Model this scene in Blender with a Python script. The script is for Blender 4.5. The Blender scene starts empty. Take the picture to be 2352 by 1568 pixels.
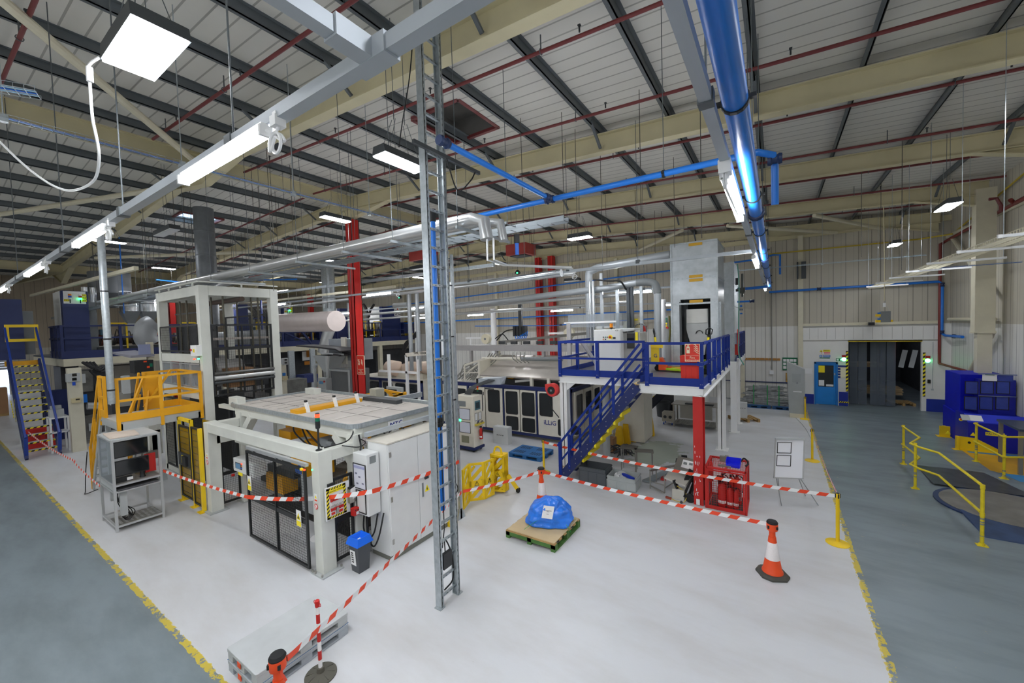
import bpy, math, random
from mathutils import Vector, Matrix
random.seed(7)
SC = bpy.context.scene
COL = SC.collection
V = Vector
PI = math.pi

# ------------------------------------------------------------------ camera
YAW, PITCH, ROLL, FPX, EYE = math.radians(-33.55), math.radians(-2.1), math.radians(-1.72), 914.67, 4.6
_f = V((math.sin(YAW)*math.cos(PITCH), math.cos(YAW)*math.cos(PITCH), math.sin(PITCH)))
_r = V((math.cos(YAW), -math.sin(YAW), 0)); _u = _r.cross(_f)
_r2 = _r*math.cos(ROLL)+_u*math.sin(ROLL); _u2 = _u*math.cos(ROLL)-_r*math.sin(ROLL)
CAMM = Matrix((_r2, _u2, -_f)).transposed()
EYEP = V((0, 0, EYE))
cd = bpy.data.cameras.new('camera'); cam = bpy.data.objects.new('camera', cd); COL.objects.link(cam)
cam.matrix_world = Matrix.Translation(EYEP) @ CAMM.to_4x4()
cd.sensor_width = 36; cd.lens = 14.0; cd.clip_start = .05; cd.clip_end = 300
SC.camera = cam

def at(px, py, X=None, Y=None, Z=None):
    """point of the place seen at a pixel of the photograph, on the plane X=, Y= or Z="""
    d = CAMM @ V(((px-1176)/FPX, (784-py)/FPX, -1))
    if X is not None: t = X/d.x
    elif Y is not None: t = Y/d.y
    else: t = (Z-EYE)/d.z
    return EYEP + d*t

# ------------------------------------------------------------------ materials
def lin(h):
    if isinstance(h, str):
        h = h.lstrip('#'); c = [int(h[i:i+2], 16)/255 for i in (0, 2, 4)]
    else: c = list(h)
    return tuple((x/12.92 if x <= .04045 else ((x+.055)/1.055)**2.4) for x in c)+(1,)

MATS = {}
def mat(name, col, rough=.5, metal=0, var=.06, scale=3, spec=.5, bump=0, bscale=40, alpha=1, emit=0, trans=0):
    if name in MATS: return MATS[name]
    m = bpy.data.materials.new(name); m.use_nodes = True; nt = m.node_tree; b = nt.nodes['Principled BSDF']
    c = lin(col)
    b.inputs['Roughness'].default_value = rough; b.inputs['Metallic'].default_value = metal
    b.inputs['Specular IOR Level'].default_value = spec
    if emit:
        b.inputs['Emission Color'].default_value = c; b.inputs['Emission Strength'].default_value = emit
        b.inputs['Base Color'].default_value = c
    elif var:
        tc = nt.nodes.new('ShaderNodeTexCoord'); n = nt.nodes.new('ShaderNodeTexNoise'); n.inputs['Scale'].default_value = scale; n.inputs['Detail'].default_value = 5
        nt.links.new(tc.outputs['Object'], n.inputs['Vector'])
        r = nt.nodes.new('ShaderNodeMapRange'); r.inputs[1].default_value = .3; r.inputs[2].default_value = .7; r.inputs[3].default_value = 1-var; r.inputs[4].default_value = 1+var*.6
        nt.links.new(n.outputs['Fac'], r.inputs[0])
        mx = nt.nodes.new('ShaderNodeVectorMath'); mx.operation = 'SCALE'; mx.inputs[0].default_value = c[:3]
        nt.links.new(r.outputs[0], mx.inputs['Scale']); nt.links.new(mx.outputs[0], b.inputs['Base Color'])
        if bump:
            n2 = nt.nodes.new('ShaderNodeTexNoise'); n2.inputs['Scale'].default_value = bscale
            nt.links.new(tc.outputs['Object'], n2.inputs['Vector'])
            bp = nt.nodes.new('ShaderNodeBump'); bp.inputs['Strength'].default_value = bump; bp.inputs['Distance'].default_value = .02
            nt.links.new(n2.outputs['Fac'], bp.inputs['Height']); nt.links.new(bp.outputs['Normal'], b.inputs['Normal'])
    else: b.inputs['Base Color'].default_value = c
    if trans: b.inputs['Transmission Weight'].default_value = trans
    if alpha < 1: b.inputs['Alpha'].default_value = alpha
    MATS[name] = m; return m

white = mat('machine_white', '#d3d5cd', .45)
white2 = mat('cabinet_white', '#dcdedd', .4, var=.03)
greyw = mat('panel_grey', '#aeb2b2', .45)
cream = mat('cream_paint', '#d6d0b8', .5)
rafterm = mat('rafter_paint', '#cdc4a0', .55, var=.08, scale=1.5)
dark = mat('purlin_grey', '#5b6164', .5)
black = mat('black_metal', '#1d1f21', .5)
rubber = mat('black_rubber', '#17181a', .7)
dkgrey = mat('dark_grey', '#3c4043', .5)
grey = mat('mid_grey', '#7f8486', .5)
ltgrey = mat('light_grey', '#b9bdbe', .5)
galv = mat('galvanised', '#aeb6ba', .38, .55, var=.16, scale=14)
steel = mat('stainless', '#b4b2ac', .28, .8, var=.08)
alu = mat('aluminium', '#c8cacb', .35, .6, var=.05)
silver = mat('silver_pipe', '#c9cbcb', .3, .6, var=.05)
yellow = mat('safety_yellow', '#f2cc14', .45)
amber = mat('platform_yellow', '#e5a50f', .5)
navy = mat('navy_paint', '#1c2a5e', .45)
blue = mat('mezzanine_blue', '#0f2f88', .45, spec=.3)
royal = mat('machine_blue', '#0714b4', .45, var=.1, spec=.25)
sky = mat('pipe_blue', '#1c74d4', .35)
pblue = mat('plastic_blue', '#1763c6', .45)
binblue = mat('bin_blue', '#0f6ae8', .35)
palblue = mat('pallet_blue', '#2a6aa6', .55)
doorblue = mat('door_blue', '#1275c4', .45)
red = mat('red_paint', '#c4241f', .42)
darkred = mat('sprinkler_red', '#733031', .5)
orange = mat('cone_orange', '#f0501c', .5)
truckorange = mat('truck_orange', '#ea5a1c', .45)
lime = mat('truck_lime', '#b7e021', .45)
wood = mat('pallet_wood', '#b08f5c', .75, var=.22, scale=9)
woodgreen = mat('pallet_green', '#4f7a3c', .7, var=.2, scale=8)
cardboard = mat('cardboard', '#cbb084', .8, var=.08)
boxboard = mat('box_cardboard', '#a87f5a', .8)
paper = mat('paper', '#ececec', .6, var=0)
whitem = mat('white_plastic', '#eceded', .4, var=0)
retro = mat('reflective_sleeve', '#f2ecec', .25, var=.04, scale=40)
darkglass = mat('dark_glass', '#14171a', .08, var=0, spec=.8)
screen = mat('screen_teal', '#2c5c68', .2, var=0)
lcd = mat('screen_blue', '#5f8fb8', .2, var=0)
greensign = mat('sign_green', '#0f6b46', .5, var=0)
signred = mat('sign_red', '#e2321f', .45, var=0)
signcream = mat('sign_photoluminescent', '#f3eccb', .5, var=0)
signyellow = mat('sign_yellow', '#f7e21a', .5, var=0)
signblue = mat('sign_blue', '#1b6fc0', .5, var=0)
beige = mat('beige_enclosure', '#cbbf98', .5)
ink = mat('ink_black', '#111111', .5, var=0)
inkblue = mat('ink_blue', '#1c2f7d', .5, var=0)
tan = mat('insulation_tan', '#d9c3b0', .6)
greenstrap = mat('green_strap', '#1e9a4c', .5, var=0)
belt = mat('grey_belt', '#5d5f66', .6)
led = mat('led_diffuser', '#f4f8ff', emit=60)
tubem = mat('tube_diffuser', '#fbfcff', emit=62)
glow_green = mat('lamp_green', '#38ff8a', emit=4)
glow_red = mat('lamp_red', '#ff3a1c', emit=2.2)
glow_amber = mat('lamp_amber', '#ff9a1c', emit=.9)
lens_green = mat('lens_green', '#0c6b4f', .3, var=0)
lens_red = mat('lens_red', '#b81c14', .3, var=0)
lens_amber = mat('lens_amber', '#e88a14', .3, var=0)
lens_blue = mat('lens_blue', '#1c50c4', .3, var=0)

def clear(name, col, a, rough=.08):
    if name in MATS: return MATS[name]
    m = bpy.data.materials.new(name); m.use_nodes = True; nt = m.node_tree; nt.nodes.clear()
    o = nt.nodes.new('ShaderNodeOutputMaterial'); t = nt.nodes.new('ShaderNodeBsdfTransparent'); t.inputs[0].default_value = lin(col)
    g = nt.nodes.new('ShaderNodeBsdfPrincipled'); g.inputs['Base Color'].default_value = lin(col); g.inputs['Roughness'].default_value = rough
    mx = nt.nodes.new('ShaderNodeMixShader'); mx.inputs[0].default_value = a
    nt.links.new(t.outputs[0], mx.inputs[1]); nt.links.new(g.outputs[0], mx.inputs[2]); nt.links.new(mx.outputs[0], o.inputs[0])
    MATS[name] = m; return m
acrylic = clear('clear_acrylic', '#dfe4e8', .22)
smoked = clear('smoked_window', '#4a4e50', .55)
strip = clear('pvc_strip', '#aab4c0', .26, .2)
tintyellow = clear('yellow_polycarbonate', '#c9a81a', .5)

SPLIT = set('rung hydraulic bright_part black_cable crossbar toe_board guard_rail end_cap castor corner_brace hose cable bolt anchor_bolt handrail suspension_chain shackle wheel joist actuator button leg drive strut edging pipe_hanger tape_slot foot_rib cap lip roller track_roller clamp coupling table_beam gate_brace edge_board stretcher hook strap photo pictogram text_line icon sheet tray forks end_box hinge handle rail frame_bar rear_channel hood_frame cross_member lamp_lens outline rib sling chain_rod lock_hole hole valve_block blue_hose black_hose nosing yellow_nosing post deck_frame table_top beam twin angle_trim yellow_label edge_beam flame_mark grip runner block clip web_roll'.split())
# ------------------------------------------------------------------ mesh builder
class MB:
    def __init__(s): s.v = []; s.f = []; s.m = []; s.k = 0
    def _add(s, vs, fs):
        n = len(s.v); s.v += [tuple(p) for p in vs]; s.f += [tuple(i+n for i in q) for q in fs]; s.m += [s.k]*len(fs); return s
    def hexa(s, c):   # 8 corners: bottom 4 ccw, top 4 ccw
        return s._add(c, [(3,2,1,0),(4,5,6,7),(0,1,5,4),(1,2,6,5),(2,3,7,6),(3,0,4,7)])
    def box(s, a, b):
        x0,x1 = sorted((a[0],b[0])); y0,y1 = sorted((a[1],b[1])); z0,z1 = sorted((a[2],b[2]))
        return s.hexa([(x0,y0,z0),(x1,y0,z0),(x1,y1,z0),(x0,y1,z0),(x0,y0,z1),(x1,y0,z1),(x1,y1,z1),(x0,y1,z1)])
    def cb(s, c, d):  # centred box
        return s.box([c[i]-d[i]/2 for i in range(3)], [c[i]+d[i]/2 for i in range(3)])
    def bar(s, p, q, w, h=None, up=(0,0,1)):
        p = V(p); q = V(q); h = h or w; d = q-p
        if d.length < 1e-6: return s
        d.normalize(); u = V(up)
        if abs(d.dot(u)) > .98: u = V((0,1,0))
        sd = d.cross(u).normalized(); u = sd.cross(d).normalized()
        a, b = sd*w/2, u*h/2
        return s.hexa([p-a-b, p+a-b, q+a-b, q-a-b, p-a+b, p+a+b, q+a+b, q-a+b])
    def path(s, pts, w, h=None, up=(0,0,1), closed=False):
        pts = list(pts); n = len(pts)
        for i in range(n if closed else n-1): s.bar(pts[i], pts[(i+1) % n], w, h, up)
        return s
    def tube(s, pts, r, n=8, caps=True, closed=False):
        pts = [V(p) for p in pts]; N = len(pts); rs = r if isinstance(r, (list,tuple)) else [r]*N
        rings = []; prev = None
        for i, p in enumerate(pts):
            if closed: t = pts[(i+1) % N]-pts[i-1]
            else: t = pts[min(i+1,N-1)]-pts[max(i-1,0)]
            if t.length < 1e-9: t = V((0,0,1))
            t.normalize()
            if prev is None:
                a = V((0,0,1)) if abs(t.z) < .9 else V((1,0,0)); u = t.cross(a).normalized()
            else: u = (prev-t*prev.dot(t)); u = u.normalized() if u.length > 1e-6 else t.orthogonal().normalized()
            prev = u; w = t.cross(u)
            rings.append([p+(u*math.cos(2*PI*k/n)+w*math.sin(2*PI*k/n))*rs[i] for k in range(n)])
        vs = [v for rg in rings for v in rg]; fs = []
        for i in range(N if closed else N-1):
            a, b = i*n, ((i+1) % N)*n
            for k in range(n): fs.append((a+k, a+(k+1) % n, b+(k+1) % n, b+k))
        if caps and not closed: fs += [tuple(range(n-1,-1,-1)), tuple((N-1)*n+k for k in range(n))]
        return s._add(vs, fs)
    def lathe(s, prof, c=(0,0,0), n=20, cap=True, ax=None):
        """profile (r, h) about z through c, or about axis ax"""
        c = V(c); A = V(ax).normalized() if ax is not None else V((0,0,1)); u = A.orthogonal().normalized(); w = A.cross(u)
        vs = []; fs = []
        for r, h in prof:
            for k in range(n): vs.append(c+A*h+(u*math.cos(2*PI*k/n)+w*math.sin(2*PI*k/n))*r)
        for i in range(len(prof)-1):
            for k in range(n): fs.append((i*n+k, i*n+(k+1) % n, (i+1)*n+(k+1) % n, (i+1)*n+k))
        if cap: fs += [tuple(range(n-1,-1,-1)), tuple((len(prof)-1)*n+k for k in range(n))]
        return s._add(vs, fs)
    def prism(s, poly, ax, a, b):
        """2-D polygon extruded along axis ax (0,1,2) from a to b; poly gives the other two coordinates in order"""
        def p3(q, t):
            l = list(q); l.insert(ax, t); return l
        n = len(poly); vs = [p3(q,a) for q in poly]+[p3(q,b) for q in poly]
        fs = [tuple(range(n-1,-1,-1)), tuple(range(n,2*n))]+[(i,(i+1) % n,n+(i+1) % n,n+i) for i in range(n)]
        return s._add(vs, fs)
    def quad(s, *p): return s._add(p, [tuple(range(len(p)))])
    def frame(s, o, u, w, W, H, t, d):
        """rectangular frame of bars thickness t, depth d in the plane (u,w) from corner o"""
        o=V(o);u=V(u).normalized();w=V(w).normalized();n=u.cross(w)
        s.bar(o+w*t/2, o+u*W+w*t/2, d, t, up=w); s.bar(o+w*(H-t/2), o+u*W+w*(H-t/2), d, t, up=w)
        s.bar(o+u*t/2+w*t, o+u*t/2+w*(H-t), d, t, up=u); s.bar(o+u*(W-t/2)+w*t, o+u*(W-t/2)+w*(H-t), d, t, up=u); return s
    def grid(s, o, u, w, W, H, sx, sy, t=.004):
        o=V(o);u=V(u).normalized();w=V(w).normalized()
        n = max(1, round(W/sx))
        for i in range(1, n): s.bar(o+u*W*i/n, o+u*W*i/n+w*H, t, t, up=u)
        n = max(1, round(H/sy))
        for i in range(1, n): s.bar(o+w*H*i/n, o+u*W+w*H*i/n, t, t, up=w)
        return s
    def pieces(s):
        '''separate the mesh where its pieces do not touch'''
        p = list(range(len(s.v)))
        def f(i):
            while p[i] != i: p[i] = p[p[i]]; i = p[i]
            return i
        for q in s.f:
            for i in q[1:]: p[f(i)] = f(q[0])
        C = {}
        for i, v in enumerate(s.v):
            c = C.setdefault(f(i), [v[0],v[1],v[2],v[0],v[1],v[2]])
            for a in range(3): c[a] = min(c[a], v[a]); c[a+3] = max(c[a+3], v[a])
        K = list(C); e = .004
        for i in range(len(K)):
            for j in range(i):
                a, b = C[K[i]], C[K[j]]
                if all(a[d] <= b[d+3]+e and b[d] <= a[d+3]+e for d in range(3)): p[f(K[i])] = f(K[j])
        G = {}
        for q, m in zip(s.f, s.m): G.setdefault(f(q[0]), []).append((q, m))
        out = []
        for fs in G.values():
            n = MB(); ix = {}
            for q, m in fs:
                for i in q:
                    if i not in ix: ix[i] = len(n.v); n.v.append(s.v[i])
                n.f.append(tuple(ix[i] for i in q)); n.m.append(m)
            out.append(n)
        return out
    def build(s, name, m, parent=None, world=True, smooth=False, bevel=0, loc=None):
        if parent is not None and name in SPLIT:
            ps = s.pieces()
            if 1 < len(ps) <= 60:
                for q in ps: o = q.build(name+'_', m, parent, world, smooth, bevel); o.name = name; o.data.name = name
                return o
        me = bpy.data.meshes.new(name)
        off = V((0,0,0))
        if parent is not None and world:
            p = parent
            while p is not None: off += p.location; p = p.parent
        elif parent is None and loc is None and s.v:
            xs = [p[0] for p in s.v]; ys = [p[1] for p in s.v]; zs = [p[2] for p in s.v]
            off = V(((min(xs)+max(xs))/2, (min(ys)+max(ys))/2, min(zs)))
        vs = [(p[0]-off.x, p[1]-off.y, p[2]-off.z) for p in s.v]
        me.from_pydata(vs, [], s.f)
        ms = m if isinstance(m, (list,tuple)) else [m]
        for x in ms: me.materials.append(x)
        if len(ms) > 1: me.polygons.foreach_set('material_index', [min(k, len(ms)-1) for k in s.m])
        me.update()
        o = bpy.data.objects.new(name, me); COL.objects.link(o)
        if smooth:
            me.polygons.foreach_set('use_smooth', [True]*len(me.polygons))
            md = o.modifiers.new('weighted', 'EDGE_SPLIT'); md.split_angle = math.radians(38)
        if bevel:
            md = o.modifiers.new('bevel', 'BEVEL'); md.width = bevel; md.segments = 2; md.limit_method = 'ANGLE'; md.angle_limit = math.radians(40)
        if parent is not None: o.parent = parent
        elif loc is not None: o.location = loc
        else: o.location = off
        return o

def tag(o, label, cat=None, group=None, kind=None):
    if label: o['label'] = label
    if cat: o['category'] = cat
    if group: o['group'] = group
    if kind: o['kind'] = kind
    return o
def thing(name, label, cat, loc, rz=0, group=None):
    o = bpy.data.objects.new(name, None); COL.objects.link(o); o.location = loc; o.rotation_euler = (0,0,rz); o.empty_display_size = .1
    return tag(o, label, cat, group)
def one(mb, name, m, label, cat, group=None, **k): return tag(mb.build(name, m, **k), label, cat, group)
def struct(mb, name, m, label=None, group=None, **k): return tag(mb.build(name, m, **k), label, None, group, 'structure')
def box(a, b): return MB().box(a, b)
def tb(pts, r, n=8): return MB().tube(pts, r, n)
def copy_tree(o, parent=None):
    c = o.copy(); COL.objects.link(c)
    if parent is not None: c.parent = parent
    for ch in list(o.children): copy_tree(ch, c)
    return c

def arc(c, r, a0, a1, n, ux=(1,0,0), uy=(0,0,1)):
    c = V(c); ux = V(ux); uy = V(uy)
    return [c+ux*r*math.cos(a0+(a1-a0)*i/n)+uy*r*math.sin(a0+(a1-a0)*i/n) for i in range(n+1)]
def curve3(pts, n=8):
    """Catmull-Rom through points"""
    P = [V(p) for p in pts]; P = [P[0]*2-P[1]]+P+[P[-1]*2-P[-2]]; out = []
    for i in range(1, len(P)-2):
        a,b,c,d = P[i-1:i+3]
        for k in range(n):
            t = k/n; out.append(.5*((2*b)+(c-a)*t+(2*a-5*b+4*c-d)*t*t+(3*b-a-3*c+d)*t**3))
    return out+[P[-2]]
def sag(p, q, s, n=14):
    p=V(p);q=V(q); return [p.lerp(q,i/n)-V((0,0,s*4*(i/n)*(1-i/n))) for i in range(n+1)]

def text(s, size, m, parent, o, u, w, name='lettering', depth=.002, align='CENTER', squash=1.0):
    """lettering lying in plane (u right, w up) about point o, as a mesh part"""
    c = bpy.data.curves.new('t', 'FONT'); c.body = s; c.size = size; c.extrude = depth; c.align_x = align; c.align_y = 'CENTER'; c.resolution_u = 2
    t = bpy.data.objects.new('t', c); COL.objects.link(t); bpy.context.view_layer.update()
    me = bpy.data.meshes.new_from_object(t.evaluated_get(bpy.context.evaluated_depsgraph_get()))
    bpy.data.objects.remove(t)
    u=V(u).normalized();w=V(w).normalized();n=u.cross(w)
    off = V((0,0,0)); p = parent
    while p is not None: off += p.location; p = p.parent
    for v in me.vertices: v.co = V(o)-off+u*v.co.x*squash+w*v.co.y+n*v.co.z
    me.materials.clear(); me.materials.append(m)
    ob = bpy.data.objects.new(name, me); COL.objects.link(ob); ob.parent = parent
    return ob

def plate(o, u, w, W, H, d=.004):
    """thin plate centred at o in plane (u,w)"""
    o=V(o);u=V(u).normalized();w=V(w).normalized();n=u.cross(w).normalized()*d/2
    a=u*W/2;b=w*H/2
    return MB().hexa([o-a-b-n,o+a-b-n,o+a-b+n,o-a-b+n,o-a+b-n,o+a+b-n,o+a+b+n,o-a+b+n])
def rrect(W, H, r, n=4, cx=0, cy=0):
    P=[]
    for (x,y,a) in ((W/2-r,H/2-r,0),(-W/2+r,H/2-r,PI/2),(-W/2+r,-H/2+r,PI),(W/2-r,-H/2+r,1.5*PI)):
        for i in range(n+1): t=a+PI/2*i/n; P.append((cx+x+r*math.cos(t),cy+y+r*math.sin(t)))
    return P
XA,YA,ZA = V((1,0,0)),V((0,1,0)),V((0,0,1))
# ================================================================== SETTING
def nodes(m):
    nt = m.node_tree
    def N(t, **k):
        n = nt.nodes.new(t)
        for a, v in k.items():
            if a.startswith('i'): n.inputs[int(a[1:])].default_value = v
            else: setattr(n, a, v)
        return n
    return nt, N, nt.links.new
def math_(N, L, op, a, b=None, c=None):
    n = N('ShaderNodeMath', operation=op)
    for i, x in enumerate((a, b, c)):
        if x is None: continue
        if isinstance(x, (int, float)): n.inputs[i].default_value = x
        else: L(x, n.inputs[i])
    return n.outputs[0]
def mixc(N, L, f, a, b):
    n = N('ShaderNodeMix', data_type='RGBA')
    if isinstance(f, (int, float)): n.inputs[0].default_value = f
    else: L(f, n.inputs[0])
    for x, i in ((a, 6), (b, 7)):
        if isinstance(x, tuple): n.inputs[i].default_value = x
        else: L(x, n.inputs[i])
    return n.outputs[2]
def new(name):
    m = bpy.data.materials.new(name); m.use_nodes = True
    nt, N, L = nodes(m); return m, nt.nodes['Principled BSDF'], N, L
def noise(N, L, vec, s, d=4, r=.55):
    n = N('ShaderNodeTexNoise'); n.inputs['Scale'].default_value = s; n.inputs['Detail'].default_value = d; n.inputs['Roughness'].default_value = r
    L(vec, n.inputs['Vector']); return n.outputs['Fac']

# ---- floor: pale painted work area, slate gangways, worn yellow lines between
m, b, N, L = new('painted_concrete')
g = N('ShaderNodeNewGeometry'); sep = N('ShaderNodeSeparateXYZ'); L(g.outputs['Position'], sep.inputs[0]); X, Y = sep.outputs[0], sep.outputs[1]
pos = g.outputs['Position']
wob = math_(N, L, 'MULTIPLY', math_(N, L, 'SUBTRACT', noise(N, L, pos, 9, 6), .5), .09)
xe = math_(N, L, 'ADD', X, wob); ye = math_(N, L, 'ADD', Y, wob)
backlim = math_(N, L, 'ADD', 24.6, math_(N, L, 'MULTIPLY', X, -.75))            # the pale paint ends on a slant by the rear wall
inside = math_(N, L, 'MULTIPLY', math_(N, L, 'LESS_THAN', xe, 1.2), math_(N, L, 'GREATER_THAN', ye, 2.1))
inside = math_(N, L, 'MULTIPLY', inside, math_(N, L, 'LESS_THAN', ye, backlim))
def band(e, o, lo, hi, c0, c1):
    a = math_(N, L, 'MULTIPLY', math_(N, L, 'GREATER_THAN', e, lo), math_(N, L, 'LESS_THAN', e, hi))
    return math_(N, L, 'MULTIPLY', a, math_(N, L, 'MULTIPLY', math_(N, L, 'GREATER_THAN', o, c0), math_(N, L, 'LESS_THAN', o, c1)))
line = math_(N, L, 'MAXIMUM', band(xe, Y, 1.18, 1.27, 2.0, 24), band(ye, X, 2.02, 2.11, -45, 1.2))
line = math_(N, L, 'MULTIPLY', line, math_(N, L, 'GREATER_THAN', noise(N, L, pos, 6, 8, .7), .47))
mp = N('ShaderNodeMapping'); mp.inputs['Scale'].default_value = (.35, 1.0, 1); mp.inputs['Rotation'].default_value = (0, 0, .5); L(pos, mp.inputs[0])
st = noise(N, L, mp.outputs[0], 1.3, 8, .62)
dirt = N('ShaderNodeMapRange'); dirt.inputs[1].default_value = .42; dirt.inputs[2].default_value = .72; L(st, dirt.inputs[0])
pale = mixc(N, L, math_(N, L, 'MULTIPLY', dirt.outputs[0], .55), lin('#cfd1d4'), lin('#b9b6b2'))
sp = noise(N, L, pos, 5.5, 10, .8)
pale = mixc(N, L, math_(N, L, 'MULTIPLY', math_(N, L, 'GREATER_THAN', sp, .66), .35), pale, lin('#9b958a'))
dx = math_(N, L, 'SUBTRACT', X, -3.55); dy = math_(N, L, 'MULTIPLY', math_(N, L, 'SUBTRACT', Y, 14.3), .55)
d2 = math_(N, L, 'SQRT', math_(N, L, 'ADD', math_(N, L, 'MULTIPLY', dx, dx), math_(N, L, 'MULTIPLY', dy, dy)))
d2 = math_(N, L, 'ADD', d2, math_(N, L, 'MULTIPLY', math_(N, L, 'SUBTRACT', noise(N, L, pos, 2.2, 5), .5), 1.6))
pale = mixc(N, L, math_(N, L, 'MULTIPLY', math_(N, L, 'LESS_THAN', d2, .85), .6), pale, lin('#8f9e7e'))
dk = mixc(N, L, dirt.outputs[0], lin('#7f8b91'), lin('#6b757a'))
chips = math_(N, L, 'MULTIPLY', math_(N, L, 'GREATER_THAN', noise(N, L, pos, 4.5, 12, .75), .645), math_(N, L, 'GREATER_THAN', X, 0))
dk = mixc(N, L, math_(N, L, 'MULTIPLY', chips, .6), dk, lin('#a39a86'))
inn = mixc(N, L, inside, dk, pale)
L(mixc(N, L, math_(N, L, 'MULTIPLY', line, .85), inn, lin('#d3bb2e')), b.inputs['Base Color'])
ro = N('ShaderNodeMapRange'); ro.inputs[3].default_value = .25; ro.inputs[4].default_value = .5; L(st, ro.inputs[0]); L(ro.outputs[0], b.inputs['Roughness'])
b.inputs['Specular IOR Level'].default_value = .35
floorm = m
f = MB(); f.box((-62, -9, -.1), (9, 38, 0)); o = struct(f, 'floor', floorm, loc=(0,0,0))

# ---- ribbed cladding, white below and stone grey above the paint line
def cladding(name, axis, lo, hi, split, period):
    m, b, N, L = new(name)
    g = N('ShaderNodeNewGeometry'); sp = N('ShaderNodeSeparateXYZ'); L(g.outputs['Position'], sp.inputs[0])
    a = sp.outputs[axis]; z = sp.outputs[2]
    w = math_(N, L, 'MULTIPLY', noise(N, L, g.outputs['Position'], .8, 3), .02)
    t = math_(N, L, 'MODULO', math_(N, L, 'ADD', a, 200), period)
    l1 = math_(N, L, 'LESS_THAN', t, .03)
    t2 = math_(N, L, 'MODULO', math_(N, L, 'ADD', a, 200+period*.36), period)
    l2 = math_(N, L, 'MULTIPLY', math_(N, L, 'LESS_THAN', t2, .02), .5)
    ln = math_(N, L, 'MAXIMUM', l1, l2)
    up = math_(N, L, 'GREATER_THAN', math_(N, L, 'ADD', z, w), split)
    dirt = noise(N, L, g.outputs['Position'], 1.1, 5)
    c = mixc(N, L, up, lin(lo), lin(hi)); c = mixc(N, L, math_(N, L, 'MULTIPLY', dirt, .25), c, lin('#8d8778'))
    L(mixc(N, L, math_(N, L, 'MULTIPLY', ln, .55), c, lin('#4c4a44')), b.inputs['Base Color'])
    bp = N('ShaderNodeBump'); bp.inputs['Strength'].default_value = .5; bp.inputs['Distance'].default_value = .02; bp.invert = True
    L(ln, bp.inputs['Height']); L(bp.outputs[0], b.inputs['Normal']); b.inputs['Roughness'].default_value = .5
    return m
cladX = cladding('cladding_rear', 0, '#e6e5e0', '#c3bdae', 4.19, .5)
cladY = cladding('cladding_side', 1, '#e6e5e0', '#c9c3b3', 4.19, .45)
cladL = cladding('cladding_left', 1, '#e2dccd', '#c9b9a0', 4.0, .6)
RX, BY, LX = 6.75, 26.7, -56
def roofz(x):
    if x > -15.3: return 9.83-.05*x
    if x > -37.4: return 10.595+.05*(x+15.3)
    return 9.49-.05*(x+37.4)
w = MB(); w.box((LX, BY, 0), (1.2, BY+.2, 11)); w.box((1.2, BY, 4.15), (RX, BY+.2, 11)); struct(w, 'wall_rear', cladX)
w = MB(); w.box((RX, -9, 0), (RX+.2, 26.9, 11)); struct(w, 'wall_right', cladY)
w = MB(); w.box((LX-.2, -9, 3.6), (LX, 26.9, 11)); w.box((LX-.2, 4.6, 0), (LX, 26.9, 3.6)); w.box((LX-.2, -9, 0), (LX, .4, 3.6)); struct(w, 'wall_left', cladL)
w = MB(); w.box((LX, -9.2, 0), (RX, -9, 11)); struct(w, 'wall_front', cladX)

# roof sheets
m, b, N, L = new('roof_sheet'); g = N('ShaderNodeNewGeometry'); sp = N('ShaderNodeSeparateXYZ'); L(g.outputs['Position'], sp.inputs[0])
t = math_(N, L, 'MODULO', math_(N, L, 'ADD', sp.outputs[1], 50), .345); ln = math_(N, L, 'LESS_THAN', t, .035)
c = mixc(N, L, noise(N, L, g.outputs['Position'], .9, 5), lin('#cfcdc5'), lin('#dad8d0'))
L(mixc(N, L, math_(N, L, 'MULTIPLY', ln, .6), c, lin('#77756f')), b.inputs['Base Color']); b.inputs['Roughness'].default_value = .55
bp = N('ShaderNodeBump'); bp.inputs['Strength'].default_value = .4; bp.inputs['Distance'].default_value = .02; bp.invert = True; L(ln, bp.inputs['Height']); L(bp.outputs[0], b.inputs['Normal'])
roofm = m
# two rooflights are left open as framed pits with translucent domes
c = MB(); xs = [RX+.2, -15.3, -37.4, -60]
holes = [(-8.0, -6.4, 7.6, 9.3), (-23.6, -22.2, 7.0, 8.6)]
def sheet(x0, x1, y0, y1):
    for a, bb in zip([x0]+[q for q in (-15.3, -37.4) if x0 > q > x1], [q for q in (-15.3, -37.4) if x0 > q > x1]+[x1]):
        c.hexa([(a,y0,roofz(a)),(bb,y0,roofz(bb)),(bb,y1,roofz(bb)),(a,y1,roofz(a)),(a,y0,roofz(a)+.1),(bb,y0,roofz(bb)+.1),(bb,y1,roofz(bb)+.1),(a,y1,roofz(a)+.1)])
sheet(RX+.2, -60, -9, 7.0); sheet(RX+.2, -60, 9.3, 26.9)
sheet(RX+.2, -6.4, 7.0, 9.3); sheet(-6.4, -8.0, 7.0, 7.6); sheet(-8.0, -22.2, 7.0, 9.3); sheet(-22.2, -23.6, 8.6, 9.3); sheet(-23.6, -60, 7.0, 9.3)
struct(c, 'ceiling', roofm)
skylit = mat('rooflight_dome', '#a9c8e6', emit=2.5)
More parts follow.
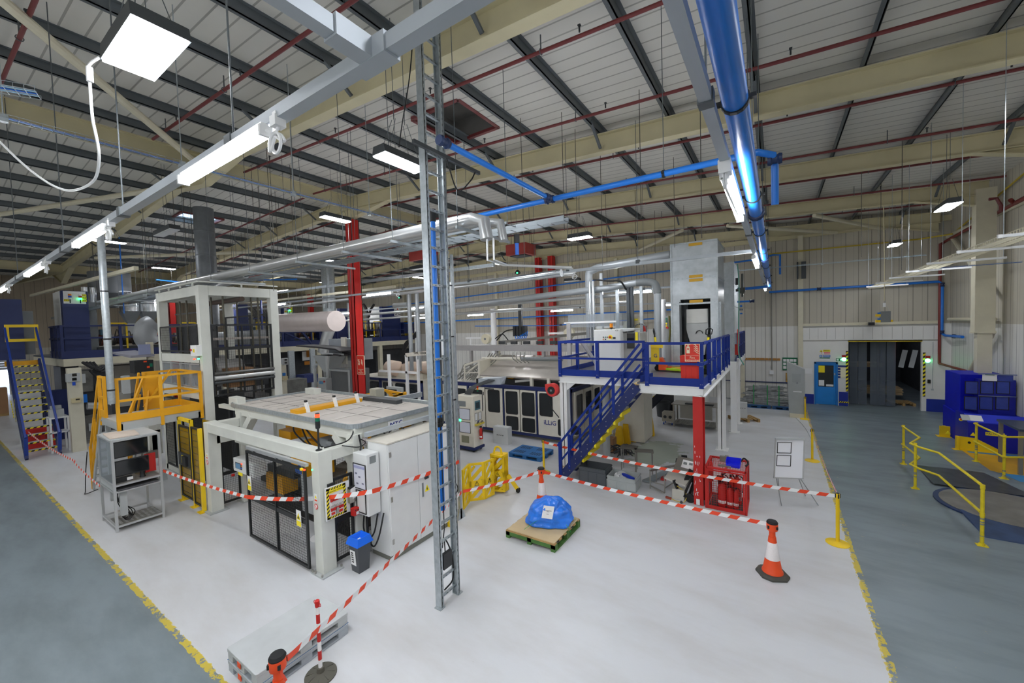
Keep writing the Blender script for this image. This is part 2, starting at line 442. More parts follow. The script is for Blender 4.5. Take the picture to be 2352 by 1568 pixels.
for i, (x0, x1, y0, y1) in enumerate(holes):
    z = roofz((x0+x1)/2)+.02; H=.62 if i == 0 else .12
    k = MB()
    for p, q in (((x0,y0),(x1,y0)),((x1,y0),(x1,y1)),((x1,y1),(x0,y1)),((x0,y1),(x0,y0))):
        k.bar((p[0],p[1],z+H/2),(q[0],q[1],z+H/2),.05,H)
    t = tag(k.build('window_%d' % (i+1), mat('upstand', '#6c6a66', .6)), 'roof hatch upstand with a dark red trim seen above the cable ladder' if i == 0 else 'small open rooflight with daylight beside the round grey flue', kind='structure')
    r = MB().path([(x0,y0,z-.04),(x1,y0,z-.04),(x1,y1,z-.04),(x0,y1,z-.04)], .1, .08, closed=True); r.build('frame', darkred, t)
    if i: box((x0,y0,z+.1),(x1,y1,z+.15)).build('pane', skylit, t)
    else: box((x0,y0,z+.55),(x1,y1,z+.6)).build('cover', mat('upstand', '#6c6a66'), t)

# steel frame: purlins, rafters with haunches, ridge beam, columns
for x in (5.0, 3.25, 1.5, -.35, -2.2, -4.0, -5.8, -7.5, -9.3, -11.05, -12.8, -14.6, -16.1, -17.9, -19.7, -21.5, -23.3, -25.1, -26.9, -28.7, -30.5, -32.3, -34.1, -35.9, -38.8, -40.6, -42.4, -44.2, -46, -47.8):
    k = MB(); z = roofz(x); k.box((x-.012,-9,z-.2),(x+.012,26.6,z)); k.box((x-.08,-9,z-.2),(x+.012,26.6,z-.185)); k.box((x-.012,-9,z-.014),(x+.08,26.6,z))
    struct(k, 'roof_purlin', dark, group='purlins')
def ibeam(k, p, q, w=.26, h=.5, t=.025):
    p=V(p);q=V(q); k.bar(p+V((0,0,t/2)),q+V((0,0,t/2)),w,t); k.bar(p+V((0,0,h-t/2)),q+V((0,0,h-t/2)),w,t); k.bar(p+V((0,0,h/2)),q+V((0,0,h/2)),.03,h)
RY = [-5.2, .15, 5.5, 10.8, 16.1, 21.45, 26.45]
def rb(x): return roofz(x)-.7
for y in RY:
    k = MB(); W = .258
    pts = [(RX-.4, rb(RX)-.0), (-15.3, rb(-15.3)), (-37.4, rb(-37.4)), (LX+.1, rb(LX))]
    for (xa,za),(xb,zb) in zip(pts, pts[1:]): ibeam(k, (xa,y,za), (xb,y,zb))
    for (xa, xb, dz) in ((RX-.45, 4.4, .42), (-15.3, -12.9, .42), (-15.3, -17.7, .42), (-37.4,-34.9,.6), (-37.4,-39.9,.6)):
        za, zb = rb(xa), rb(xb)
        k.bar((xa,y,za-dz),(xb,y,zb),W,.025); k.prism([(xa,za),(xa,za-dz),(xb,zb)], 1, y-.012, y+.012)
    r = struct(k, 'roof_rafter', rafterm, group='rafters')
    for x in ((5.0, -.35, -4.0, -7.5, -11.05, -17.9, -21.5, -25.1, -28.7) if y > 0 else ()):
        s = 1 if x > -2 else -1
        for sg in (-1,):
            MB().bar((x, y+sg*.75, roofz(x)-.12), (x, y+sg*.08, rb(x)+.1), .07, .05).build('fly_brace', dark, r)
k = MB(); ibeam(k, (-15.3,-9,9.9), (-15.3,26.5,9.9), .26, .5); struct(k, 'ridge_beam', rafterm)
k = MB(); ibeam(k, (-37.4,-9,8.85), (-37.4,26.5,8.85), .26, .5); struct(k, 'valley_beam', rafterm)
def column(x, y, top, m, name, label, s=.3):
    k = MB(); k.box((x-s/2,y-s/2,0),(x+s/2,y-s/2+.03,top)); k.box((x-s/2,y+s/2-.03,0),(x+s/2,y+s/2,top)); k.box((x-.02,y-s/2,0),(x+.02,y+s/2,top)); k.box((x-s/2,y-s/2,0),(x-s/2+.02,y+s/2,top)); k.box((x+s/2-.02,y-s/2,0),(x+s/2,y+s/2,top))
    return struct(k, name, m, label)
rc = column(-15.3, 10.8, 9.42, red, 'column', 'tall red painted roof column in the middle of the hall with a fire extinguisher sign', .4)
column(-37.4, 10.8, 8.3, red, 'column', 'red roof column far to the left behind the extruder cabinets', .4)
column(-37.4, 21.45, 8.3, red, 'column', 'far red roof column near the rear wall', .4)
column(-14.85, 26.3, 9.7, red, 'column', 'left one of two red columns against the rear wall', .42)
column(-13.75, 26.3, 9.7, red, 'column', 'right one of two red columns against the rear wall', .42)
for x, lb in ((1.12, 'cream rail post on rear wall left of the doorway panel'), (-19.0, 'cream rail post on rear wall behind the film rollers'), (-9.0, 'cream rail post on rear wall behind the flue pipes'), (-30, 'cream rail post on rear wall above far extruders')):
    struct(box((x-.11,BY-.22,0),(x+.11,BY-.002,9.0)), 'wall_post', cream, lb)
struct(box((LX,BY-.1,8.9),(RX,BY-.003,9.15)), 'eaves_rail', rafterm)
for y in RY[:-1]:
    k = MB(); k.box((6.0,y-.2,3.9),(6.5,y+.2,roofz(6.3)-.5)); k.box((6.08,y-.14,0),(6.45,y+.14,3.9)); k.box((5.98,y-.22,3.86),(6.52,y+.22,3.92))
    struct(k, 'wall_column', cream, 'boxed cream wall column with a bottom shelf edge on the right wall', group='boxed wall columns')
rt = lambda p, q, r, lb: struct(tb([p, q], r, 12), 'wind_brace', cream, lb)
rt((6.6, 25.9, 8.0), (6.55, 21.7, 5.3), .085, 'cream tube brace slanting down the right wall to the column')
rt((6.6, 21.7, 4.35), (6.6, 26.2, 4.35), .075, 'level cream tube along the right wall')
rt((6.62, 25.9, .5), (6.58, 21.7, 3.9), .085, 'white tube brace slanting up the right wall behind the blue machine')
rt((6.66, 26.6, 8.15), (6.66, 12, 8.15), .1, 'cream eaves tube along the right wall')
for a, c, lb in (((-5.0,.3,9.75),(-2.95,5.3,9.55),'top cream roof brace tube over the cable ladder'), ((-.6,.3,9.3),(-2.55,5.3,9.5),'cream roof brace tube meeting the near rafter'), ((-2.4,2.6,9.45),(-2.35,5.3,9.5),'short cream tube down to the near rafter'),
                 ((-9.0,.4,9.75),(-15.0,5.3,9.9),'long cream roof brace left of the lamp'), ((-28,.4,9.2),(-17.3,5.3,9.8),'cream roof brace at the far left roof'), ((-1.9,21.7,9.1),(2.6,26.3,8.9),'cream roof brace above galvanised tower'), ((-7.4,26.3,9.3),(-3.9,21.7,9.2),'cream roof brace over the flue pipes'), ((4.4,26.3,8.8),(1.4,21.7,9.0),'cream roof brace by the right rear corner'),
                 ((-24,10.9,9.2),(-30,5.6,8.9),'cream roof brace over far left extruders')):
    struct(tb([a, c], .085, 10), 'roof_brace', cream, lb)

# ---- doorway partition at the rear right
P = MB(); y0, y1 = BY-.2, BY-.02
P.box((1.2,y0,2.27),(3.1,y1,4.15)); P.box((1.2,y0,0),(1.7,y1,2.27)); P.box((2.68,y0,0),(3.1,y1,2.27)); P.box((3.1,y0,3.39),(5.78,y1,4.15)); P.box((5.78,y0,0),(RX,y1,4.15))
part_ = struct(P, 'wall_doorway', mat('partition_white', '#e4e3df', .5, var=.05, scale=1.2))
k = MB()
for i in range(14): x = 1.5+.36*i; k.box((x,y0-.006,3.45),(x+.012,y0,4.05))
k.box((1.2,y0-.02,3.36),(6.35,y0,3.42)); k.box((1.2,y0-.02,4.08),(6.35,y0,4.15))
k.build('panel_joint', mat('joint_grey', '#a9a79f', .6), part_)
k = MB(); k.box((1.2,y0-.05,4.16),(6.35,y0,4.3)); struct(k, 'trim_1', cream, 'cream sheeting rail above the doorway panel')
k = MB(); k.box((1.25,y0-.012,0),(1.68,y0,.52)); k.box((2.72,y0-.012,0),(3.09,y0,.72)); k.box((5.95,y0-.012,0),(6.6,y0,.6)); struct(k, 'baseboard_rear', mat('skirting_navy', '#16309a', .5), 'navy painted kick areas beside the doors')
def hazard(name, o, u, w, W, H, n, label, cat, parent=None, d=.006):
    """black and yellow diagonal striped strip"""
    o=V(o);u=V(u).normalized();w=V(w).normalized();nn=u.cross(w).normalized()*d
    k = MB(); L_ = max(W, H); hz = H > W
    a, b_ = (w, u) if hz else (u, w); S = min(W, H)
    for i in range(n):
        k.k = i % 2; t0, t1 = L_*i/n, L_*(i+1)/n; sh = S*.8
        q = [max(0,min(L_,t)) for t in (t0, t1, t1+sh, t0+sh)]
        k.quad(o+a*q[0]+nn, o+a*q[1]+nn, o+a*q[2]+b_*S+nn, o+a*q[3]+b_*S+nn)
    k.k = 1; k.quad(o+nn, o+a*S*.8+b_*S+nn, o+b_*S+nn)
    k.k = 0; k.quad(o, o+a*L_, o+a*L_+b_*S, o+b_*S)
    if parent: return k.build(name, [signyellow, ink], parent)
    return one(k, name, [signyellow, ink], label, cat)
hazard('hazard_strip', (3.0,y0-.014,.75), XA, ZA, .09, 2.1, 22, 'black and yellow strip on left edge of the big doorway', 'hazard strip')
hazard('hazard_strip', (5.82,y0-.014,.7), XA, ZA, .09, 2.1, 22, 'black and yellow strip on right edge of the big doorway', 'hazard strip')
hazard('hazard_strip', (2.72,y0-.018,.16), XA, ZA, .4, .07, 9, 'low black and yellow strip on navy kick area beside blue door', 'hazard strip')
# blue door
D = MB(); D.box((1.7,y0-.05,0),(1.78,y0+.1,2.25)); D.box((2.6,y0-.05,0),(2.68,y0+.1,2.25)); D.box((1.7,y0-.05,2.17),(2.68,y0+.1,2.25))
d = tag(D.build('door_1', doorblue), 'blue personnel door with half glazed window and yellow notice', 'door', kind='structure')
k = MB(); k.box((1.78,y0,.02),(2.6,y0+.05,.95)); k.box((1.78,y0,.95),(1.87,y0+.05,2.17)); k.box((2.51,y0,.95),(2.6,y0+.05,2.17)); k.box((1.87,y0,2.08),(2.51,y0+.05,2.17)); k.box((1.85,y0-.012,.12),(2.53,y0,.85))
k.build('leaf', mat('door_leaf_blue', '#1886d8', .45), d, bevel=.006)
box((1.87,y0+.02,.95),(2.51,y0+.03,2.08)).build('pane', smoked, d)
box((1.88,y0-.002,1.7),(2.14,y0+.015,2.06)).build('notice', signyellow, d); box((1.89,y0-.002,1.0),(2.12,y0+.015,1.3)).build('paper_notice', paper, d); box((2.2,y0-.002,.98),(2.5,y0+.015,1.08)).build('paper_notice', paper, d)
box((2.53,y0-.02,1.58),(2.57,y0,1.68)).build('handle', steel, d)
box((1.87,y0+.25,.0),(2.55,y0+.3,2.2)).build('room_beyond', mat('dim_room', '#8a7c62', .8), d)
# store beyond the doorway
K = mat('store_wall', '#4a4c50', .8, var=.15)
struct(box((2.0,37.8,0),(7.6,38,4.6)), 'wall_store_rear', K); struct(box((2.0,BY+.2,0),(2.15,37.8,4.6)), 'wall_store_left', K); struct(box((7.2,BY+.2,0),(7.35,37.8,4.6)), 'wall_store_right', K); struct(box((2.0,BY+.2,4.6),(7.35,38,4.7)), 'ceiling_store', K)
struct(box((3.08,y0-.02,3.32),(5.8,BY+.2,3.4)), 'trim_2', mat('lintel_yellow', '#b9a21c', .5), 'thin yellow lintel over the big doorway')
for k in range(5):
    x = 3.2+.36*k
    if k == 2: x += .1
    one(box((x,BY+.35+.02*(k % 2),.05),(x+.34,BY+.36+.02*(k % 2),3.3)), 'strip_curtain', strip, 'hanging clear plastic strip in the left half of the doorway', 'strip curtain', 'doorway curtain strips')
k = MB(); k.prism([(4.85,3.3),(5.02,3.3),(5.0,1.5),(4.97,1.5)], 1, BY+.5, BY+.52); one(k, 'red_curtain', mat('curtain_red', '#8e1c1c', .5), 'narrow dark red curtain tapering down inside the doorway', 'curtain')
def wpal(loc, rz, label, m=wood, size=(1.0,1.2), group=None):
    t = thing('wooden_pallet', label, 'pallet', loc, rz, group); a, b_ = size
    k = MB()
    for i in range(7): x = -a/2+(a-.09)*i/6; k.box((x,-b_/2,.12),(x+.09,b_/2,.142))
    k.build('deck_board', m, t, world=False)
    for x in (-a/2, -.05, a/2-.1):
        k = MB(); k.box((x,-b_/2,.0),(x+.1,b_/2,.02))
        for y in (-b_/2, -.06, b_/2-.12): k.box((x,y,.02),(x+.1,y+.12,.1))
        k.box((x,-b_/2,.1),(x+.1,b_/2,.12)); k.build('bearer', m, t, world=False)
    return t
def zst(loc, w, d, n, label, m, cat='board'):
    k = MB()
    for i in range(n): e = random.uniform(-.05,.05); k.box((loc[0]-w/2+e,loc[1]-d/2+e,loc[2]+i*.07),(loc[0]+w/2+e,loc[1]+d/2+e,loc[2]+i*.07+.06))
    return one(k, 'board_stack', m, label, cat)
zst((4.9,30.2,.25), 1.7, 1.2, 5, 'stack of tan boards lying in the store beyond the doorway', cardboard)
wpal((5.35,28.1,.0), .1, 'upper end pallet on floor just inside the doorway', size=(.9,1.0)); 
zst((4.2,31.3,1.62), 1.9, .9, 4, 'pale boards on a rack deep in the store', cardboard)
k = MB(); [k.box((x,31.2,0),(x+.09,31.4,2.6)) for x in (3.2,5.1)]; k.box((3.2,31.2,1.52),(5.2,31.4,1.62)); one(k, 'pallet_rack', navy, 'blue pallet rack deep in the store', 'rack')
for x, lb in ((5.35,'white hanging notice left one in the dark store'),(5.72,'white hanging notice right one in the dark store')): one(plate((x,27.6,2.4), (1,0,-.18), (.18,0,1), .2, .9, .01), 'hanging_notice', ltgrey, lb, 'notice')
lampm = mat('store_fill_tube', '#f2f4ff', emit=9)  # two fill lamps added to brighten the store interior
for x,y in ((4.6,29),(4.6,33.5)): one(box((x-.06,y-.6,4.4),(x+.06,y+.6,4.48)),'store_fill_lamp',lampm,'fill lamp added to light the dark store behind the doorway','light','store fill lamps')
# painted patch by the blue pallet machine
k = MB(); k.prism([(5.2,19.4),(5.2,17.2),(5.33,17.05),(6.7,17.05),(6.7,19.3)], 2, .0005, .003); struct(k, 'floor_paint_yellow', mat('floor_yellow', '#d7a51c', .5, var=.1), 'yellow painted floor patch in front of the blue pallet machine')
k = MB(); k.box((5.3,19.12,.003),(6.7,19.38,.005)); k.prism([(5.33,17.05),(5.5,16.4),(6.7,16.4),(6.7,17.05)], 2, .0005, .003); struct(k, 'floor_paint_blue', mat('floor_blue', '#3d8ac4', .5, var=.1), 'blue painted floor bands beside the yellow patch')
# outside light by the open dock at the far left
ww = bpy.data.worlds.new('world'); SC.world = ww; ww.use_nodes = True
bg = ww.node_tree.nodes['Background']; bg.inputs[0].default_value = lin('#dfeaff'); bg.inputs[1].default_value = 1.6
k = MB(); [k.box((LX+.02,.4,2.2+.22*i),(LX+.06,4.6,2.2+.22*i+.2)) for i in range(7)]; tag(k.build('door_2', mat('shutter_white', '#e6ebf0', .4)), 'white roller shutter half raised at the far left end of the hall', kind='structure')
struct(box((LX-14,-6,-.12),(LX-.2,14,-.1)), 'dock_apron', mat('apron', '#c9ccd0', .8), 'bright concrete apron outside the far left door')
# ================================================================== OVERHEAD SERVICES
def sprinkler(y, x0, x1, label, z0=None):
    t = thing('sprinkler_pipe', label, 'pipe', ((x0+x1)/2, y, roofz((x0+x1)/2)-.5))
    zz = lambda x: roofz(x)-.48
    pts = [(x0,y,zz(x0))]+([(-15.3,y,zz(-15.3))] if x0 < -15.3 < x1 else [])+[(x1,y,zz(x1))]
    tb(pts, .035, 10).build('pipe', darkred, t, smooth=True)
    x = x0+1; i = 0
    while x < x1-.3:
        if x > -26:
            k = MB(); k.tube([(x,y,zz(x)),(x,y,roofz(x)-.18)], .012, 6); k.tube(arc((x,y,zz(x)), .05, 0, 2*PI, 8, YA, ZA), .008, 5); k.build('pipe_hanger', dark, t)
            k = MB(); k.tube([(x+.75,y,zz(x)+.03),(x+.75,y,zz(x)+.13)], .016, 6); k.cb((x+.75,y,zz(x)+.14),(.05,.05,.02)); k.build('sprinkler_head', dkgrey, t)
        x += 3.5
for y, a, b_, lb in ((1.3,-40,-6.5,'dark red sprinkler pipe crossing the top left corner above the lamp'), (3.95,-14.3,3,'dark red sprinkler pipe ending by the ridge, left of the grey trunking junction'), (6.5,-15,6.3,'dark red sprinkler pipe passing under the dark roof hatch'),
                 (9.1,-40,6.3,'dark red sprinkler pipe in the second bay, just before the cream rafter'), (11.75,-40,6.3,'dark red sprinkler pipe just behind the second rafter'), (14.6,-30,6.3,'dark red sprinkler pipe in the middle of the third bay'), (17.2,-30,6.3,'dark red sprinkler pipe just behind the third rafter'), (20.0,-30,6.3,'dark red sprinkler pipe before the fourth rafter'), (23.2,-30,6.4,'dark red sprinkler pipe in the last bay by the rear wall')):
    sprinkler(y, a, b_, lb)
k = MB(); k.tube([(6.4,20,8.25),(6.55,20.2,8.15),(6.55,26.5,7.95),(6.5,26.55,7.9),(6.35,26.4,7.8)], .06, 10); k.tube([(6.55,-5,8.7),(6.55,20.2,8.15)], .07, 10); k.tube([(6.35,26.42,7.85),(6.35,26.42,2.3)], .055, 10); k.tube([(6.35,26.42,2.3),(6.6,26.0,2.2),(6.6,23,2.2)], .05, 10)
one(k, 'sprinkler_main', mat('main_red','#7d2f2a',.5), 'red sprinkler main running down the rear right corner', 'pipe', smooth=True)
one(tb([(5.93,20,8.36),(6.1,20,8.36),(6.2,20,8.1),(6.2,20,7.9)], .05), 'sprinkler_riser', darkred, 'short red pipe bend dropping at right wall eaves', 'pipe')

def tubelight(t, p, q, mats=True):
    """batten body, diffuser, end cap and coiled flex as parts of trunking t"""
    p=V(p);q=V(q); d=(q-p).normalized()
    MB().bar(p+V((0,0,.045)), q+V((0,0,.045)), .1, .05).build('batten_body', whitem, t)
    return MB().bar(p, q, .085, .045).build('diffuser', tubem, t)
def fitting(p, q, label, coil=None, group='batten lights'):
    p=V(p);q=V(q); t = thing('batten_light', label, 'light', (p+q)/2+V((0,0,.07)), group=None)
    MB().bar(p+V((0,0,.045)), q+V((0,0,.045)), .05, .03).build('body', whitem, t)
    d=(q-p).normalized()
    k = MB(); k.bar(p, q, .075, .055); k.build('diffuser', tubem, t)
    k = MB(); k.bar(p-d*.02, p+d*.01, .085, .075); k.bar(q-d*.01, q+d*.02, .085, .075); k.build('end_cap', whitem, t)
    if coil is not None:
        c = V(coil); sd = d.cross(ZA)
        k = MB(); pts = [q+d*.02]+[c+V((0,0,-.12))+d*(.065*math.cos(a))+ZA*(.065*math.sin(a))+sd*(.02*a/6) for a in [i*.6 for i in range(18)]]+[c]
        k.tube(curve3(pts, 3), .011, 6); k.build('coiled_flex', whitem, t)
        k = MB(); k.cb(c+V((0,0,.03)),(.075,.075,.07)); k.cb(c+V((0,0,.075)),(.05,.05,.04)); k.build('socket', whitem, t)
    return t
def trunk(pts, label, lights, hang=(), s=.1, m=None, hz=None):
    s *= .85
    t = thing('lighting_trunking', label, 'trunking', V(pts[0]))
    for p, q in zip(pts, pts[1:]): MB().bar(p, q, s, s).build('channel', m or mat('trunking_grey','#b3bac0',.42,.3,var=.05), t)
    for h in hang:
        h=V(h); k = MB().tube([h, V((h.x,h.y,roofz(h.x)-.15))], .008, 5); k.cb(h,(s+.02,s+.02,s+.02)); k.build('hanger', dark, t)
    return t
T1 = trunk([(-38,1.5,6.13),(3,1.5,6.13)], 'grey lighting trunking running along the left gangway to the cable ladder', 0, [(-3.6,1.5,6.13),(-6.6,1.5,6.13),(-10,1.5,6.13),(-15.2,1.5,6.13),(-21,1.5,6.13)])
k = MB(); k.bar((-1.86,1.44,6.13),(-1.86,-3.4,6.13),.083,.083); k.build('branch_channel', MATS['trunking_grey'], T1)
k = MB(); k.cb((-1.86,1.5,6.13),(.3,.112,.112)); k.cb((-1.86,1.36,6.132),(.11,.25,.11)); k.build('junction', MATS['trunking_grey'], T1)
for i, (a, b_, lb) in enumerate(((-4.52,-3.0,'nearest lit batten light under the left gangway trunking, beside the cable ladder'), (-8.85,-7.2,'second lit batten light along the left gangway trunking'), (-13.5,-11.45,'third lit batten light along the left gangway trunking'), (-18.3,-16.6,'farthest lit batten light along the left gangway trunking, at photo edge'))):
    fitting((a,1.45,6.03),(b_,1.45,6.03), lb, (b_+.12,1.48,6.04))
T2 = trunk([(-.38,-5,6.08),(-.38,25,6.08)], 'grey lighting trunking running beside the big blue pipe', 0, [(-.38,3,6.08),(-.38,8,6.08),(-.38,13.5,6.08),(-.38,19,6.08)], s=.09)
for a, b_, lb in ((4.35,6.35,'nearest batten light on the trunking beside the big blue pipe'), (10.4,12.4,'second batten light on the trunking beside the big blue pipe'), (20.6,22.4,'last small batten light on the trunking beside the big blue pipe')):
    fitting((-.4,a+.0,5.98),(-.4,b_,5.98), lb, (-.4,a-.15,6.0) if a < 5 else None)
k = MB(); k.cb((-.38,4.2,6.0),(.1,.14,.12)); k.build('end_socket', whitem, T2)
T3 = trunk([(-36,10.6,6.2),(-.38,10.6,6.15)], 'thin grey lighting trunking crossing the hall in front of the red column', 0, [(-3,10.6,6.2),(-5.0,10.6,6.2),(-8.7,10.6,6.2),(-12,10.6,6.2),(-18,10.6,6.2)], s=.09)
fitting((-6.75,10.55,6.08),(-5.15,10.55,6.08), 'long lit batten light above the blue mezzanine left of the galvanised tower', (-4.8,10.6,6.1))
fitting((-14.15,10.55,6.08),(-12.6,10.55,6.08), 'lit batten light just right of the tall red column', (-12.3,10.6,6.1))
fitting((-22.4,10.55,6.1),(-20.6,10.55,6.1), 'lit batten light behind the top corner of the tall white frame', (-20.3,10.6,6.1))
T4 = trunk([(-36,15.6,5.9),(-3,15.6,5.9)], 'grey lighting trunking across the hall over the forming machine', 0, [(-9,15.6,5.9),(-4.2,15.6,5.9),(-15,15.6,5.9)], s=.08)
for a, b_, lb in ((-11.15,-9.85,'lit batten light left of the two rear red columns'), (-5.2,-3.9,'lit batten light behind the grey elbow pipe'), (-17.2,-16.0,'lit batten light just left of the cable ladder in the back'), (-23.6,-22.4,'lit batten light beside the round silver flue, upper')):
    fitting((a,15.55,5.78),(b_,15.55,5.78), lb)
T5 = trunk([(-40,20.5,5.55),(-4,20.5,5.55)], 'far grey lighting trunking near the rear wall', 0, [(-9,20.5,5.55),(-18,20.5,5.55)], s=.07)
for a, b_, lb in ((-10.8,-9.4,'small lit batten light in front of the right rear red column'), (-4.75,-4.1,'small lit batten light beside the galvanised tower'), (-17.0,-15.7,'small lit batten light behind the silver riser pipes'), (-21.5,-20.2,'small lit batten light above the far exit sign'), (-31,-29.3,'small lit batten light beside the round silver flue, lower')):
    fitting((a,20.45,5.43),(b_,20.45,5.43), lb)
fitting((-30.5,10.5,6.7),(-28.4,10.5,6.7), 'lit batten light above the left hopper next to the tall white frame')
fitting((-34.5,16.5,8.0),(-31.8,16.5,8.0), 'lit batten light inside the tall white frame view')

T6 = trunk([(-38,-3.5,6.13),(5,-3.5,6.13)], 'unseen grey lighting trunking added behind the camera along the near gangway', 0, [(-3,-3.5,6.13),(-12,-3.5,6.13)])  # trunking and battens added out of view to brighten the roof
for i in range(9): fitting((4.2-4.6*i,-3.55,6.03),(2.6-4.6*i,-3.55,6.03), 'unseen batten light added on the near gangway trunking to brighten the roof', group=None).__setitem__('group','added gangway fill battens')
for y in (-2.6,-4.8): fitting((-.4,y,5.98),(-.4,y+1.8,5.98), 'unseen batten light added behind the camera on the trunking beside the big blue pipe').__setitem__('group','added overhead fill battens')  # two more unseen battens, added as fill for the roof
def highbay(c, w, l, label, rz=0, tall=.14, cable=True, m=None):
    t = thing('high_bay_light', label, 'light', c, rz)
    k = MB(); k.prism([(-w/2,0),(w/2,0),(w/2-.04,tall),(-w/2+.04,tall)], 1, -l/2, l/2); k.build('housing', dkgrey, t, world=False)
    k = MB(); k.box((-w/2+.015,-l/2+.015,-.02),(w/2-.015,l/2-.015,0)); k.build('diffuser', m or led, t, world=False)
    k = MB(); top = roofz(c[0])-c[2]-.15
    for x, y in ((-w/3,-l/3),(w/3,-l/3),(-w/3,l/3),(w/3,l/3)): k.tube([(x,y,tall),(x*.4,y*.4,min(top,.7))], .005, 5)
    k.tube([(0,-l*.13,min(top,.7)),(0,-l*.13,top)], .006, 5); k.tube([(0,l*.13,min(top,.7)),(0,l*.13,top)], .006, 5)
    k.build('suspension_chain', dark, t, world=False)
    return t
h1 = highbay((-5.22,1.42,7.45), 1.02, .44, 'large glaring square LED high bay lamp at the upper left')
k = MB(); k.tube(curve3([(-5.72,1.2,7.47),(-5.85,1.14,7.4),(-5.86,1.14,7.25),(-5.9,1.15,6.9),(-6.0,1.2,6.55),(-6.35,1.2,6.35),(-7.1,1.1,6.4),(-7.6,.9,6.7),(-7.9,.6,7.2)], 6), .013, 7); k.build('white_flex', whitem, h1)
k = MB(); k.tube([(-5.84,1.14,7.38),(-5.85,1.14,7.24)], .028, 10); k.build('plug_connector', whitem, h1)
highbay((-5.5,4.92,7.55), .34, .95, 'LED high bay lamp hanging left of the cable ladder, over the cream rafter')
highbay((-5.45,12.5,7.5), .8, .34, 'LED high bay lamp shining above the galvanised tower and grey pipes')
highbay((3.92,15.73,7.5), .34, 1.0, 'LED high bay lamp at right with white hanging conduit below')
highbay((4.1,22.55,7.5), .34, .9, 'LED high bay lamp high in front of the rear right wall')
highbay((-3.6,21.5,6.6), .5, .4, 'small LED high bay lamp peeping left of the galvanised tower')
offlamp = mat('diffuser_off', '#cfd2d2', .4)
highbay((-17,4.9,8.1), 1.6, .3, 'long unlit grey lamp below the small rooflight', m=offlamp)
highbay((-14.6,14,7.6), 1.2, .3, 'unlit pale lamp right of the red column under the red heater', m=offlamp)
highbay((-9.2,20,7.0), .9, .35, 'unlit lamp left of the rear red columns', m=offlamp)
for i, (x, y) in enumerate(((-12.5,8.2),(-20,13),(-22,4.5),(-28.5,8),(-29,18),(-14,20),(-36,12),(-44,8),(-45,18),(-22,21),(1.2,3.0),(2.6,-3),(-3.5,-3.5),(-10,-4),(-17,-4),(3.6,9.5),(-34,-3))):
    highbay((x,y,8.45 if x < -9 else 8.3), .34, 1.0, 'high bay lamp among the rods in the roof %s' % ('left of the ridge' if x < -15 else 'over the near floor')).__setitem__('group','roof high bay lamps')

# blue compressed air pipework
def bluepipe(pts, r, label, n=12, clips=(), coup=(), m=sky, name='blue_air_pipe'):
    t = thing(name, label, 'pipe', V(pts[0])); tb(pts, r, n).build('pipe', m, t, smooth=True)
    for c, ax in clips:
        c=V(c);ax=V(ax); k = MB().lathe([(r+.012,-.02),(r+.012,.02)], c, 14, ax=ax, cap=False); k.lathe([(r+.001,-.02),(r+.012,-.02)], c, 14, ax=ax, cap=False); sd=ax.cross(ZA).normalized() if abs(ax.z)<.9 else XA
        k.cb(c+sd*(r+.03),(.04,.04,.03)); k.cb(c-sd*(r+.03),(.04,.04,.03)); k.build('pipe_clip', black, t)
        if abs(ax.z) < .9: MB().tube([c+V((0,0,r)),V((c.x,c.y,roofz(c.x)-.15))], .007, 5).build('drop_rod', dark, t)
    for c, ax in coup:
        c=V(c);ax=V(ax); k = MB().lathe([(r+.02,-.09),(r+.03,-.05),(r+.012,-.03),(r+.012,.03),(r+.03,.05),(r+.02,.09)], c, 14, ax=ax); k.build('coupling', mat('coupling_navy','#142a52',.45), t, smooth=True)
    return t
bluepipe([(-.24,-5,6.2),(-.24,24.2,6.2)], .085, 'big bright blue pipe running from the top edge away to the rear wall', 20, [((-.24,y,6.2),YA) for y in (3.4,6.1,8.6,11,14.2,17.6,20.8)], [((-.24,7.1,6.2),YA),((-.24,12.4,6.2),YA)])
bluepipe([(-34,6.85,7.0),(-.55,6.85,7.0),(-.2,6.85,7.0),(-.02,6.95,6.95),(0,7.1,6.85),(.0,7.2,6.3)], .05, 'blue air pipe crossing the hall above the services rack', 12, [((x,6.85,7.0),XA) for x in (-1.5,-6.2,-9.6,-13.2,-17,-21,-25)], [((-3.58,6.85,7.0),XA),((0,7.0,6.9),XA)])
bluepipe([(-3.55,3.85,7.0),(-3.55,6.8,7.0)], .042, 'short blue branch pipe from the cable ladder to the cross pipe', 12, (), [((-3.55,3.9,7.0),YA),((-3.55,6.7,7.0),YA)])
bluepipe([(-33,25.95,6.9),(-1,25.95,7.9),(-.1,25.5,8.0),(0.2,25.0,7.9),(.2,25.0,6.9)], .05, 'blue pipe high along the rear wall rising toward the big blue pipe', 10)
bluepipe([(-.3,26.4,6.1),(6.3,26.4,6.1),(6.42,26.4,6.0),(6.42,26.4,3.7),(6.5,26.2,3.6),(6.6,24.6,3.6)], .06, 'blue pipe along the right rear wall with a drop leg in the corner', 12, (), [((1.9,26.4,6.1),XA),((6.42,26.4,5.95),ZA),((6.42,26.4,3.75),ZA),((6.58,25.5,3.6),YA)])
bluepipe([(-30,24.8,5.2),(-1.5,24.8,5.35)], .05, 'blue pipe low along the rear wall behind the silver pipes', 10)
bluepipe([(-20,24.9,4.75),(-13,24.9,4.6),(-10,24.9,4.75),(-1.5,24.9,4.95)], .035, 'thin sagging blue hose line along the rear wall', 8, (), [((-12.4,24.9,4.63),XA)])
bluepipe([(-1.4,20.2,5.95),(-.3,20.2,5.98)], .06, 'short blue branch from the tower valve to big blue pipe', 10, (), [((-1.3,20.2,5.95),XA)])
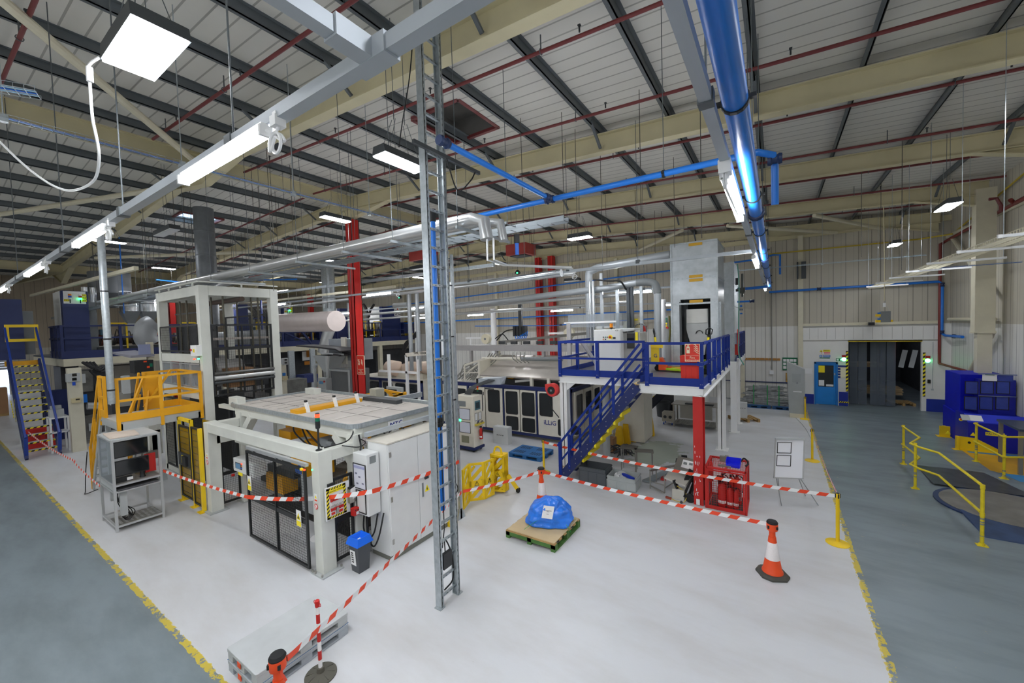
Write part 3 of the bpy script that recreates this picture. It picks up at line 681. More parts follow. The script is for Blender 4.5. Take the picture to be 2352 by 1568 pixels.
bluepipe([(-.9,20.1,5.4),(-1.4,20.1,5.4)], .04, 'short capped blue pipe stub beside the tower', 10, (), [((-.85,20.1,5.4),XA)])
bluepipe([(-29.5,7.9,7.9),(-29.5,8.9,7.85),(-24,13,7.85)], .04, 'thin blue pipe near the grey flue at the left', 8)
bluepipe([(-26,5.7,9.5),(-26,5.7,5.8)], .025, 'thin blue vertical hose left of the tall white frame', 8)
bluepipe([(-22,10,6.9),(-22,10,4.4)], .05, 'thin dark blue post hanging by the far extruders', 8, m=navy)
# white gas line and yellow gas pipe
one(tb([(-.6,26.45,8.2),(5.6,26.45,8.15),(6.5,25.5,8.1)], .035), 'gas_pipe', mat('gas_yellow','#bda52a',.5), 'yellow gas pipe along the rear wall below the eaves', 'pipe')
one(tb([(6.62,19,9.1),(6.62,26,8.15)], .03), 'gas_pipe', MATS['gas_yellow'], 'yellow gas pipe rising along the right wall to the roof', 'pipe')

# services rack: insulated pipes, trays, brackets
def tray(p, q, w, label, m=galv, rails=.05, step=.3, up=ZA, name='cable_tray', wire=.008, parent=None):
    p=V(p);q=V(q); d=(q-p).normalized(); sd=d.cross(V(up)).normalized(); n=int((q-p).length/step)
    k = MB()
    for s in (-w/2, w/2): k.bar(p+sd*s, q+sd*s, .008, rails, up=up)
    for i in range(n+1): c=p.lerp(q,i/max(n,1)); k.bar(c-sd*w/2-V(up)*rails*.4, c+sd*w/2-V(up)*rails*.4, .03, .006, up=up)
    if parent is not None: return k.build(name, m, parent)
    return one(k, name, m, label, 'cable tray')
one(tb([(-34,5.5,6.5),(-4.4,5.5,6.5),(-4.15,5.5,6.42),(-4.1,5.5,6.1)], .11, 14), 'insulated_pipe', silver, 'front thick silver insulated pipe on the services rack', 'pipe', smooth=True)
one(tb([(-34,5.78,6.5),(-4.4,5.78,6.5),(-4.0,5.78,6.42),(-3.95,5.78,6.1)], .08, 12), 'insulated_pipe', silver, 'second silver insulated pipe behind the front one on the rack', 'pipe', smooth=True)
tray((-34,6.12,6.46),(-4,6.12,6.46),.3,'perforated grey tray in middle of the services rack',mat('tray_grey','#8d9498',.45,.4))
tray((-34,6.48,6.46),(-3.6,6.48,6.46),.22,'narrow perforated grey tray at rear of services rack',mat('tray_grey','#8d9498'))
tray((-34,6.75,6.55),(-3.2,6.75,6.55),.2,'raised perforated tray with end showing right of ladder',mat('tray_grey','#8d9498'),rails=.1)
for i, x in enumerate((-29,-25,-21,-16.9,-14.9,-12.3,-9.8,-7.9,-6.3,-4.6)):
    t = thing('rack_bracket', 'slotted steel cross channel under the services rack', 'bracket', (x,6.1,6.36), group='rack cross channels')
    box((x-.02,5.3,6.33),(x+.02,6.95,6.38)).build('channel', galv, t)
    for y in (5.34,6.9): MB().tube([(x,y,6.38),(x,y,roofz(x)-.15)], .007, 5).build('drop_rod', dark, t)
k = MB(); k.tube([(-4.1,5.5,6.12),(-4.1,5.5,5.75),(-3.95,5.75,5.68),(-3.0,6.5,5.62)], .02, 8); k.tube([(-4.0,5.55,6.12),(-4.0,5.55,5.75),(-3.9,5.8,5.68),(-3.0,6.55,5.6)], .02, 8); one(k,'small_bore_pipe',silver,'pair of thin silver pipes below the rack end at the ladder','pipe')
one(tb([(-5.1,6.9,5.55),(-3.4,6.9,5.6)], .075, 12), 'foil_pipe', mat('foil','#c9ced2',.25,.9,var=.2,scale=25), 'foil wrapped pipe elbow right of the ladder', 'pipe', smooth=True)
k = MB(); k.tube([(-3.75,5.9,6.2),(-3.75,5.9,6.05)], .05, 10); k.k=1; k.tube([(-3.75,5.9,6.05),(-3.75,5.9,5.85)], .035, 10); one(k,'air_filter',[black,pblue],'small filter bowl with blue cup under the rack end','filter')

# thin wire basket trays
def basket(p, q, label, w=.1, h=.05, m=None, step=.1, hang=0, cables=0, wire=.005):
    p=V(p);q=V(q); d=(q-p).normalized(); sd=d.cross(ZA).normalized(); n=int((q-p).length/step)
    t = thing('wire_basket_tray', label, 'cable tray', p); k = MB()
    for s, z in ((-w/2,h),(w/2,h),(-w/2,0),(w/2,0),(0,0)): k.bar(p+sd*s+ZA*z, q+sd*s+ZA*z, wire, wire)
    for i in range(n+1):
        c=p.lerp(q,i/n); k.bar(c-sd*w/2, c+sd*w/2, wire, wire); k.bar(c-sd*w/2, c-sd*w/2+ZA*h, wire, wire); k.bar(c+sd*w/2, c+sd*w/2+ZA*h, wire, wire)
    k.build('basket', m or galv, t)
    for i in range(hang):
        c=p.lerp(q,(i+.5)/hang); k = MB().tube([c,V((c.x,c.y,roofz(c.x)-.12))], .008, 5); k.cb(c,(.08,.08,.09)); k.build('hanger', galv, t)
    for i in range(cables):
        o = sd*((i+.5)/cables-.5)*w*.7+ZA*.012; tb([p+o,q+o], .009, 6).build('cable', (pblue if i % 2 else mat('cable_pale','#8fb2c9',.5)), t)
    return t
basket((-8.35,-2,7.5),(-8.35,9.2,7.5),'thin wire basket tray crossing from the upper left towards the ladder',hang=6,cables=2)
basket((-1.5,22,6.95),(4.9,22,6.9),'thin wire basket tray along the right rear wall',hang=3,cables=1,step=.15)
basket((3.75,7,6.0),(4.0,26,5.95),'wide wire basket tray carrying blue cables at right',w=.42,h=.07,step=.11,cables=3,wire=.013,m=mat('basket_beige','#ddd6bd',.4,.2))
basket((4.2,20,6.2),(6.7,20.1,6.2),'short basket tray with blue cable to the right wall',cables=2,step=.2)
basket((-7.9,-.2,7.5),(-7.5,1.0,7.6),'basket tray with pale cables cut by the upper left corner',w=.25,cables=3,step=.08)
cable_white = mat('channel_white','#e6e8ea',.4,.2)
for i, y in enumerate((8.2,10.6,12.6,14.8,17.0,19.3,21.8,24.0)):
    x0 = 3.25+.03*i
    t = thing('cantilever_channel', 'white slotted channel on thin rods holding the basket tray', 'bracket', (4,y,5.92), group='basket tray channels')
    box((x0,y-.025,5.9),(x0+1.35,y+.025,5.95)).build('channel', cable_white, t); box((x0-.03,y-.03,5.895),(x0+.02,y+.03,5.955)).build('end_cap', whitem, t)
    for x in (x0+.04, x0+1.3): MB().tube([(x,y,5.93),(x,y,roofz(x)-.12)], .006, 5).build('drop_rod', galv, t)
# hung switch box with cord
k = thing('hanging_feeder_box','grey box with yellow and blue trays hanging on cords by the doorway','box',(3.6,22,4.3))
box((3.58,21.9,4.33),(3.88,22.15,4.78)).build('case', grey, k); [box((3.44,21.92,4.33+.24*i),(3.58,22.12,4.43+.24*i)).build('tray', yellow, k) for i in range(2)]; [box((3.5,21.95,4.43+.24*i),(3.58,22.1,4.5+.24*i)).build('bin', sky, k) for i in range(2)]
box((3.88,21.92,4.34),(3.95,22.1,4.42)).build('tray', yellow, k); tb([(3.6,22,4.78),(3.7,22,5.2),(3.85,22,4.78)], .006, 5).build('sling', ltgrey, k); tb([(3.7,22,5.2),(3.7,22,6.8),(3.66,22,9.3)], .018, 6).build('cord', mat('cord_beige','#d8cfae',.6), k); box((3.66,21.97,4.95),(3.74,22.03,5.12)).build('connector', whitem, k)

# big round flues and risers
def flue(c, r, z0, z1, label, m=galv, band=()):
    t = thing('round_flue', label, 'flue', (c[0],c[1],z0)); tb([(c[0],c[1],z0),(c[0],c[1],z1)], r, 24).build('duct', m, t, smooth=True)
    n = max(2,int((z1-z0)/.9))
    for i in range(1,n): MB().lathe([(r+.006,-.025),(r+.012,0),(r+.006,.025)], (c[0],c[1],z0+(z1-z0)*i/n), 24, cap=False).build('joint', m, t)
    for z in band: MB().lathe([(r+.02,-.18),(r+.02,.18)], (c[0],c[1],z), 24, cap=False).build('collar', mat('collar_brown','#8d8668',.5), t)
    return t
flue((-20.2,7.1), .36, 5.0, 10.0, 'wide grey round flue rising beside the small rooflight', mat('flue_grey','#70757a',.45,.3,var=.12,scale=6))
flue((-25.6,16), .42, 5.3, 10.0, 'round galvanised flue left of the red column', galv, (5.6,))
one(tb([(-25.6,16,5.35),(-25.6,16,5.0),(-26.1,15.6,3.2)], [.4,.4,.3], 20), 'flue_elbow', silver, 'shiny lower section of the round flue bending left', 'flue', smooth=True)
flue((-24.8,17), .16, 3.5, 6.6, 'slim silver pipe beside the round flue', silver)
for x, lb in ((-14.9,'left of two slim silver risers right of the red column'), (-14.35,'right of two slim silver risers right of the red column')): flue((x,13.5), .1, 2.6, 6.4, lb, mat('riser_grey','#aab0b4',.4,.3))
one(tb([(-16,13.5,5.85),(-15,13.5,5.85)], .12, 12), 'pipe_stub', silver, 'pale horizontal pipe stub left of the slim risers', 'pipe')
flue((-5.95,14.4), .14, 3.8, 6.45, 'thick grey pipe rising with elbow above the forming machine', mat('riser_grey','#aab0b4'))
k = MB(); k.tube(curve3([(-5.95,14.4,6.42),(-5.9,14.4,6.6),(-5.6,14.4,6.72)],6)+[(-3.0,14.4,6.9)], .14, 14); one(k,'grey_pipe',MATS['riser_grey'],'thick grey pipe leading into the top of the galvanised tower','pipe',smooth=True)
t = thing('elbow_pipe','thick grey pipe with dark right angle bend beside the tower','pipe',(-3.5,14.3,6.1))
tb([(-15,14.3,5.55),(-5.2,14.3,5.93),(-4.1,14.3,6.03)], .12, 16).build('pipe', MATS['riser_grey'], t, smooth=True)
tb(curve3([(-4.1,14.3,6.03),(-3.75,14.3,6.03),(-3.48,14.3,5.92),(-3.4,14.3,5.6)],6), .135, 16).build('elbow', grey, t, smooth=True)
tb([(-3.4,14.3,5.6),(-3.42,14.3,3.2)], .12, 16).build('down_pipe', MATS['riser_grey'], t, smooth=True)
for i,(y,z,r,lb) in enumerate(((13.0,6.35,.07,'upper silver pipe crossing behind the cable ladder'),(14.8,5.62,.07,'middle silver pipe crossing above the forming machine'),(15.2,5.35,.055,'lower silver pipe crossing above the forming machine'))):
    one(tb([(-30,y,z-.1),(-4.6 if i else -5.9,y,z+.06)], r, 12),'steam_pipe',silver,lb,'pipe',smooth=True)
for x, m_, lb in ((-5.45,MATS['riser_grey'],'grey square post holding the grey pipe'), (-4.85,galv,'left slim strut under the elbow pipe'), (-3.98,galv,'right slim strut under the elbow pipe')):
    one(box((x-.05,14.35,3.1),(x+.05,14.45,6.5 if x < -5 else 5.9)),'support_strut',m_,lb,'strut')
k = MB(); k.tube([(-4.43,14.35,5.9),(-4.43,14.35,4.2)], .07, 10); k.tube([(-4.3,14.35,5.9),(-4.3,14.35,4.2)], .07, 10); one(k,'twin_pipe',mat('twin_pipe_dark','#595e63',.35,.4),'pair of dark shiny pipes dropping behind beige enclosure','pipe')
for x,lb in ((-5.75,'left foil clad riser above white machine cabinet'),(-5.62,'right foil clad riser above white machine cabinet')): one(tb([(x,14.0,6.2),(x,14.0,4.0)], .05, 10),'foil_riser',mat('foil','#c9ced2'),lb,'pipe',smooth=True)
one(tb(curve3([(-5.6,14,6.25),(-5.0,14,6.15),(-4.6,14,6.1),(-4.45,14.2,5.8)],6), .03, 8),'black_hose',rubber,'black hose running from foil risers to the twin dark pipes','hose')
one(tb([(-3.75,16.5,5.5),(-3.75,16.5,3.2)], .15, 14),'white_pipe',whitem,'white fat riser pipe behind the cable coil','pipe',smooth=True)
k = MB(); [k.tube([V((-4.0,14.25,4.35))+V((.23*math.cos(a),.03*j-.06,.23*math.sin(a))) for a in [i*PI/10 for i in range(20)]], .012, 5, closed=True) for j in range(4)]; k.tube(curve3([(-4.05,14.2,4.15),(-3.9,14.2,3.7),(-4.1,14.2,3.5),(-3.8,14.2,3.2)],6), .01, 5); one(k,'cable_coil',mat('cable_grey','#6d7173',.5),'grey cable coil hanging above the blue mezzanine','cable coil')
# wall riser pipes, boiler stacks at left ceiling
flue((-26,24.3), .2, 2, 6.3, 'pale pipe against rear wall between ladder and red columns', whitem)
flue((-17.8,24.4), .22, 2.2, 6.0, 'white twin riser near the rear wall right of the ladder', whitem)
# rods dropping from the roof
rodm = mat('rod_dark','#5c5a55',.5,.3)
rods = [(random.uniform(-34,-9.5), random.uniform(5,19)) for _ in range(60)]+[(random.uniform(-6,3.5), random.uniform(9,22)) for _ in range(16)]
for x, y in rods:
    one(tb([(x,y,roofz(x)-.1),(x,y,random.choice((5.9,6.5,7.0)))], .009, 5),'drop_rod',rodm,'thin dark steel rod hanging from the roof','rod','drop rods')
for x,y,lb in ((-14.2,13.9,'red box heater under the roof right of the red column'),(-9.9,15.9,'red box heater high up right of the cable ladder')):
    t=thing('unit_heater',lb,'heater',(x,y,7.9)); box((x-.55,y-.45,7.9),(x+.55,y+.45,8.4)).build('case',mat('heater_red','#a03a34',.5),t,bevel=.02); box((x-.4,y-.3,7.86),(x+.4,y+.3,7.9)).build('grille',dkgrey,t)
    for dx in (-.5,.5): tb([(x+dx,y,8.4),(x+dx,y,roofz(x)-.1)],.01,5).build('drop_rod',dark,t)
one(MB().lathe([(.9,1.2),(.9,.0),(.35,-.6),(.35,-.8)], (-32,6.5,7.2), 20),'extract_hood',mat('hood_grey','#686c70',.5),'large grey tapered extract hood at the far left under roof','hood',smooth=True)
for (a,c,m_,lb) in (((-38,5.0,6.0),(-20,5.0,6.2),galv,'grey conduit run across the far left above the cabinets'),((-38,4.2,7.4),(-17.5,4.2,6.9),cream,'pale rail across the far left ceiling'),((-38,7.5,6.9),(-20,7.5,6.9),galv,'grey pipe across the left behind the tall frame'),((-40,9.0,7.6),(-19,9.0,7.3),mat('rail_red','#8d342c',.5),'dull red rail across the far left'),((-33,4.9,6.55),(-28.0,6.3,6.5),amber,'yellow crane rail at the far left'),((-33,14.0,6.9),(-28.5,14.0,6.9),amber,'yellow crane rail left of the round flue'),
                    ((-38,8.2,7.4),(-16,8.2,7.25),galv,'long thin conduit under the rack at left'),((-38,12.5,7.2),(-9,12.5,7.0),galv,'long thin conduit behind the red column'),((-38,13.6,6.9),(-16,13.6,6.8),cream,'long pale rail behind the red column')):
    one(MB().bar(a,c,.12,.12),'overhead_rail',m_,lb,'rail')
# camera on ceiling rail & small items
for p,lb in (((-8.9,14.0,6.75),'small black emergency lamp with a green light right of the ladder'),((-17.5,15.2,6.35),'tiny black emergency lamp with a green light left of the ladder')):
    t=thing('emergency_lamp',lb,'light',p); MB().lathe([(.04,0),(.12,.05),(.12,.1),(.04,.2)],p,12).build('case',black,t); MB().cb(V(p)+V((.05,-.12,.06)),(.05,.03,.05)).build('indicator',glow_green,t); tb([V(p)+V((0,0,.2)),(p[0],p[1],9.6)],.006,5).build('cord',dark,t)
# ================================================================== FOREGROUND
def slab(px0, py0, px1, py1, Y, d, k=None):
    """box facing the gangway: its front face spans the two pixels on the plane Y"""
    p = at(px0,py0,Y=Y); q = at(px1,py1,Y=Y); k = k or MB(); return k.box((p.x,Y,p.z),(q.x,Y+d,q.z))
def slabx(px0, py0, px1, py1, X, d, k=None):
    p = at(px0,py0,X=X); q = at(px1,py1,X=X); k = k or MB(); return k.box((X,p.y,p.z),(X-d,q.y,q.z))
# ---- traffic cones with tape heads
def cone(loc, rz, label):
    t = thing('traffic_cone', label, 'traffic cone', loc, rz)
    k = MB(); P = [(x*1.0,y) for x,y in ((-.12,-.235),(.12,-.235),(.235,-.12),(.235,.12),(.12,.235),(-.12,.235),(-.235,.12),(-.235,-.12))]
    q = [(x*.86,y*.86) for x,y in P]; n=8
    k._add([(x,y,.0) for x,y in P]+[(x,y,.03) for x,y in P]+[(x,y,.06) for x,y in q], [tuple(range(7,-1,-1)),tuple(range(16,24))]+[(i,(i+1)%n,n+(i+1)%n,n+i) for i in range(n)]+[(n+i,n+(i+1)%n,2*n+(i+1)%n,2*n+i) for i in range(n)])
    k.build('base', mat('cone_base','#4c4b45',.75), t, world=False)
    MB().lathe([(.17,.05),(.165,.085),(.15,.1),(.115,.3)], (0,0,0), 28).build('lower_cone', orange, t, world=False, smooth=True)
    MB().lathe([(.116,.3),(.118,.31),(.072,.6),(.07,.602)], (0,0,0), 28).build('sleeve', retro, t, world=False, smooth=True)
    MB().lathe([(.071,.602),(.058,.7),(.05,.7),(.048,.81)], (0,0,0), 28).build('upper_cone', orange, t, world=False, smooth=True)
    h = MB().lathe([(.05,.8),(.085,.82),(.09,.84),(.09,.93),(.085,.945)], (0,0,0), 24).build('tape_head', orange, t, world=False, smooth=True)
    MB().lathe([(.088,.94),(.092,.955),(.075,.985),(.05,.99)], (0,0,0), 20).build('cap', rubber, h, world=False, smooth=True)
    k = MB()
    for a in range(4): k.cb((.09*math.cos(a*PI/2+.4),.09*math.sin(a*PI/2+.4),.885),(.03,.03,.05))
    k.build('tape_slot', black, h, world=False)
    return t
cone((-.07,8.38,0), .5, 'orange and white traffic cone alone at right on the pale floor')
cone((-5.03,8.75,0), .2, 'orange and white traffic cone behind the blue wrapped load')
cone((-4.72,2.12,0), .9, 'nearest traffic cone, cut off by the bottom edge')
# ---- yellow stanchions
def stanchion(loc, label, low=False):
    t = thing('barrier_post', label, 'barrier post', loc)
    MB().lathe([(.2,0),(.2,.012),(.17,.025),(.06,.04),(.045,.05)], (0,0,0), 30).build('base', yellow, t, world=False, smooth=True)
    MB().lathe([(.033,.03),(.033,.95)], (0,0,0), 18).build('pole', yellow, t, world=False, smooth=True)
    h = MB().lathe([(.036,.93),(.036,1.03)], (0,0,0), 18).build('tape_head', yellow, t, world=False)
    k = MB(); [k.cb((.037*math.cos(a),.037*math.sin(a),.985),(.022,.022,.085)) for a in (.3,1.87,3.44,5.0)]; k.lathe([(.03,1.03),(.03,1.04)],(0,0,0),14); k.build('clip', black, h, world=False)
for p, lb in (((1.03,10.22,0),'nearest yellow barrier post at the edge of the pale floor'), ((.96,15.84,0),'middle yellow barrier post behind the flip chart'), ((1.1,22.3,0),'farthest yellow barrier post beside the grey cabinet'), ((-6.1,10.8,0),'yellow barrier post at foot of blue staircase behind the cone')): stanchion(p, lb)
# ---- red and white chain post
t = thing('chain_post', 'red and white striped post on round rubber foot behind the nearest cone', 'post', (-5.12,2.83,0))
MB().lathe([(.2,0),(.2,.02),(.14,.035),(.05,.06),(.045,.12)], (0,0,0), 28).build('foot', mat('foot_rubber','#5a584f',.8), t, world=False, smooth=True)
k = MB(); [k.cb((.11*math.cos(a),.11*math.sin(a),.04),(.1,.015,.02)) for a in ()]
for a in range(8): c,s=math.cos(a*PI/4),math.sin(a*PI/4); k.bar((.06*c,.06*s,.05),(.18*c,.18*s,.028),.012,.012)
k.build('foot_rib', mat('foot_rubber','#5a584f'), t, world=False)
for i in range(7): 
    z=.1+.125*i; MB().lathe([(.025,z),(.025,z+.125)], (0,0,0), 16).build('band', whitem if i % 2 == 0 else red, t, world=False, smooth=True)
k = MB(); k.lathe([(.03,.95),(.032,.97),(.03,1.03),(.02,1.04)], (0,0,0), 16)
for s in (-1,1): k.tube(arc((.055*s,0,.99), .025, 0, 2*PI, 10), .005, 5)
k.build('cap', red, t, world=False)
# ---- two grey plastic pallets stacked
def ppallet(loc, rz, label, m, size=(1.2,.8), h=.16, perf=False):
    t = thing('plastic_pallet', label, 'pallet', loc, rz); a,b_=size
    k = MB(); k.prism(rrect(a,b_,.03), 2, h-.05, h); k.build('deck', m, t, world=False, bevel=.006)
    k = MB()
    for x in (-a/2+.01,-.08,a/2-.17):
        for y in (-b_/2+.01,-.07,b_/2-.15): k.box((x,y,.03),(x+.16,y+.14,h-.05))
    k.build('block', m, t, world=False, bevel=.004)
    k = MB()
    for y in (-b_/2+.01,-.07,b_/2-.15): k.box((-a/2+.01,y,0),(a/2-.01,y+.14,.03))
    k.build('runner', m, t, world=False, bevel=.004)
    if perf:
        k = MB()
        for cx in (-a/4,a/4):
            for cy in (-b_/4,b_/4):
                for i in range(5):
                    for j in range(4): k.cb((cx+(i-2)*.085,cy+(j-1.5)*.07,h+.001),(.05,.045,.003))
        k.build('slot', ink, t, world=False)
    return t
gp = mat('grey_plastic','#a9b0b6',.5,var=.08)
p0 = at(520,1490,Z=.2); 
PA = math.radians(59)
PA = PI/2
for i, lb in ((0,'lower grey plastic pallet of the stack of two at bottom left'),(1,'upper grey plastic pallet of the stack, with dusty pale deck')):
    t = ppallet((-5.88,2.84,.165*i), PA, lb, gp if i == 0 else mat('grey_plastic_top','#bcc0c1',.6,var=.08), (1.3,.84))
    box((-.656,.0,.05),(-.65,.09,.12)).build('orange_label', orange, t, world=False)
    if i == 0:
        k = MB(); [k.box((-.65,y,.16),(.65,y+.012,.165)) for y in (-.41,.4)]; k.build('lip', palblue, t, world=False)
# ---- cable ladder standing on the floor up to the roof
t = thing('cable_ladder', 'tall galvanised cable ladder standing from floor to roof with blue pipe inside', 'cable ladder', (-4.7,4.85,0))
TOP = 10.0
for y in (4.62,5.06):
    k = MB(); k.box((-4.73,y-.012,0),(-4.6,y+.012,TOP)); s = 1 if y < 4.8 else -1
    k.box((-4.73,y,0),(-4.715,y+s*.05,TOP)); k.box((-4.615,y,0),(-4.6,y+s*.05,TOP)); k.build('rail', galv, t)
    k = MB()
    for i in range(100): k.box((-4.5995,y-.008+ .02*s,.06+.1*i),(-4.598,y+.0+.02*s,.1+.1*i))
    k.build('slot', dkgrey, t)
    box((-4.72,y-.06,0),(-4.58,y+.06,.012)).build('foot_plate', galv, t)
k = MB()
for i in range(32): z=.12+.305*i; k.box((-4.7,4.63,z),(-4.66,5.05,z+.035))
k.build('rung', galv, t)
k = MB()
for i in range(32):
    for j in range(4): z=.12+.305*i; k.box((-4.6595,4.7+.09*j,z+.013),(-4.658,4.74+.09*j,z+.022))
k.build('rung_slot', dkgrey, t)
p_ = thing('air_drop_pipe','bright blue air pipe hanging down inside the cable ladder','pipe',(-4.78,4.9,1.5)); tb([(-4.78,4.9,1.5),(-4.78,4.92,6.5)], .04, 14).build('pipe', sky, p_, smooth=True)
k = MB(); [k.lathe([(.045,-.08),(.06,-.06),(.06,-.02),(.045,0),(.06,.02),(.06,.06),(.045,.08)], (-4.78,4.9,z), 14) for z in (3.02,)]; k.lathe([(.05,-.1),(.055,.1)], (-4.78,4.92,6.5), 14); k.build('coupling', rubber, p_)
tb([(-4.72,4.86,3.2),(-4.72,4.86,1.2),(-4.72,4.8,.9)], .009, 6).build('black_flex', black, p_)
k = MB(); k.tube(curve3([(-4.69,4.7,.55),(-4.69,4.7,.9),(-4.69,4.82,1.05),(-4.68,4.95,.8),(-4.68,5.0,.5),(-4.66,4.95,.28),(-4.66,4.75,.22)],6), .013, 7); k.tube([(-4.7,4.83,1.05),(-4.7,4.85,.62)],.01,6); one(k,'black_cable',rubber,'looped black cable hanging on the lower rungs of the ladder','cable')
one(box((-4.66,4.7,.6),(-4.6,4.9,.86)),'small_black_box',mat('box_black','#2b2d30',.5),'small black box fixed to lower rungs of the cable ladder','box')
k = MB(); k.tube([(-4.8,4.75,9.9),(-4.8,4.8,7.2)], .012, 6); k.tube(curve3([(-4.82,4.7,9.6),(-4.85,4.6,8.7),(-5.2,4.7,8.0),(-5.4,4.8,7.75)],6), .01, 6); one(k,'lamp_cable',rubber,'black cables beside upper ladder running to the hanging lamp','cable')
box((-4.55,4.3,7.4),(-4.5,5.9,7.46)).build('cross_channel', dkgrey, t)
k = MB(); k.tube(curve3([(-4.5,5.0,7.4),(-4.5,5.25,6.95),(-4.5,5.6,7.2),(-4.5,5.75,7.4)],6), .012, 6); one(k,'cable_loop',rubber,'black cable loop under the bracket near the ladder top','cable')
# second riser behind: perforated trays and silver pipes
t = thing('riser_tray', 'perforated vertical tray and foot plate just right of the cable ladder', 'cable tray', (-6.38,7.15,0))
box((-6.42,7.12,.0),(-6.36,7.18,6.35)).build('post', galv, t); MB().prism([(7.0,0),(7.3,0),(7.2,.25),(7.1,.25)], 0, -6.42, -6.36).build('foot', galv, t)
box((-6.5,6.6,.3),(-6.47,6.78,6.3)).build('black_tray', mat('tray_dark','#4b5053',.5,.3), t); box((-6.46,6.8,.4),(-6.43,6.98,6.3)).build('perforated_tray', galv, t)
k = MB()
for i in range(95): k.box((-6.43,6.83,.45+.06*i),(-6.4285,6.85,.48+.06*i)); k.box((-6.43,6.92,.45+.06*i),(-6.4285,6.94,.48+.06*i))
tag(k.build('perforation', dkgrey, t), None, kind='stuff')
k = MB(); [k.tube([(-6.38,7.0+.055*i,2.2),(-6.38,7.0+.055*i,5.7)], .022, 10) for i in range(2)]; k.build('silver_tube', silver, t, smooth=True)
k = MB(); [k.box((-6.42,6.98,z),(-6.35,7.1,z+.03)) for z in (2.9,4.4,5.6)]; k.build('clamp', black, t)
box((-6.45,6.76,4.0),(-6.38,6.82,4.45)).build('junction_box', whitem, t)
# ---- tape runs
def tape(p, q, s, label, w=.075, L_=.16, n=None, tilt=0, kind='red and white barrier tape'):
    P = sag(p, q, s, 40); k = MB(); tot = sum((b-a).length for a,b in zip(P,P[1:])); N = max(2,round(tot/L_))
    def pt(u):
        u=max(0,min(1,u)); i=min(int(u*40),39); return P[i].lerp(P[i+1],u*40-i)
    for i in range(N):
        k.k = i % 2; sh = w*.8/tot
        a0,a1 = i/N,(i+1)/N
        h = V((0,0,w/2)); off = V((0,0,0))
        b0,b1 = (a0+sh if i else a0),(min(1,a1+sh) if i < N-1 else a1)
        k.quad(pt(a0)-h, pt(a1)-h, pt(b1)+h, pt(b0)+h)
    return one(k,'barrier_tape',[mat('tape_red','#ef4a26',.45,var=0), mat('tape_white','#eef0f2',.45,var=0)],label,'barrier tape')
tape((-4.66,2.2,.9),(-6.33,7.15,.66),.02,'tape from the nearest cone past striped post towards the ladder')
tape((-6.33,7.2,.66),(-5.06,8.66,.88),.03,'short tape from the riser behind the ladder to the cone by the blue load')
tape((-4.68,2.1,.86),(-3.0,2.1,.3),.02,'tape dropping from the nearest cone to the bottom edge')
tape((-4.95,8.75,.88),(-.15,8.4,.9),.05,'tape between the two cones in front of the crates')
tape((-6.07,10.78,.97),(1.0,10.2,.98),.12,'tape crossing in front of staircase and red fire cage')
tape((1.04,10.3,.97),(.97,15.76,.97),.1,'thin tape from nearest to middle yellow barrier post',L_=.12,w=.06)
tape((.98,15.9,.97),(1.09,22.2,.97),.12,'thin tape from middle to farthest yellow barrier post',L_=.12,w=.06)
P6 = [(-24.3,2.35,1.1),(-17.5,2.6,.95),(-13.0,3.38,.98),(-4.5,4.5,1.72),(-6.33,7.1,1.95)]
tape((-25.8,2.3,2.5),(-24.3,2.3,1.1),.05,'pale tape end hanging left of the navy steps',w=.06)
tape((-24.3,2.35,1.1),(-17.5,2.55,.98),.1,'thin tape from navy steps to yellow stairs',L_=.14)
tape((-17.4,2.5,1.0),(-14.3,2.5,.85),.04,'thin tape between the yellow stairs and the aluminium workstation',L_=.14)
tape((-12.98,3.38,1.22),(-9.17,3.7,1.24),.03,'thin tape from aluminium workstation to the mesh door',L_=.14)
tape((-9.17,3.7,1.24),(-6.13,4.5,1.69),.09,'tape sagging across lockout board and control box',w=.085,L_=.18)
tape((-6.13,4.5,1.69),(-6.33,7.1,1.42),.03,'tape crossing the white electrical cabinet to the riser',w=.085,L_=.18)
# ================================================================== SHEET STACKER WITH GUARDS
t = M_ = thing('sheet_stacker', 'white steel sheet stacking machine with large flat dusty table top', 'machine', (-9.75,5.7,0))
for x in (-7.4,-12.45):
    box((x,4.1,0),(x+.25,4.38,2.36)).build('post', white, t, bevel=.01); box((x-.06,4.02,0),(x+.36,4.46,.025)).build('base_plate', greyw, t)
    for y in (4.85,7.2):
        box((x,y,0),(x+.25,y+.22,2.5)).build('post', white, t, bevel=.01); box((x-.05,y-.06,0),(x+.32,y+.28,.02)).build('base_plate', greyw, t)
k = MB(); [k.cb((x,y,.045),(.03,.03,.05)) for x in (-7.42,-7.32,-7.1) for y in (4.04,4.44)]; k.build('anchor_bolt', steel, t)
box((-12.2,4.105,2.12),(-7.4,4.345,2.355)).build('front_beam', white, t, bevel=.01)
box((-7.38,4.38,2.12),(-7.17,5.0,2.34)).build('side_beam', white, t, bevel=.01); box((-12.43,4.38,2.12),(-12.2,4.85,2.34)).build('side_beam', white, t, bevel=.01)
for y in (4.9,7.18): box((-12.6,y,2.39),(-7.175,y+.22,2.62)).build('table_beam', white, t, bevel=.01)
for x in (-7.4,-12.4,-9.9): box((x,5.12,2.38),(x+.22,7.18,2.615)).build('table_beam', white, t)
box((-13.6,4.88,2.5),(-12.6,5.02,2.6)).build('left_rail', white, t)
k = MB()
for x in (-7.3,-12.3):
    s = -1 if x > -10 else 1
    k.bar((x+s*.05,4.98,1.9),(x+s*.6,4.98,2.42),.19,.18)
for y0,y1 in ((5.1,5.7),(7.2,6.6)): k.bar((-7.285,y0,1.8),(-7.285,y1,2.42),.2,.15,up=(1,0,0))
k.build('corner_brace', white, t)
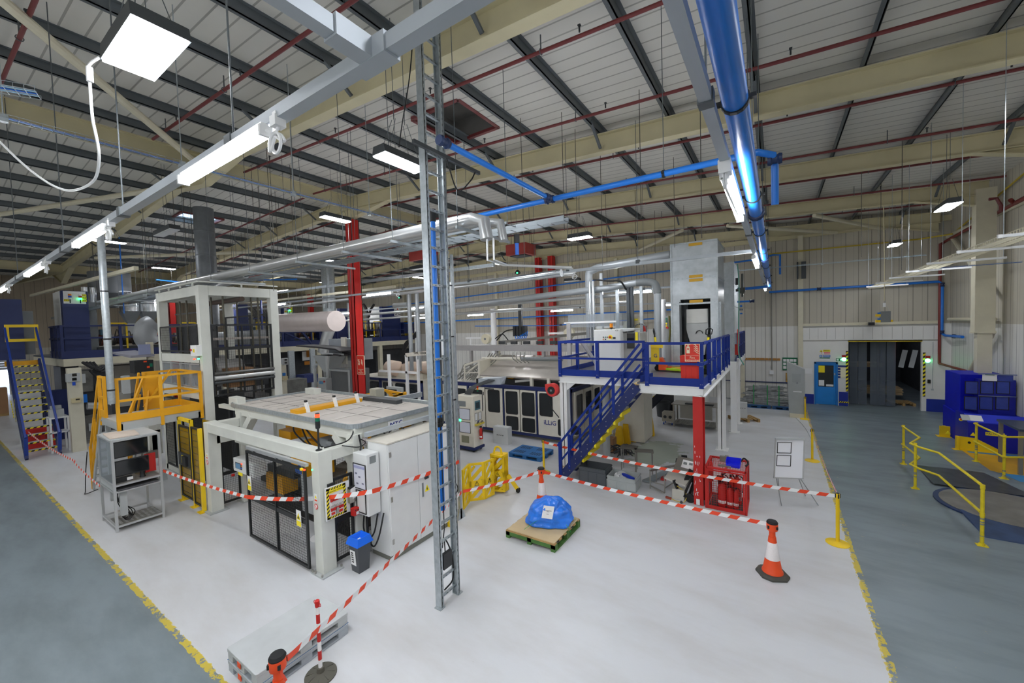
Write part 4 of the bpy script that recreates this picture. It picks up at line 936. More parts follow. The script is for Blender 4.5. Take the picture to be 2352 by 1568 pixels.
dust = mat('dusty_top','#c3bcb4',.65,var=.1,scale=2.5)
k = MB(); k.box((-12.8,5.0,2.62),(-9.97,7.32,2.66)); k.box((-9.55,5.0,2.62),(-7.3,7.32,2.66)); k.box((-9.97,5.0,2.62),(-9.55,5.1,2.66)); k.build('table_top', dust, t)
k = MB()
for x in (-12.3,-11.55,-10.75,-10.35): k.box((x,5.15,2.661),(x+.02,7.2,2.664))
for y in (5.6,6.5): k.box((-12.7,y,2.661),(-10.0,y+.02,2.664))
for y in (5.7,6.45): k.box((-9.5,y,2.661),(-7.35,y+.015,2.664))
k.build('panel_seam', mat('seam','#6b6661',.8), t)
k = MB(); [k.box((x,5.02,2.664),(x+.05,7.3,2.672)) for x in (-11.2,-10.5,-10.02,-8.9,-8.2)]; k.build('panel_strip', mat('dusty_strip','#d2cdc6',.6), t)
rp = rrect(5.7,2.62,.2,6,-10.0,6.16)
MB().path([(x,y,2.66) for x,y in rp], .025, .1, closed=True).build('edge_band', galv, t)
k = MB(); k.box((-9.93,5.05,2.55),(-9.6,6.85,2.74)); k.build('yellow_beam', amber, t)
for y in (5.3,6.05,6.7): k = MB(); k.bar((-9.55,y,2.62),(-9.62,y-.02,2.9),.05,.08); k.build('bracket', whitem, t); MB().cb((-9.63,y-.02,2.93),(.07,.05,.05)).build('knob', black, t)
for x0,x1,y in ((-9.0,-7.9,7.9),(-12.9,-9.5,7.7)): pass
k = MB(); k.path([(-9.4,7.45,2.66),(-6.6,7.45,2.66)], .08, .12); k.path([(-8.9,7.5,2.66),(-8.9,8.4,2.66)], .08, .14); k.build('rear_channel', galv, t)
k = MB(); k.box((-9.75,7.2,2.62),(-9.45,7.5,2.95)); k.build('motor_cover', mat('motor_grey','#a7a595',.5), t, bevel=.02); box((-9.7,6.95,2.66),(-8.3,7.15,2.76)).build('cable_chain', dkgrey, t)
for p,m_ in (((-13.1,4.95,2.62),white),((-12.6,6.9,2.62),white)): box(p,(p[0]+.55,p[1]+.22,p[2]+.22)).build('end_box', m_, t, bevel=.01)
pl = plate((-7.165,5.95,2.49), YA, ZA, .42, .2, .012).build('logo_plate', whitem, t); text('MTG', .17, inkblue, t, (-7.155,5.97,2.485), YA, ZA, 'logo_lettering', .004);
MB().hexa([(-7.158,5.77,2.43),(-7.153,5.77,2.43),(-7.153,5.79,2.43),(-7.158,5.79,2.43),(-7.158,5.8,2.55),(-7.153,5.8,2.55),(-7.153,5.82,2.55),(-7.158,5.82,2.55)]).build('logo_bar', inkblue, t)
def mesh_panel(name, o, u, W, H, label, parent=None, s=.04, mids=(), bars=(), m=black, fr=.05):
    """black framed welded mesh panel standing in the plane (u,z)"""
    o=V(o);u=V(u).normalized(); k = MB(); k.frame(o,u,ZA,W,H,fr,.04)
    for x in mids: k.bar(o+u*x+ZA*fr, o+u*x+ZA*(H-fr), fr, .03, up=u)
    for z in bars: k.bar(o+ZA*z+u*fr, o+ZA*z+u*(W-fr), .03, .09)
    if parent is None:
        par = thing(name, label, 'mesh guard', o)
        k.build('frame', m, par)
    else: par = k.build(name, m, parent)
    g = MB().grid(o+u*fr+ZA*fr, u, ZA, W-2*fr, H-2*fr, s, s*1.35, .0038); g.build('wire_mesh', m, par)
    return par
mesh_panel('sliding_mesh_door', (-9.88,4.02,.08), XA, 2.42, 1.95, 'large black mesh sliding door at the front of the sheet stacker', mids=(1.25,), bars=(.9,))
k = MB(); k.box((-9.9,4.02,2.06),(-7.45,4.08,2.12)); k.build('door_track', alu, t); k = MB(); [k.cb((x,4.05,2.04),(.05,.05,.05)) for x in (-9.6,-8.6,-7.6)]; k.build('track_roller', grey, t)
mesh_panel('mesh_guard', (-7.22,4.4,.1), YA, .43, 1.65, 'narrow black mesh guard between the two front posts, behind lockout board', bars=(.8,))
mesh_panel('mesh_guard', (-12.35,4.4,.1), YA, .45, 1.9, 'narrow black mesh guard at the left end of stacker', bars=(.8,))
mesh_panel('mesh_guard', (-12.2,7.35,.1), XA, 4.9, 2.1, 'long black mesh guard along the rear of the stacker', mids=(1.2,2.4,3.6), s=.06)
mesh_panel('mesh_guard', (-7.2,5.1,.1), YA, 2.1, 1.7, 'black mesh guard behind the electrical cabinet', s=.06)
box((-12.4,4.3,1.78),(-12.2,4.85,1.98)).build('arm', white, t); box((-11.2,4.32,1.95),(-9.7,4.36,2.12)).build('arm', white, t)
box((-12.0,5.2,.01),(-8.0,7.0,.03)).build('shade_sheet', mat('shade_black','#2a2b2c',.6), t)  # black sheet laid over the floor to stand in for shade inside the stacker
# machinery inside
t = thing('stacker_carriage', 'yellow lifting carriage with conveyor inside the sheet stacker', 'machine', (-9,5.9,0))
for a, m_, nm in (((640,986,668,1010,5.6,.5),amber,'end_block'),((672,980,700,1000,6.0,.4),amber,'end_block'),((700,988,800,1008,6.2,.3),amber,'beam'),((668,1040,742,1092,5.25,.3),amber,'side_panel'),((650,1075,735,1100,5.6,.5),dkgrey,'conveyor_frame'),((600,1110,735,1135,5.9,.5),dkgrey,'conveyor_frame'),((690,1010,800,1022,6.0,.25),silver,'roller'),((700,1022,800,1034,5.8,.2),amber,'beam')):
    slab(*a).build(nm, m_, t)
box((-11.9,5.9,1.75),(-9.5,6.1,1.95)).build('cross_beam', amber, t); box((-11.9,6.3,1.6),(-9.5,6.5,1.7)).build('roller', silver, t)
box((-12,5.4,.75),(-10.6,6.6,.95)).build('bed', dkgrey, t); box((-11.9,5.3,.3),(-11.0,5.7,.75)).build('yellow_stand', amber, t)
for x in (-11.6,-9.9,-8.0): box((x,5.4,0),(x+.12,5.55,1.7)).build('inner_post', white, t)
MB().hexa([(-9.6,5.3,.9),(-7.7,5.3,.9),(-7.7,6.9,.9),(-9.6,6.9,.9),(-9.6,5.3,1.0),(-7.7,5.3,1.0),(-7.7,6.9,1.3),(-9.6,6.9,1.3)]).build('perforated_bed', mat('perf_plate','#8f8b82',.5,.5,var=.3,scale=30), t)
k = MB(); k.tube([(-9.55,5.0,1.35),(-9.2,5.0,1.35)], .1, 14); k.build('motor', pblue, t); MB().lathe([(.14,-.03),(.14,.03)], (-9.15,5.0,1.38), 18, ax=XA).build('flange', amber, t); box((-9.5,5.0,.35),(-8.95,5.2,1.25)).build('gearbox_cover', ltgrey, t)
k = MB(); [k.tube(curve3(q,5), .02, 6) for q in ([(-9.6,4.95,2.5),(-9.65,5.0,2.2),(-9.2,5.2,1.8),(-8.9,5.4,1.6)],[(-9.3,5.0,2.45),(-9.0,5.1,2.1),(-8.8,5.3,1.8)],[(-9.4,5.0,2.45),(-9.25,5.1,2.0),(-9.0,5.3,1.7)])]; k.build('hose', rubber, t)
k = MB(); k.cb((-8.75,5.3,2.05),(.35,.25,.18)); k.tube([(-8.6,5.2,2.05),(-8.4,5.2,2.05)],.07,12); k.cb((-8.9,5.3,1.8),(.15,.2,.25)); k.build('gear_motor', grey, t)
for p_ in (((-7.6,7.0,1.5),(-8.3,7.2,2.2)),): box(*p_).build('rear_drive', amber, t)
k = MB(); k.bar((-8.3,6.9,1.6),(-7.6,6.9,2.3),.08,.12); k.bar((-8.2,5.3,1.2),(-7.5,5.3,2.1),.06,.1); k.build('strut', amber, t)
one(MB().lathe([(.22,0),(.24,.004),(.1,.012),(.0,.014)], (-8.55,4.9,.0), 14),'crumpled_sheet',paper,'crumpled white sheet lying on the floor inside mesh door','paper')
# signal tower
t = thing('signal_tower','black signal tower with glowing red lamp on the stacker corner','signal lamp',(-7.28,4.2,2.36))
MB().lathe([(.06,0),(.06,.015),(.018,.03),(.018,.42)], (-7.28,4.2,2.36), 14).build('stem', black, t); MB().lathe([(.04,.42),(.045,.45),(.045,.56)], (-7.28,4.2,2.36), 16).build('base', black, t)
for i,m_ in ((0,lens_green),(1,glow_red)): MB().lathe([(.043,.56+.07*i),(.043,.63+.07*i)], (-7.28,4.2,2.36), 16).build('lens', m_, t)
MB().lathe([(.044,.7),(.03,.715)], (-7.28,4.2,2.36), 16).build('cap', black, t)
# control box on mid post
t = thing('control_box','white control box with blue screen and red button on left stacker post','control box',(-12.1,4.6,1))
b0 = slab(535,1050,583,1098,4.55,.3); b0.build('case', white2, t, bevel=.015)
slab(541,1062,552,1078,4.545,.006).build('screen', lcd, t); slab(540,1060,556,1080,4.548,.005).build('bezel', dkgrey, t)
for i in range(3): slab(553,1064+5*i,555.5,1067+5*i,4.54,.006).build('button', (glow_red,lens_amber,lens_blue)[i], t)
slab(547,1083,557,1094,4.546,.006).build('yellow_label', signyellow, t); MB().lathe([(.035,-.06),(.035,0)], at(538,1090,Y=4.55), 14, ax=YA).build('stop_button', lens_red, t)
# lockout station
t = thing('lockout_station','white lockout board with striped border and red padlocks on the front post','safety board',(-7.1,4.5,.9))
X_ = -7.1; a_ = at(748,1124,X=X_); c_ = at(795,1172,X=X_); y0_,y1_ = a_.y,c_.y; z1_ = at(748,1124,X=X_).z; z0_ = at(752,1194,X=X_).z
YC,ZC,WB,HB = (y0_+y1_)/2,(z0_+z1_)/2,y1_-y0_,z1_-z0_
plate((X_,YC+.03,ZC), YA, ZA, WB+.1, HB+.04, .02).build('board', whitem, t); f_ = X_+.012
hazard('border_stripe', (f_,y0_,z0_), YA, ZA, .05, HB, 16, '', '', t); hazard('border_stripe', (f_,y1_-.05,z0_), YA, ZA, .05, HB, 16, '', '', t); hazard('border_stripe', (f_,y0_,z0_), YA, ZA, WB, .04, 14, '', '', t); hazard('border_stripe', (f_,y0_,z1_-.04), YA, ZA, WB, .04, 14, '', '', t)
plate((f_+.004,YC,z1_-.075), YA, ZA, WB-.1, .06, .004).build('title_band', signyellow, t); text('LOCKOUT STATION', .036, ink, t, (f_+.007,YC,z1_-.077), YA, ZA, 'title_lettering', .001)
for i in range(5):
    y = y0_+.09+i*(WB-.18)/4
    for z,r_ in ((z1_-.24,red),(z1_-.42,red)):
        k = MB(); k.tube([(f_+.02,y-.016,z+.03)]+arc((f_+.02,y,z+.06),.016,PI,0,6,YA,ZA)+[(f_+.02,y+.016,z+.03)], .005, 6); k.build('shackle', steel, t)
        MB().cb((f_+.02,y,z),(.025,.045,.055)).build('padlock', r_, t, bevel=.005)
for y in (y0_+.12,y1_-.12):
    plate((f_+.005,y,z0_+.12), YA, ZA, .11, .15, .004).build('tag_card', paper, t); plate((f_+.008,y,z0_+.085), YA, ZA, .08, .05, .003).build('tag_red', signred, t)
MB().cb((f_+.02,YC,z0_+.12),(.03,.045,.12)).build('hasp', steel, t); MB().cb((X_-.03,y0_+.12,z1_+.04),(.04,.12,.06)).build('bracket', black, t)
t = thing('document_holder','steel document pocket with white papers beside the lockout board','document holder',(-7.0,4.85,1.3))
box((-7.08,4.62,1.22),(-7.0,4.92,1.5)).build('pocket', steel, t); MB().prism([(4.68,1.3),(4.75,1.3),(4.75,1.42),(4.85,1.5),(4.85,1.56),(4.64,1.5),(4.64,1.44),(4.68,1.41)], 0, -6.998, -6.99).build('sheet', paper, t); box((-7.06,4.62,1.5),(-7.0,4.9,1.54)).build('clip', black, t)
t = thing('lock_box','red group lock box hanging under the document pocket','lock box',(-6.95,4.75,.97))
box((-7.03,4.64,.97),(-6.92,4.84,1.12)).build('body', red, t, bevel=.008); k = MB(); [k.cb((-6.918,4.68+.055*i,1.08),(.006,.02,.02)) for i in range(3)]; k.build('lock_hole', ink, t); plate((-6.915,4.74,1.02), YA, ZA, .1, .06, .003).build('emblem', mat('tape_white','#eef0f2'), t)
for X0,y,z,lb in ((-7.28,4.095,1.38,'front post'),(-12.3,4.095,1.4,'left post')):
    t = thing('warning_sticker','yellow warning and red no entry stickers on the %s of the stacker' % lb,'sticker',(X0,y,z))
    plate((X0,y,z+.09), XA, ZA, .1, .16, .004).build('white_backing', paper, t); k = MB().prism([(X0-.035,z+.09),(X0+.035,z+.09),(X0,z+.15)], 1, y-.004, y-.003); k.build('warning_triangle', signyellow, t); plate((X0,y-.004,z+.05), XA, ZA, .08, .03, .002).build('orange_strip', orange, t)
    MB().lathe([(.055,0),(.055,.004)], (X0,y-.002,z-.07), 20, ax=(0,-1,0)).build('ring', signred, t); MB().lathe([(.042,0),(.042,.003)], (X0,y-.006,z-.07), 20, ax=(0,-1,0)).build('disc', paper, t); MB().bar((X0-.035,y-.011,z-.035),(X0+.035,y-.011,z-.105),.003,.012).build('slash', signred, t)
for (x,z,lb) in ((-7.72,1.02,'yellow and white warning sign on the right end of mesh door'),(-9.72,1.32,'yellow and white warning sign on the left end of mesh door')):
    t = thing('warning_sign',lb,'sign',(x,3.99,z)); plate((x,3.985,z), XA, ZA, .17, .32, .005).build('board', paper, t); plate((x,3.98,z-.1), XA, ZA, .15, .1, .003).build('text_panel', signyellow, t); MB().prism([(x-.065,z-.02),(x+.065,z-.02),(x,z+.11)], 1, 3.977, 3.98).build('triangle', signyellow, t); MB().prism([(x-.03,z),(x+.03,z),(x,z+.06)], 1, 3.974, 3.977).build('pictogram', ink, t)
k = MB(); k.cb((-7.52,3.98,2.02),(.06,.04,.04)); one(k,'door_interlock',signyellow,'small yellow and red interlock switch at top right of mesh door','switch'); k = MB(); k.cb((-7.44,3.99,2.02),(.03,.03,.03)); one(k,'indicator_lamp',glow_red,'tiny red indicator at top right of mesh door','lamp'); k = MB(); k.cb((-7.36,4.09,2.0),(.018,.02,.018)); one(k,'indicator_lamp',glow_green,'tiny green indicator on the front post','lamp')
# ---- electrical cabinet
t = thing('electrical_cabinet','white two door electrical cabinet with grey control panel on its side','cabinet',(-6.7,5.9,0))
box((-7.0,5.07,.1),(-6.4,6.78,2.36)).build('body', white2, t, bevel=.008); box((-6.99,5.09,0),(-6.4,6.76,.1)).build('plinth', mat('plinth_grey','#77786f',.6), t); box((-7.02,5.05,2.36),(-6.36,6.8,2.385)).build('top', mat('cabinet_top','#d0cbbf',.6), t)
for a,b_ in ((5.08,5.84),(5.85,6.77)):
    d = box((-6.4,a,.12),(-6.365,b_,2.35)).build('door', white2, t, bevel=.006)
    if a < 5.5:
        for z in (.35,1.2,2.1): box((-6.36,5.09,z),(-6.345,5.13,z+.1)).build('hinge', steel, d)
    else:
        box((-6.364,5.92,1.0),(-6.35,5.96,1.3)).build('handle', grey, d); MB().cb((-6.35,6.05,1.42),(.04,.1,.12)).build('isolator', dkgrey, d); MB().prism([(6.0,1.08),(6.14,1.08),(6.07,1.22)], 0, -6.364,-6.36).build('warning_triangle', signyellow, d); MB().prism([(6.06,1.1),(6.08,1.12),(6.07,1.18),(6.055,1.14)], 0, -6.36,-6.358).build('bolt', ink, d)
c_ = box((-7.05,4.76,.98),(-6.62,5.05,2.2)).build('control_panel', white2, t, bevel=.012)
plate((-6.85,4.752,1.75), XA, ZA, .38, .48, .006).build('display', mat('display_pale','#d9dce8',.3,var=0), c_); MB().frame((-7.04,4.748,1.5),XA,ZA,.39,.5,.014,.014).build('display_frame', ink, c_); plate((-6.85,4.745,1.93), XA, ZA, .34, .05, .003).build('display_bar', mat('bar_lilac','#a7a9cf',.4,var=0), c_)
for q in ((-6.95,1.8),(-6.85,1.74),(-6.75,1.62),(-6.92,1.6)): plate((q[0],4.745,q[1]), XA, ZA, .06, .03, .003).build('display_item', mat('item_grey','#7c7f97',.5,var=0), c_)
MB().frame((-6.98,4.748,1.02),XA,ZA,.3,.45,.014,.014).build('hatch_frame', ink, c_); plate((-6.616,4.9,2.08), YA, ZA, .14, .14, .006).build('vent', grey, c_)
k = MB(); [k.tube(curve3(q,6), .016, 7) for q in ([(-6.95,4.9,.98),(-6.93,4.85,.65),(-6.75,4.82,.5),(-6.6,4.85,.65),(-6.6,4.95,.98)],[(-6.85,4.9,.98),(-6.8,4.85,.55),(-6.6,4.82,.38),(-6.48,4.87,.6),(-6.48,5.0,1.0)])]; k.build('cable_loop', rubber, t)
one(MB().bar((-6.95,5.0,2.5),(-6.95,6.9,2.5),.09,.09),'cable_trunking',mat('trunking_grey','#b3bac0'),'grey cable trunking lying along the rear top of white cabinet','trunking')
k = MB(); k.tube(curve3([(-7.15,5.5,2.5),(-7.05,5.6,2.36),(-6.95,5.75,2.5),(-6.9,5.95,2.42)],6), .014, 6); k.tube(curve3([(-7.1,4.95,2.5),(-7.05,4.95,2.3),(-7.0,4.9,2.2)],6), .02, 6); one(k,'black_cable',rubber,'black cables between the stacker table and the cabinet top','cable')
k = MB(); k.tube(curve3([(-7.25,4.95,2.65),(-7.18,4.85,2.5),(-7.2,4.7,2.4),(-7.27,4.3,2.38)],6), .014, 6); k.tube(curve3([(-7.15,5.0,2.4),(-7.1,5.1,2.3),(-7.13,4.95,2.24),(-7.15,4.6,2.36)],6), .01, 6); one(k,'black_cable',rubber,'black cables at the near corner of stacker table by signal tower','cable')
# ---- waste bin
t = thing('waste_bin','dark grey waste bin with blue funnel lid and white label','bin',(-6.72,4.6,0))
k = MB(); a,b_,h=.115,.15,.56; k.hexa([(-a,-a,0),(a,-a,0),(a,a,0),(-a,a,0),(-b_,-b_,h),(b_,-b_,h),(b_,b_,h),(-b_,b_,h)]); k.build('body', mat('bin_grey','#4a4d52',.55), t, world=False, bevel=.012)
k = MB(); A=[(-.185,-.185,.54),(.185,-.185,.54),(.185,.185,.54),(-.185,.185,.54)]; B=[(x*.76,y*.76,.68) for x,y,z in A]; C=[(x*.62,y*.62,.67) for x,y,z in A]; D=[(x*.4,y*.4,.58) for x,y,z in A]
k._add(A+B+C+D, [(3,2,1,0)]+[(r*4+i,r*4+(i+1)%4,r*4+4+(i+1)%4,r*4+4+i) for r in range(3) for i in range(4)]+[(12,13,14,15)]); k.build('lid', binblue, t, world=False, bevel=.008)
k = MB(); k.hexa([(-.09,-.135,.15),(.06,-.135,.15),(.06,-.131,.15),(-.09,-.131,.15),(-.1,-.153,.44),(.06,-.153,.44),(.06,-.149,.44),(-.1,-.149,.44)]); k.build('label', paper, t, world=False)
k = MB(); [k.cb((-.02,-.1475-.0009*(i*4),.22+.045*i),(.06,.004,.018)) for i in range(5)]; k.build('label_text', ink, t, world=False); MB().cb((0,0,.6),(.06,.05,.02)).build('paper_scrap', paper, t, world=False)
# ================================================================== LEFT: WORKSTATION, GUARDS, TALL FRAME, STEPS
t = thing('aluminium_workstation', 'aluminium profile workstation with two black monitors and dusty cardboard on top', 'workstation', (-13.65,2.9,0))
x0,x1,ya,yb,H_ = -14.28,-13.08,2.5,3.36,2.2
for x in (x0,x1):
    for y in (ya,yb): box((x-.025,y-.025,0 if not (x==x0 and y==yb) else 0),(x+.025,y+.025,H_)).build('leg', alu, t)
k = MB()
for z in (.12,.95,1.1,H_-.03):
    for y in (ya,yb): k.box((x0,y-.02,z-.02),(x1,y+.02,z+.02))
    for x in (x0,x1): k.box((x-.02,ya,z-.02),(x+.02,yb,z+.02))
k.build('crossbar', alu, t)
box((x0,ya,H_-.01),(x1,yb,H_+.01)).build('top_panel', ltgrey, t); box((x0+.02,ya+.02,1.1),(x1-.02,yb-.02,1.13)).build('desk_top', mat('desk_grey','#8b8781',.35,.3), t)
box((x0+.1,ya+.05,.96),(x1+.02,yb-.05,1.0)).build('keyboard_shelf', mat('shelf_dark','#55565a',.5), t); box((x0,ya-.005,1.14),(x1,ya+.003,H_-.05)).build('side_window', acrylic, t); box((x0,ya-.012,.98),(x1,ya+.0,1.08)).build('side_panel', ltgrey, t)
cp = mat('chequer_plate','#9b9a95',.35,.7,var=.1); box((x0+.5,ya+.02,.13),(x1,yb-.02,.15)).build('base_plate', cp, t)
k = MB(); [k.bar((x0+.55+.1*i+.05*(j%2),ya+.08+.1*j,.152),(x0+.6+.1*i+.05*(j%2),ya+.12+.1*j,.152),.03,.006) for i in range(6) for j in range(8)]; k.build('tread_pattern', alu, t)
box((x1-.06,yb+.02,.95),(x1+.02,yb+.12,1.2)).build('side_box', grey, t); box((x1-.25,ya+.12,.3),(x1-.15,ya+.24,.93)).build('lift_column', ltgrey, t)
for z0,z1,lb in ((1.72,2.12,'upper black monitor in aluminium workstation'),(1.27,1.65,'lower black monitor in aluminium workstation')):
    q = thing('monitor',lb,'monitor',(x1-.15,ya+.35,z0)); box((x1-.2,ya+.05,z0),(x1-.14,ya+.68,z1)).build('casing', black, q, bevel=.006); box((x1-.139,ya+.07,z0+.03),(x1-.136,ya+.66,z1-.02)).build('screen', darkglass, q); box((x1-.3,ya+.3,z0+.1),(x1-.2,ya+.42,z0+.25)).build('mount', dkgrey, q)
k = MB(); k.hexa([(-14.1,2.55,2.215),(-13.2,2.5,2.215),(-13.1,3.0,2.215),(-13.9,3.1,2.215),(-14.1,2.55,2.24),(-13.2,2.5,2.23),(-13.1,3.0,2.25),(-13.9,3.1,2.225)]); one(k,'cardboard_sheet',mat('board_pale','#cdbfb2',.8),'pale buckled cardboard sheets lying on top of the workstation','cardboard')
one(box((-13.35,3.12,1.2),(-13.3,3.33,1.66)),'red_folder',red,'red panel standing at the right of the lower monitor','panel')
one(MB().lathe([(.2,-.01),(.2,.01)], (-13.4,3.1,1.33), 24, ax=XA),'tape_disc',mat('disc_beige','#a89a80',.6),'beige round disc leaning behind the desk items','disc')
k = MB(); k.lathe([(.06,1.13),(.045,1.2),(.05,1.28)], (-13.25,3.05,0), 14); one(k,'black_pot',black,'small black pot on the workstation desk','pot')
k = MB(); k.box((-13.3,2.55,1.13),(-13.2,2.85,1.24)); one(k,'barcode_printer',black,'black desk device with white paper on workstation','printer'); one(box((-13.19,2.75,1.15),(-13.185,2.86,1.22)),'paper_slip',paper,'white slip on front of the black desk device','paper')
k = MB()
for i in range(5): k.tube(curve3([(-14.0+.12*i,2.6+.05*i,.95),(-14.05+.1*i,2.7,.55),(-13.9+.1*i,2.75+.04*i,.3),(-13.6+.06*i,2.85,.2)],5), .01, 5)
k.build('cable', rubber, t); k = MB(); [k.tube(arc((-13.5+.07*i,2.75,.22),.07,0,2*PI,10,YA,ZA), .007, 5) for i in range(4)]; k.build('cable', rubber, t)
# ---- yellow gate guards
t = thing('yellow_gate', 'yellow safety gate with tinted panel and grey lock box left of stacker', 'gate', (-13.55,4.05,0))
for x,h in ((-14.0,2.36),(-13.12,2.36)):
    box((x-.035,4.02,0),(x+.035,4.09,h)).build('post', yellow, t); box((x-.1,3.95,0),(x+.12,4.16,.015)).build('foot', yellow, t)
box((-14.03,4.02,2.28),(-13.09,4.09,2.36)).build('top_bar', yellow, t)
MB().frame((-13.95,4.03,.16),XA,ZA,.8,2.0,.05,.04).build('leaf_frame', black, t); box((-13.9,4.03,.2),(-13.2,4.045,2.12)).build('panel', tintyellow, t)
k = MB(); [k.box((-13.9,4.026,.3+.17*i),(-13.2,4.03,.308+.17*i)) for i in range(11)]; k.build('panel_wire', dkgrey, t)
box((-13.95,3.98,1.05),(-13.16,4.03,1.4)).build('lock_plate', dkgrey, t); box((-13.5,3.92,1.1),(-13.25,3.98,1.36)).build('lock_box', black, t); plate((-13.62,3.975,1.24), XA, ZA, .16, .22, .004).build('lock_label', signyellow, t)
t = thing('yellow_gate', 'narrow yellow guard panel with thick post against the stacker', 'gate', (-12.8,4.05,0))
box((-12.56,4.0,0),(-12.47,4.08,2.2)).build('post', yellow, t); box((-12.66,3.92,0),(-12.42,4.1,.015)).build('foot', yellow, t)
MB().frame((-13.06,4.03,.12),XA,ZA,.5,2.08,.05,.04).build('leaf_frame', black, t); box((-13.01,4.03,.16),(-12.6,4.045,2.16)).build('panel', tintyellow, t); k = MB(); [k.box((-13.01,4.026,.3+.17*i),(-12.6,4.03,.308+.17*i)) for i in range(11)]; k.build('panel_wire', dkgrey, t)
one(box((-13.1,4.3,1.3),(-12.55,4.34,2.32)),'yellow_screen',tintyellow,'plain yellow sheet behind the gate guards','panel')
# ---- tall white frame
FX0,FX1,FY0,FY1,FH = -17.9,-14.2,4.75,7.0,6.12
t = TF = thing('tall_frame', 'tall white steel accumulator frame with black mesh and clear windows', 'machine', (-16,5.9,0))
for x in (FX0,FX1-.25):
    for y in (FY0,FY1-.25): box((x,y,0),(x+.25,y+.25,FH)).build('post', white, t, bevel=.01)
for y in (FY0+.004,FY1-.226): box((FX0+.25,y,FH-.3),(FX1-.25,y+.22,FH-.004)).build('top_beam', white, t, bevel=.01)
for x in (FX0+.004,FX1-.226): box((x,FY0+.25,FH-.3),(x+.22,FY1-.25,FH-.004)).build('top_beam', white, t, bevel=.01)
k = MB(); k.path([(FX0,FY0,FH+.1),(FX1,FY0,FH+.1),(FX1,FY1,FH+.1)], .04, .04); [k.bar((x,FY0,FH),(x,FY0,FH+.1),.04) for x in (-17.5,-16.6,-15.6,-14.6)]; k.bar((FX1,5.9,FH),(FX1,5.9,FH+.1),.04); k.build('top_rail', white, t)
tb([(FX0+.3,5.9,5.75),(FX1,5.9,5.75)], .08, 10).build('cross_shaft', mat('brown_pipe','#4a3a30',.5), t); tb([(FX0,6.4,6.35),(FX1+.1,6.0,6.5)], .1, 10).build('roof_roll', mat('roll_grey','#a6a9aa',.4,.3), t)
Z = lambda px,py: at(px,py,Y=FY0).z
k = MB(); 
for x,y in ((-17.2,5.2),(-16.6,5.2),(-14.9,5.3),(-14.6,5.9),(-14.3,5.4),(-14.3,6.2),(-14.3,6.4)): k.tube([(x,y,FH-.3),(x,y,2.7)], .028, 8)
k.build('chain_rod', mat('chain_dark','#4a4639',.5,.3), t)
mz0,mz1 = Z(400,808),Z(400,748)
mesh_panel('mesh_panel', (FX0+.2,FY0+.02,mz0), XA, 3.3, mz1-mz0, '', t, mids=(1.6,), s=.06)
box((FX0+.2,FY0+.5,mz0-.2),(FX1-.3,FY0+.55,mz1)).build('dark_screen', mat('screen_dark','#37393b',.6), t)
box((FX0+.2,FY0,Z(400,830)),(FX1-.2,FY0+.2,Z(400,812))).build('cross_beam', white, t); box((FX0+.2,FY0,Z(410,908)),(FX1-.2,FY0+.2,Z(410,884))).build('cross_beam', white, t)
wz0,wz1 = Z(405,884),Z(405,832)
for i in range(4):
    x = FX0+.25+.82*i; MB().frame((x,FY0+.02,wz0),XA,ZA,.8,wz1-wz0,.04,.04).build('window_frame', alu, t); box((x+.04,FY0+.04,wz0+.04),(x+.76,FY0+.05,wz1-.04)).build('window_pane', acrylic, t)
k = MB(); k.lathe([(.5,-.4),(.5,.4)], (-16.9,5.9,(wz0+wz1)/2), 24, ax=YA); k.lathe([(.45,-.4),(.45,.4)], (-15.6,5.9,(wz0+wz1)/2-.05), 24, ax=YA); k.build('web_roll', mat('roll_plastic','#9d9c9a',.4), t, smooth=True)
box((-15.2,5.6,wz0-.1),(-14.6,6.3,wz0+.5)).build('cardboard_core', boxboard, t); box((FX0+.3,5.0,wz0+.3),(FX1-.3,5.03,wz0+.36)).build('orange_bar', mat('bar_tan','#a8814b',.5), t)
mesh_panel('lower_mesh', (FX0+.2,FY0+.02,.2), XA, 3.25, Z(410,908)-.3, '', t, mids=(.8,1.6,2.4), s=.07)
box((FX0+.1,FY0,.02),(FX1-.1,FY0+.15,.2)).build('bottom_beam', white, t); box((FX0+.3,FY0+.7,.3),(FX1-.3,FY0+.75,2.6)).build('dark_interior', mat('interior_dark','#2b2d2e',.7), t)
zf = lambda px,py: at(px,py,X=FX1).z
q0 = zf(470,745)
mesh_panel('front_mesh', (FX1-.02,FY0+.25,2.75), YA, 1.75, q0-2.75, '', t, mids=(.85,), bars=(q0-2.75-.75,), s=.06)
box((FX1-.3,FY0+.2,zf(560,775)-.05),(FX1-.2,FY1-.2,zf(560,775)+.02)).build('web_table', mat('web_pale','#b7aea6',.5), t)
for dz,m_,r_ in ((0,silver,.07),(.14,mat('roller_dark','#6a6a68',.3,.7),.05),(-.14,dkgrey,.05)): tb([(FX1+.02,FY0+.28,zf(560,862)+dz),(FX1+.02,FY1-.25,zf(560,862)+dz)], r_, 14).build('roller', m_, t, smooth=True)
mesh_panel('inner_mesh', (FX0+.3,FY1-.3,2.3), XA, 3.2, 3.0, '', t, mids=(1.0,2.0), bars=(1.2,), s=.08)
k = MB(); k.box((FX0+.3,FY0+.4,3.2),(FX1-.3,FY1-.4,3.3)); [k.box((FX0+.4,FY0+.4+.2*i,3.3),(FX1-.4,FY0+.44+.2*i,3.33)) for i in range(8)]; k.build('slatted_deck', mat('slat_grey','#a19a94',.5), t)
for a in (-17.2,-16.4): box((a,6.2,0),(a+.3,6.6,2.6)).build('inner_post', dkgrey, t)
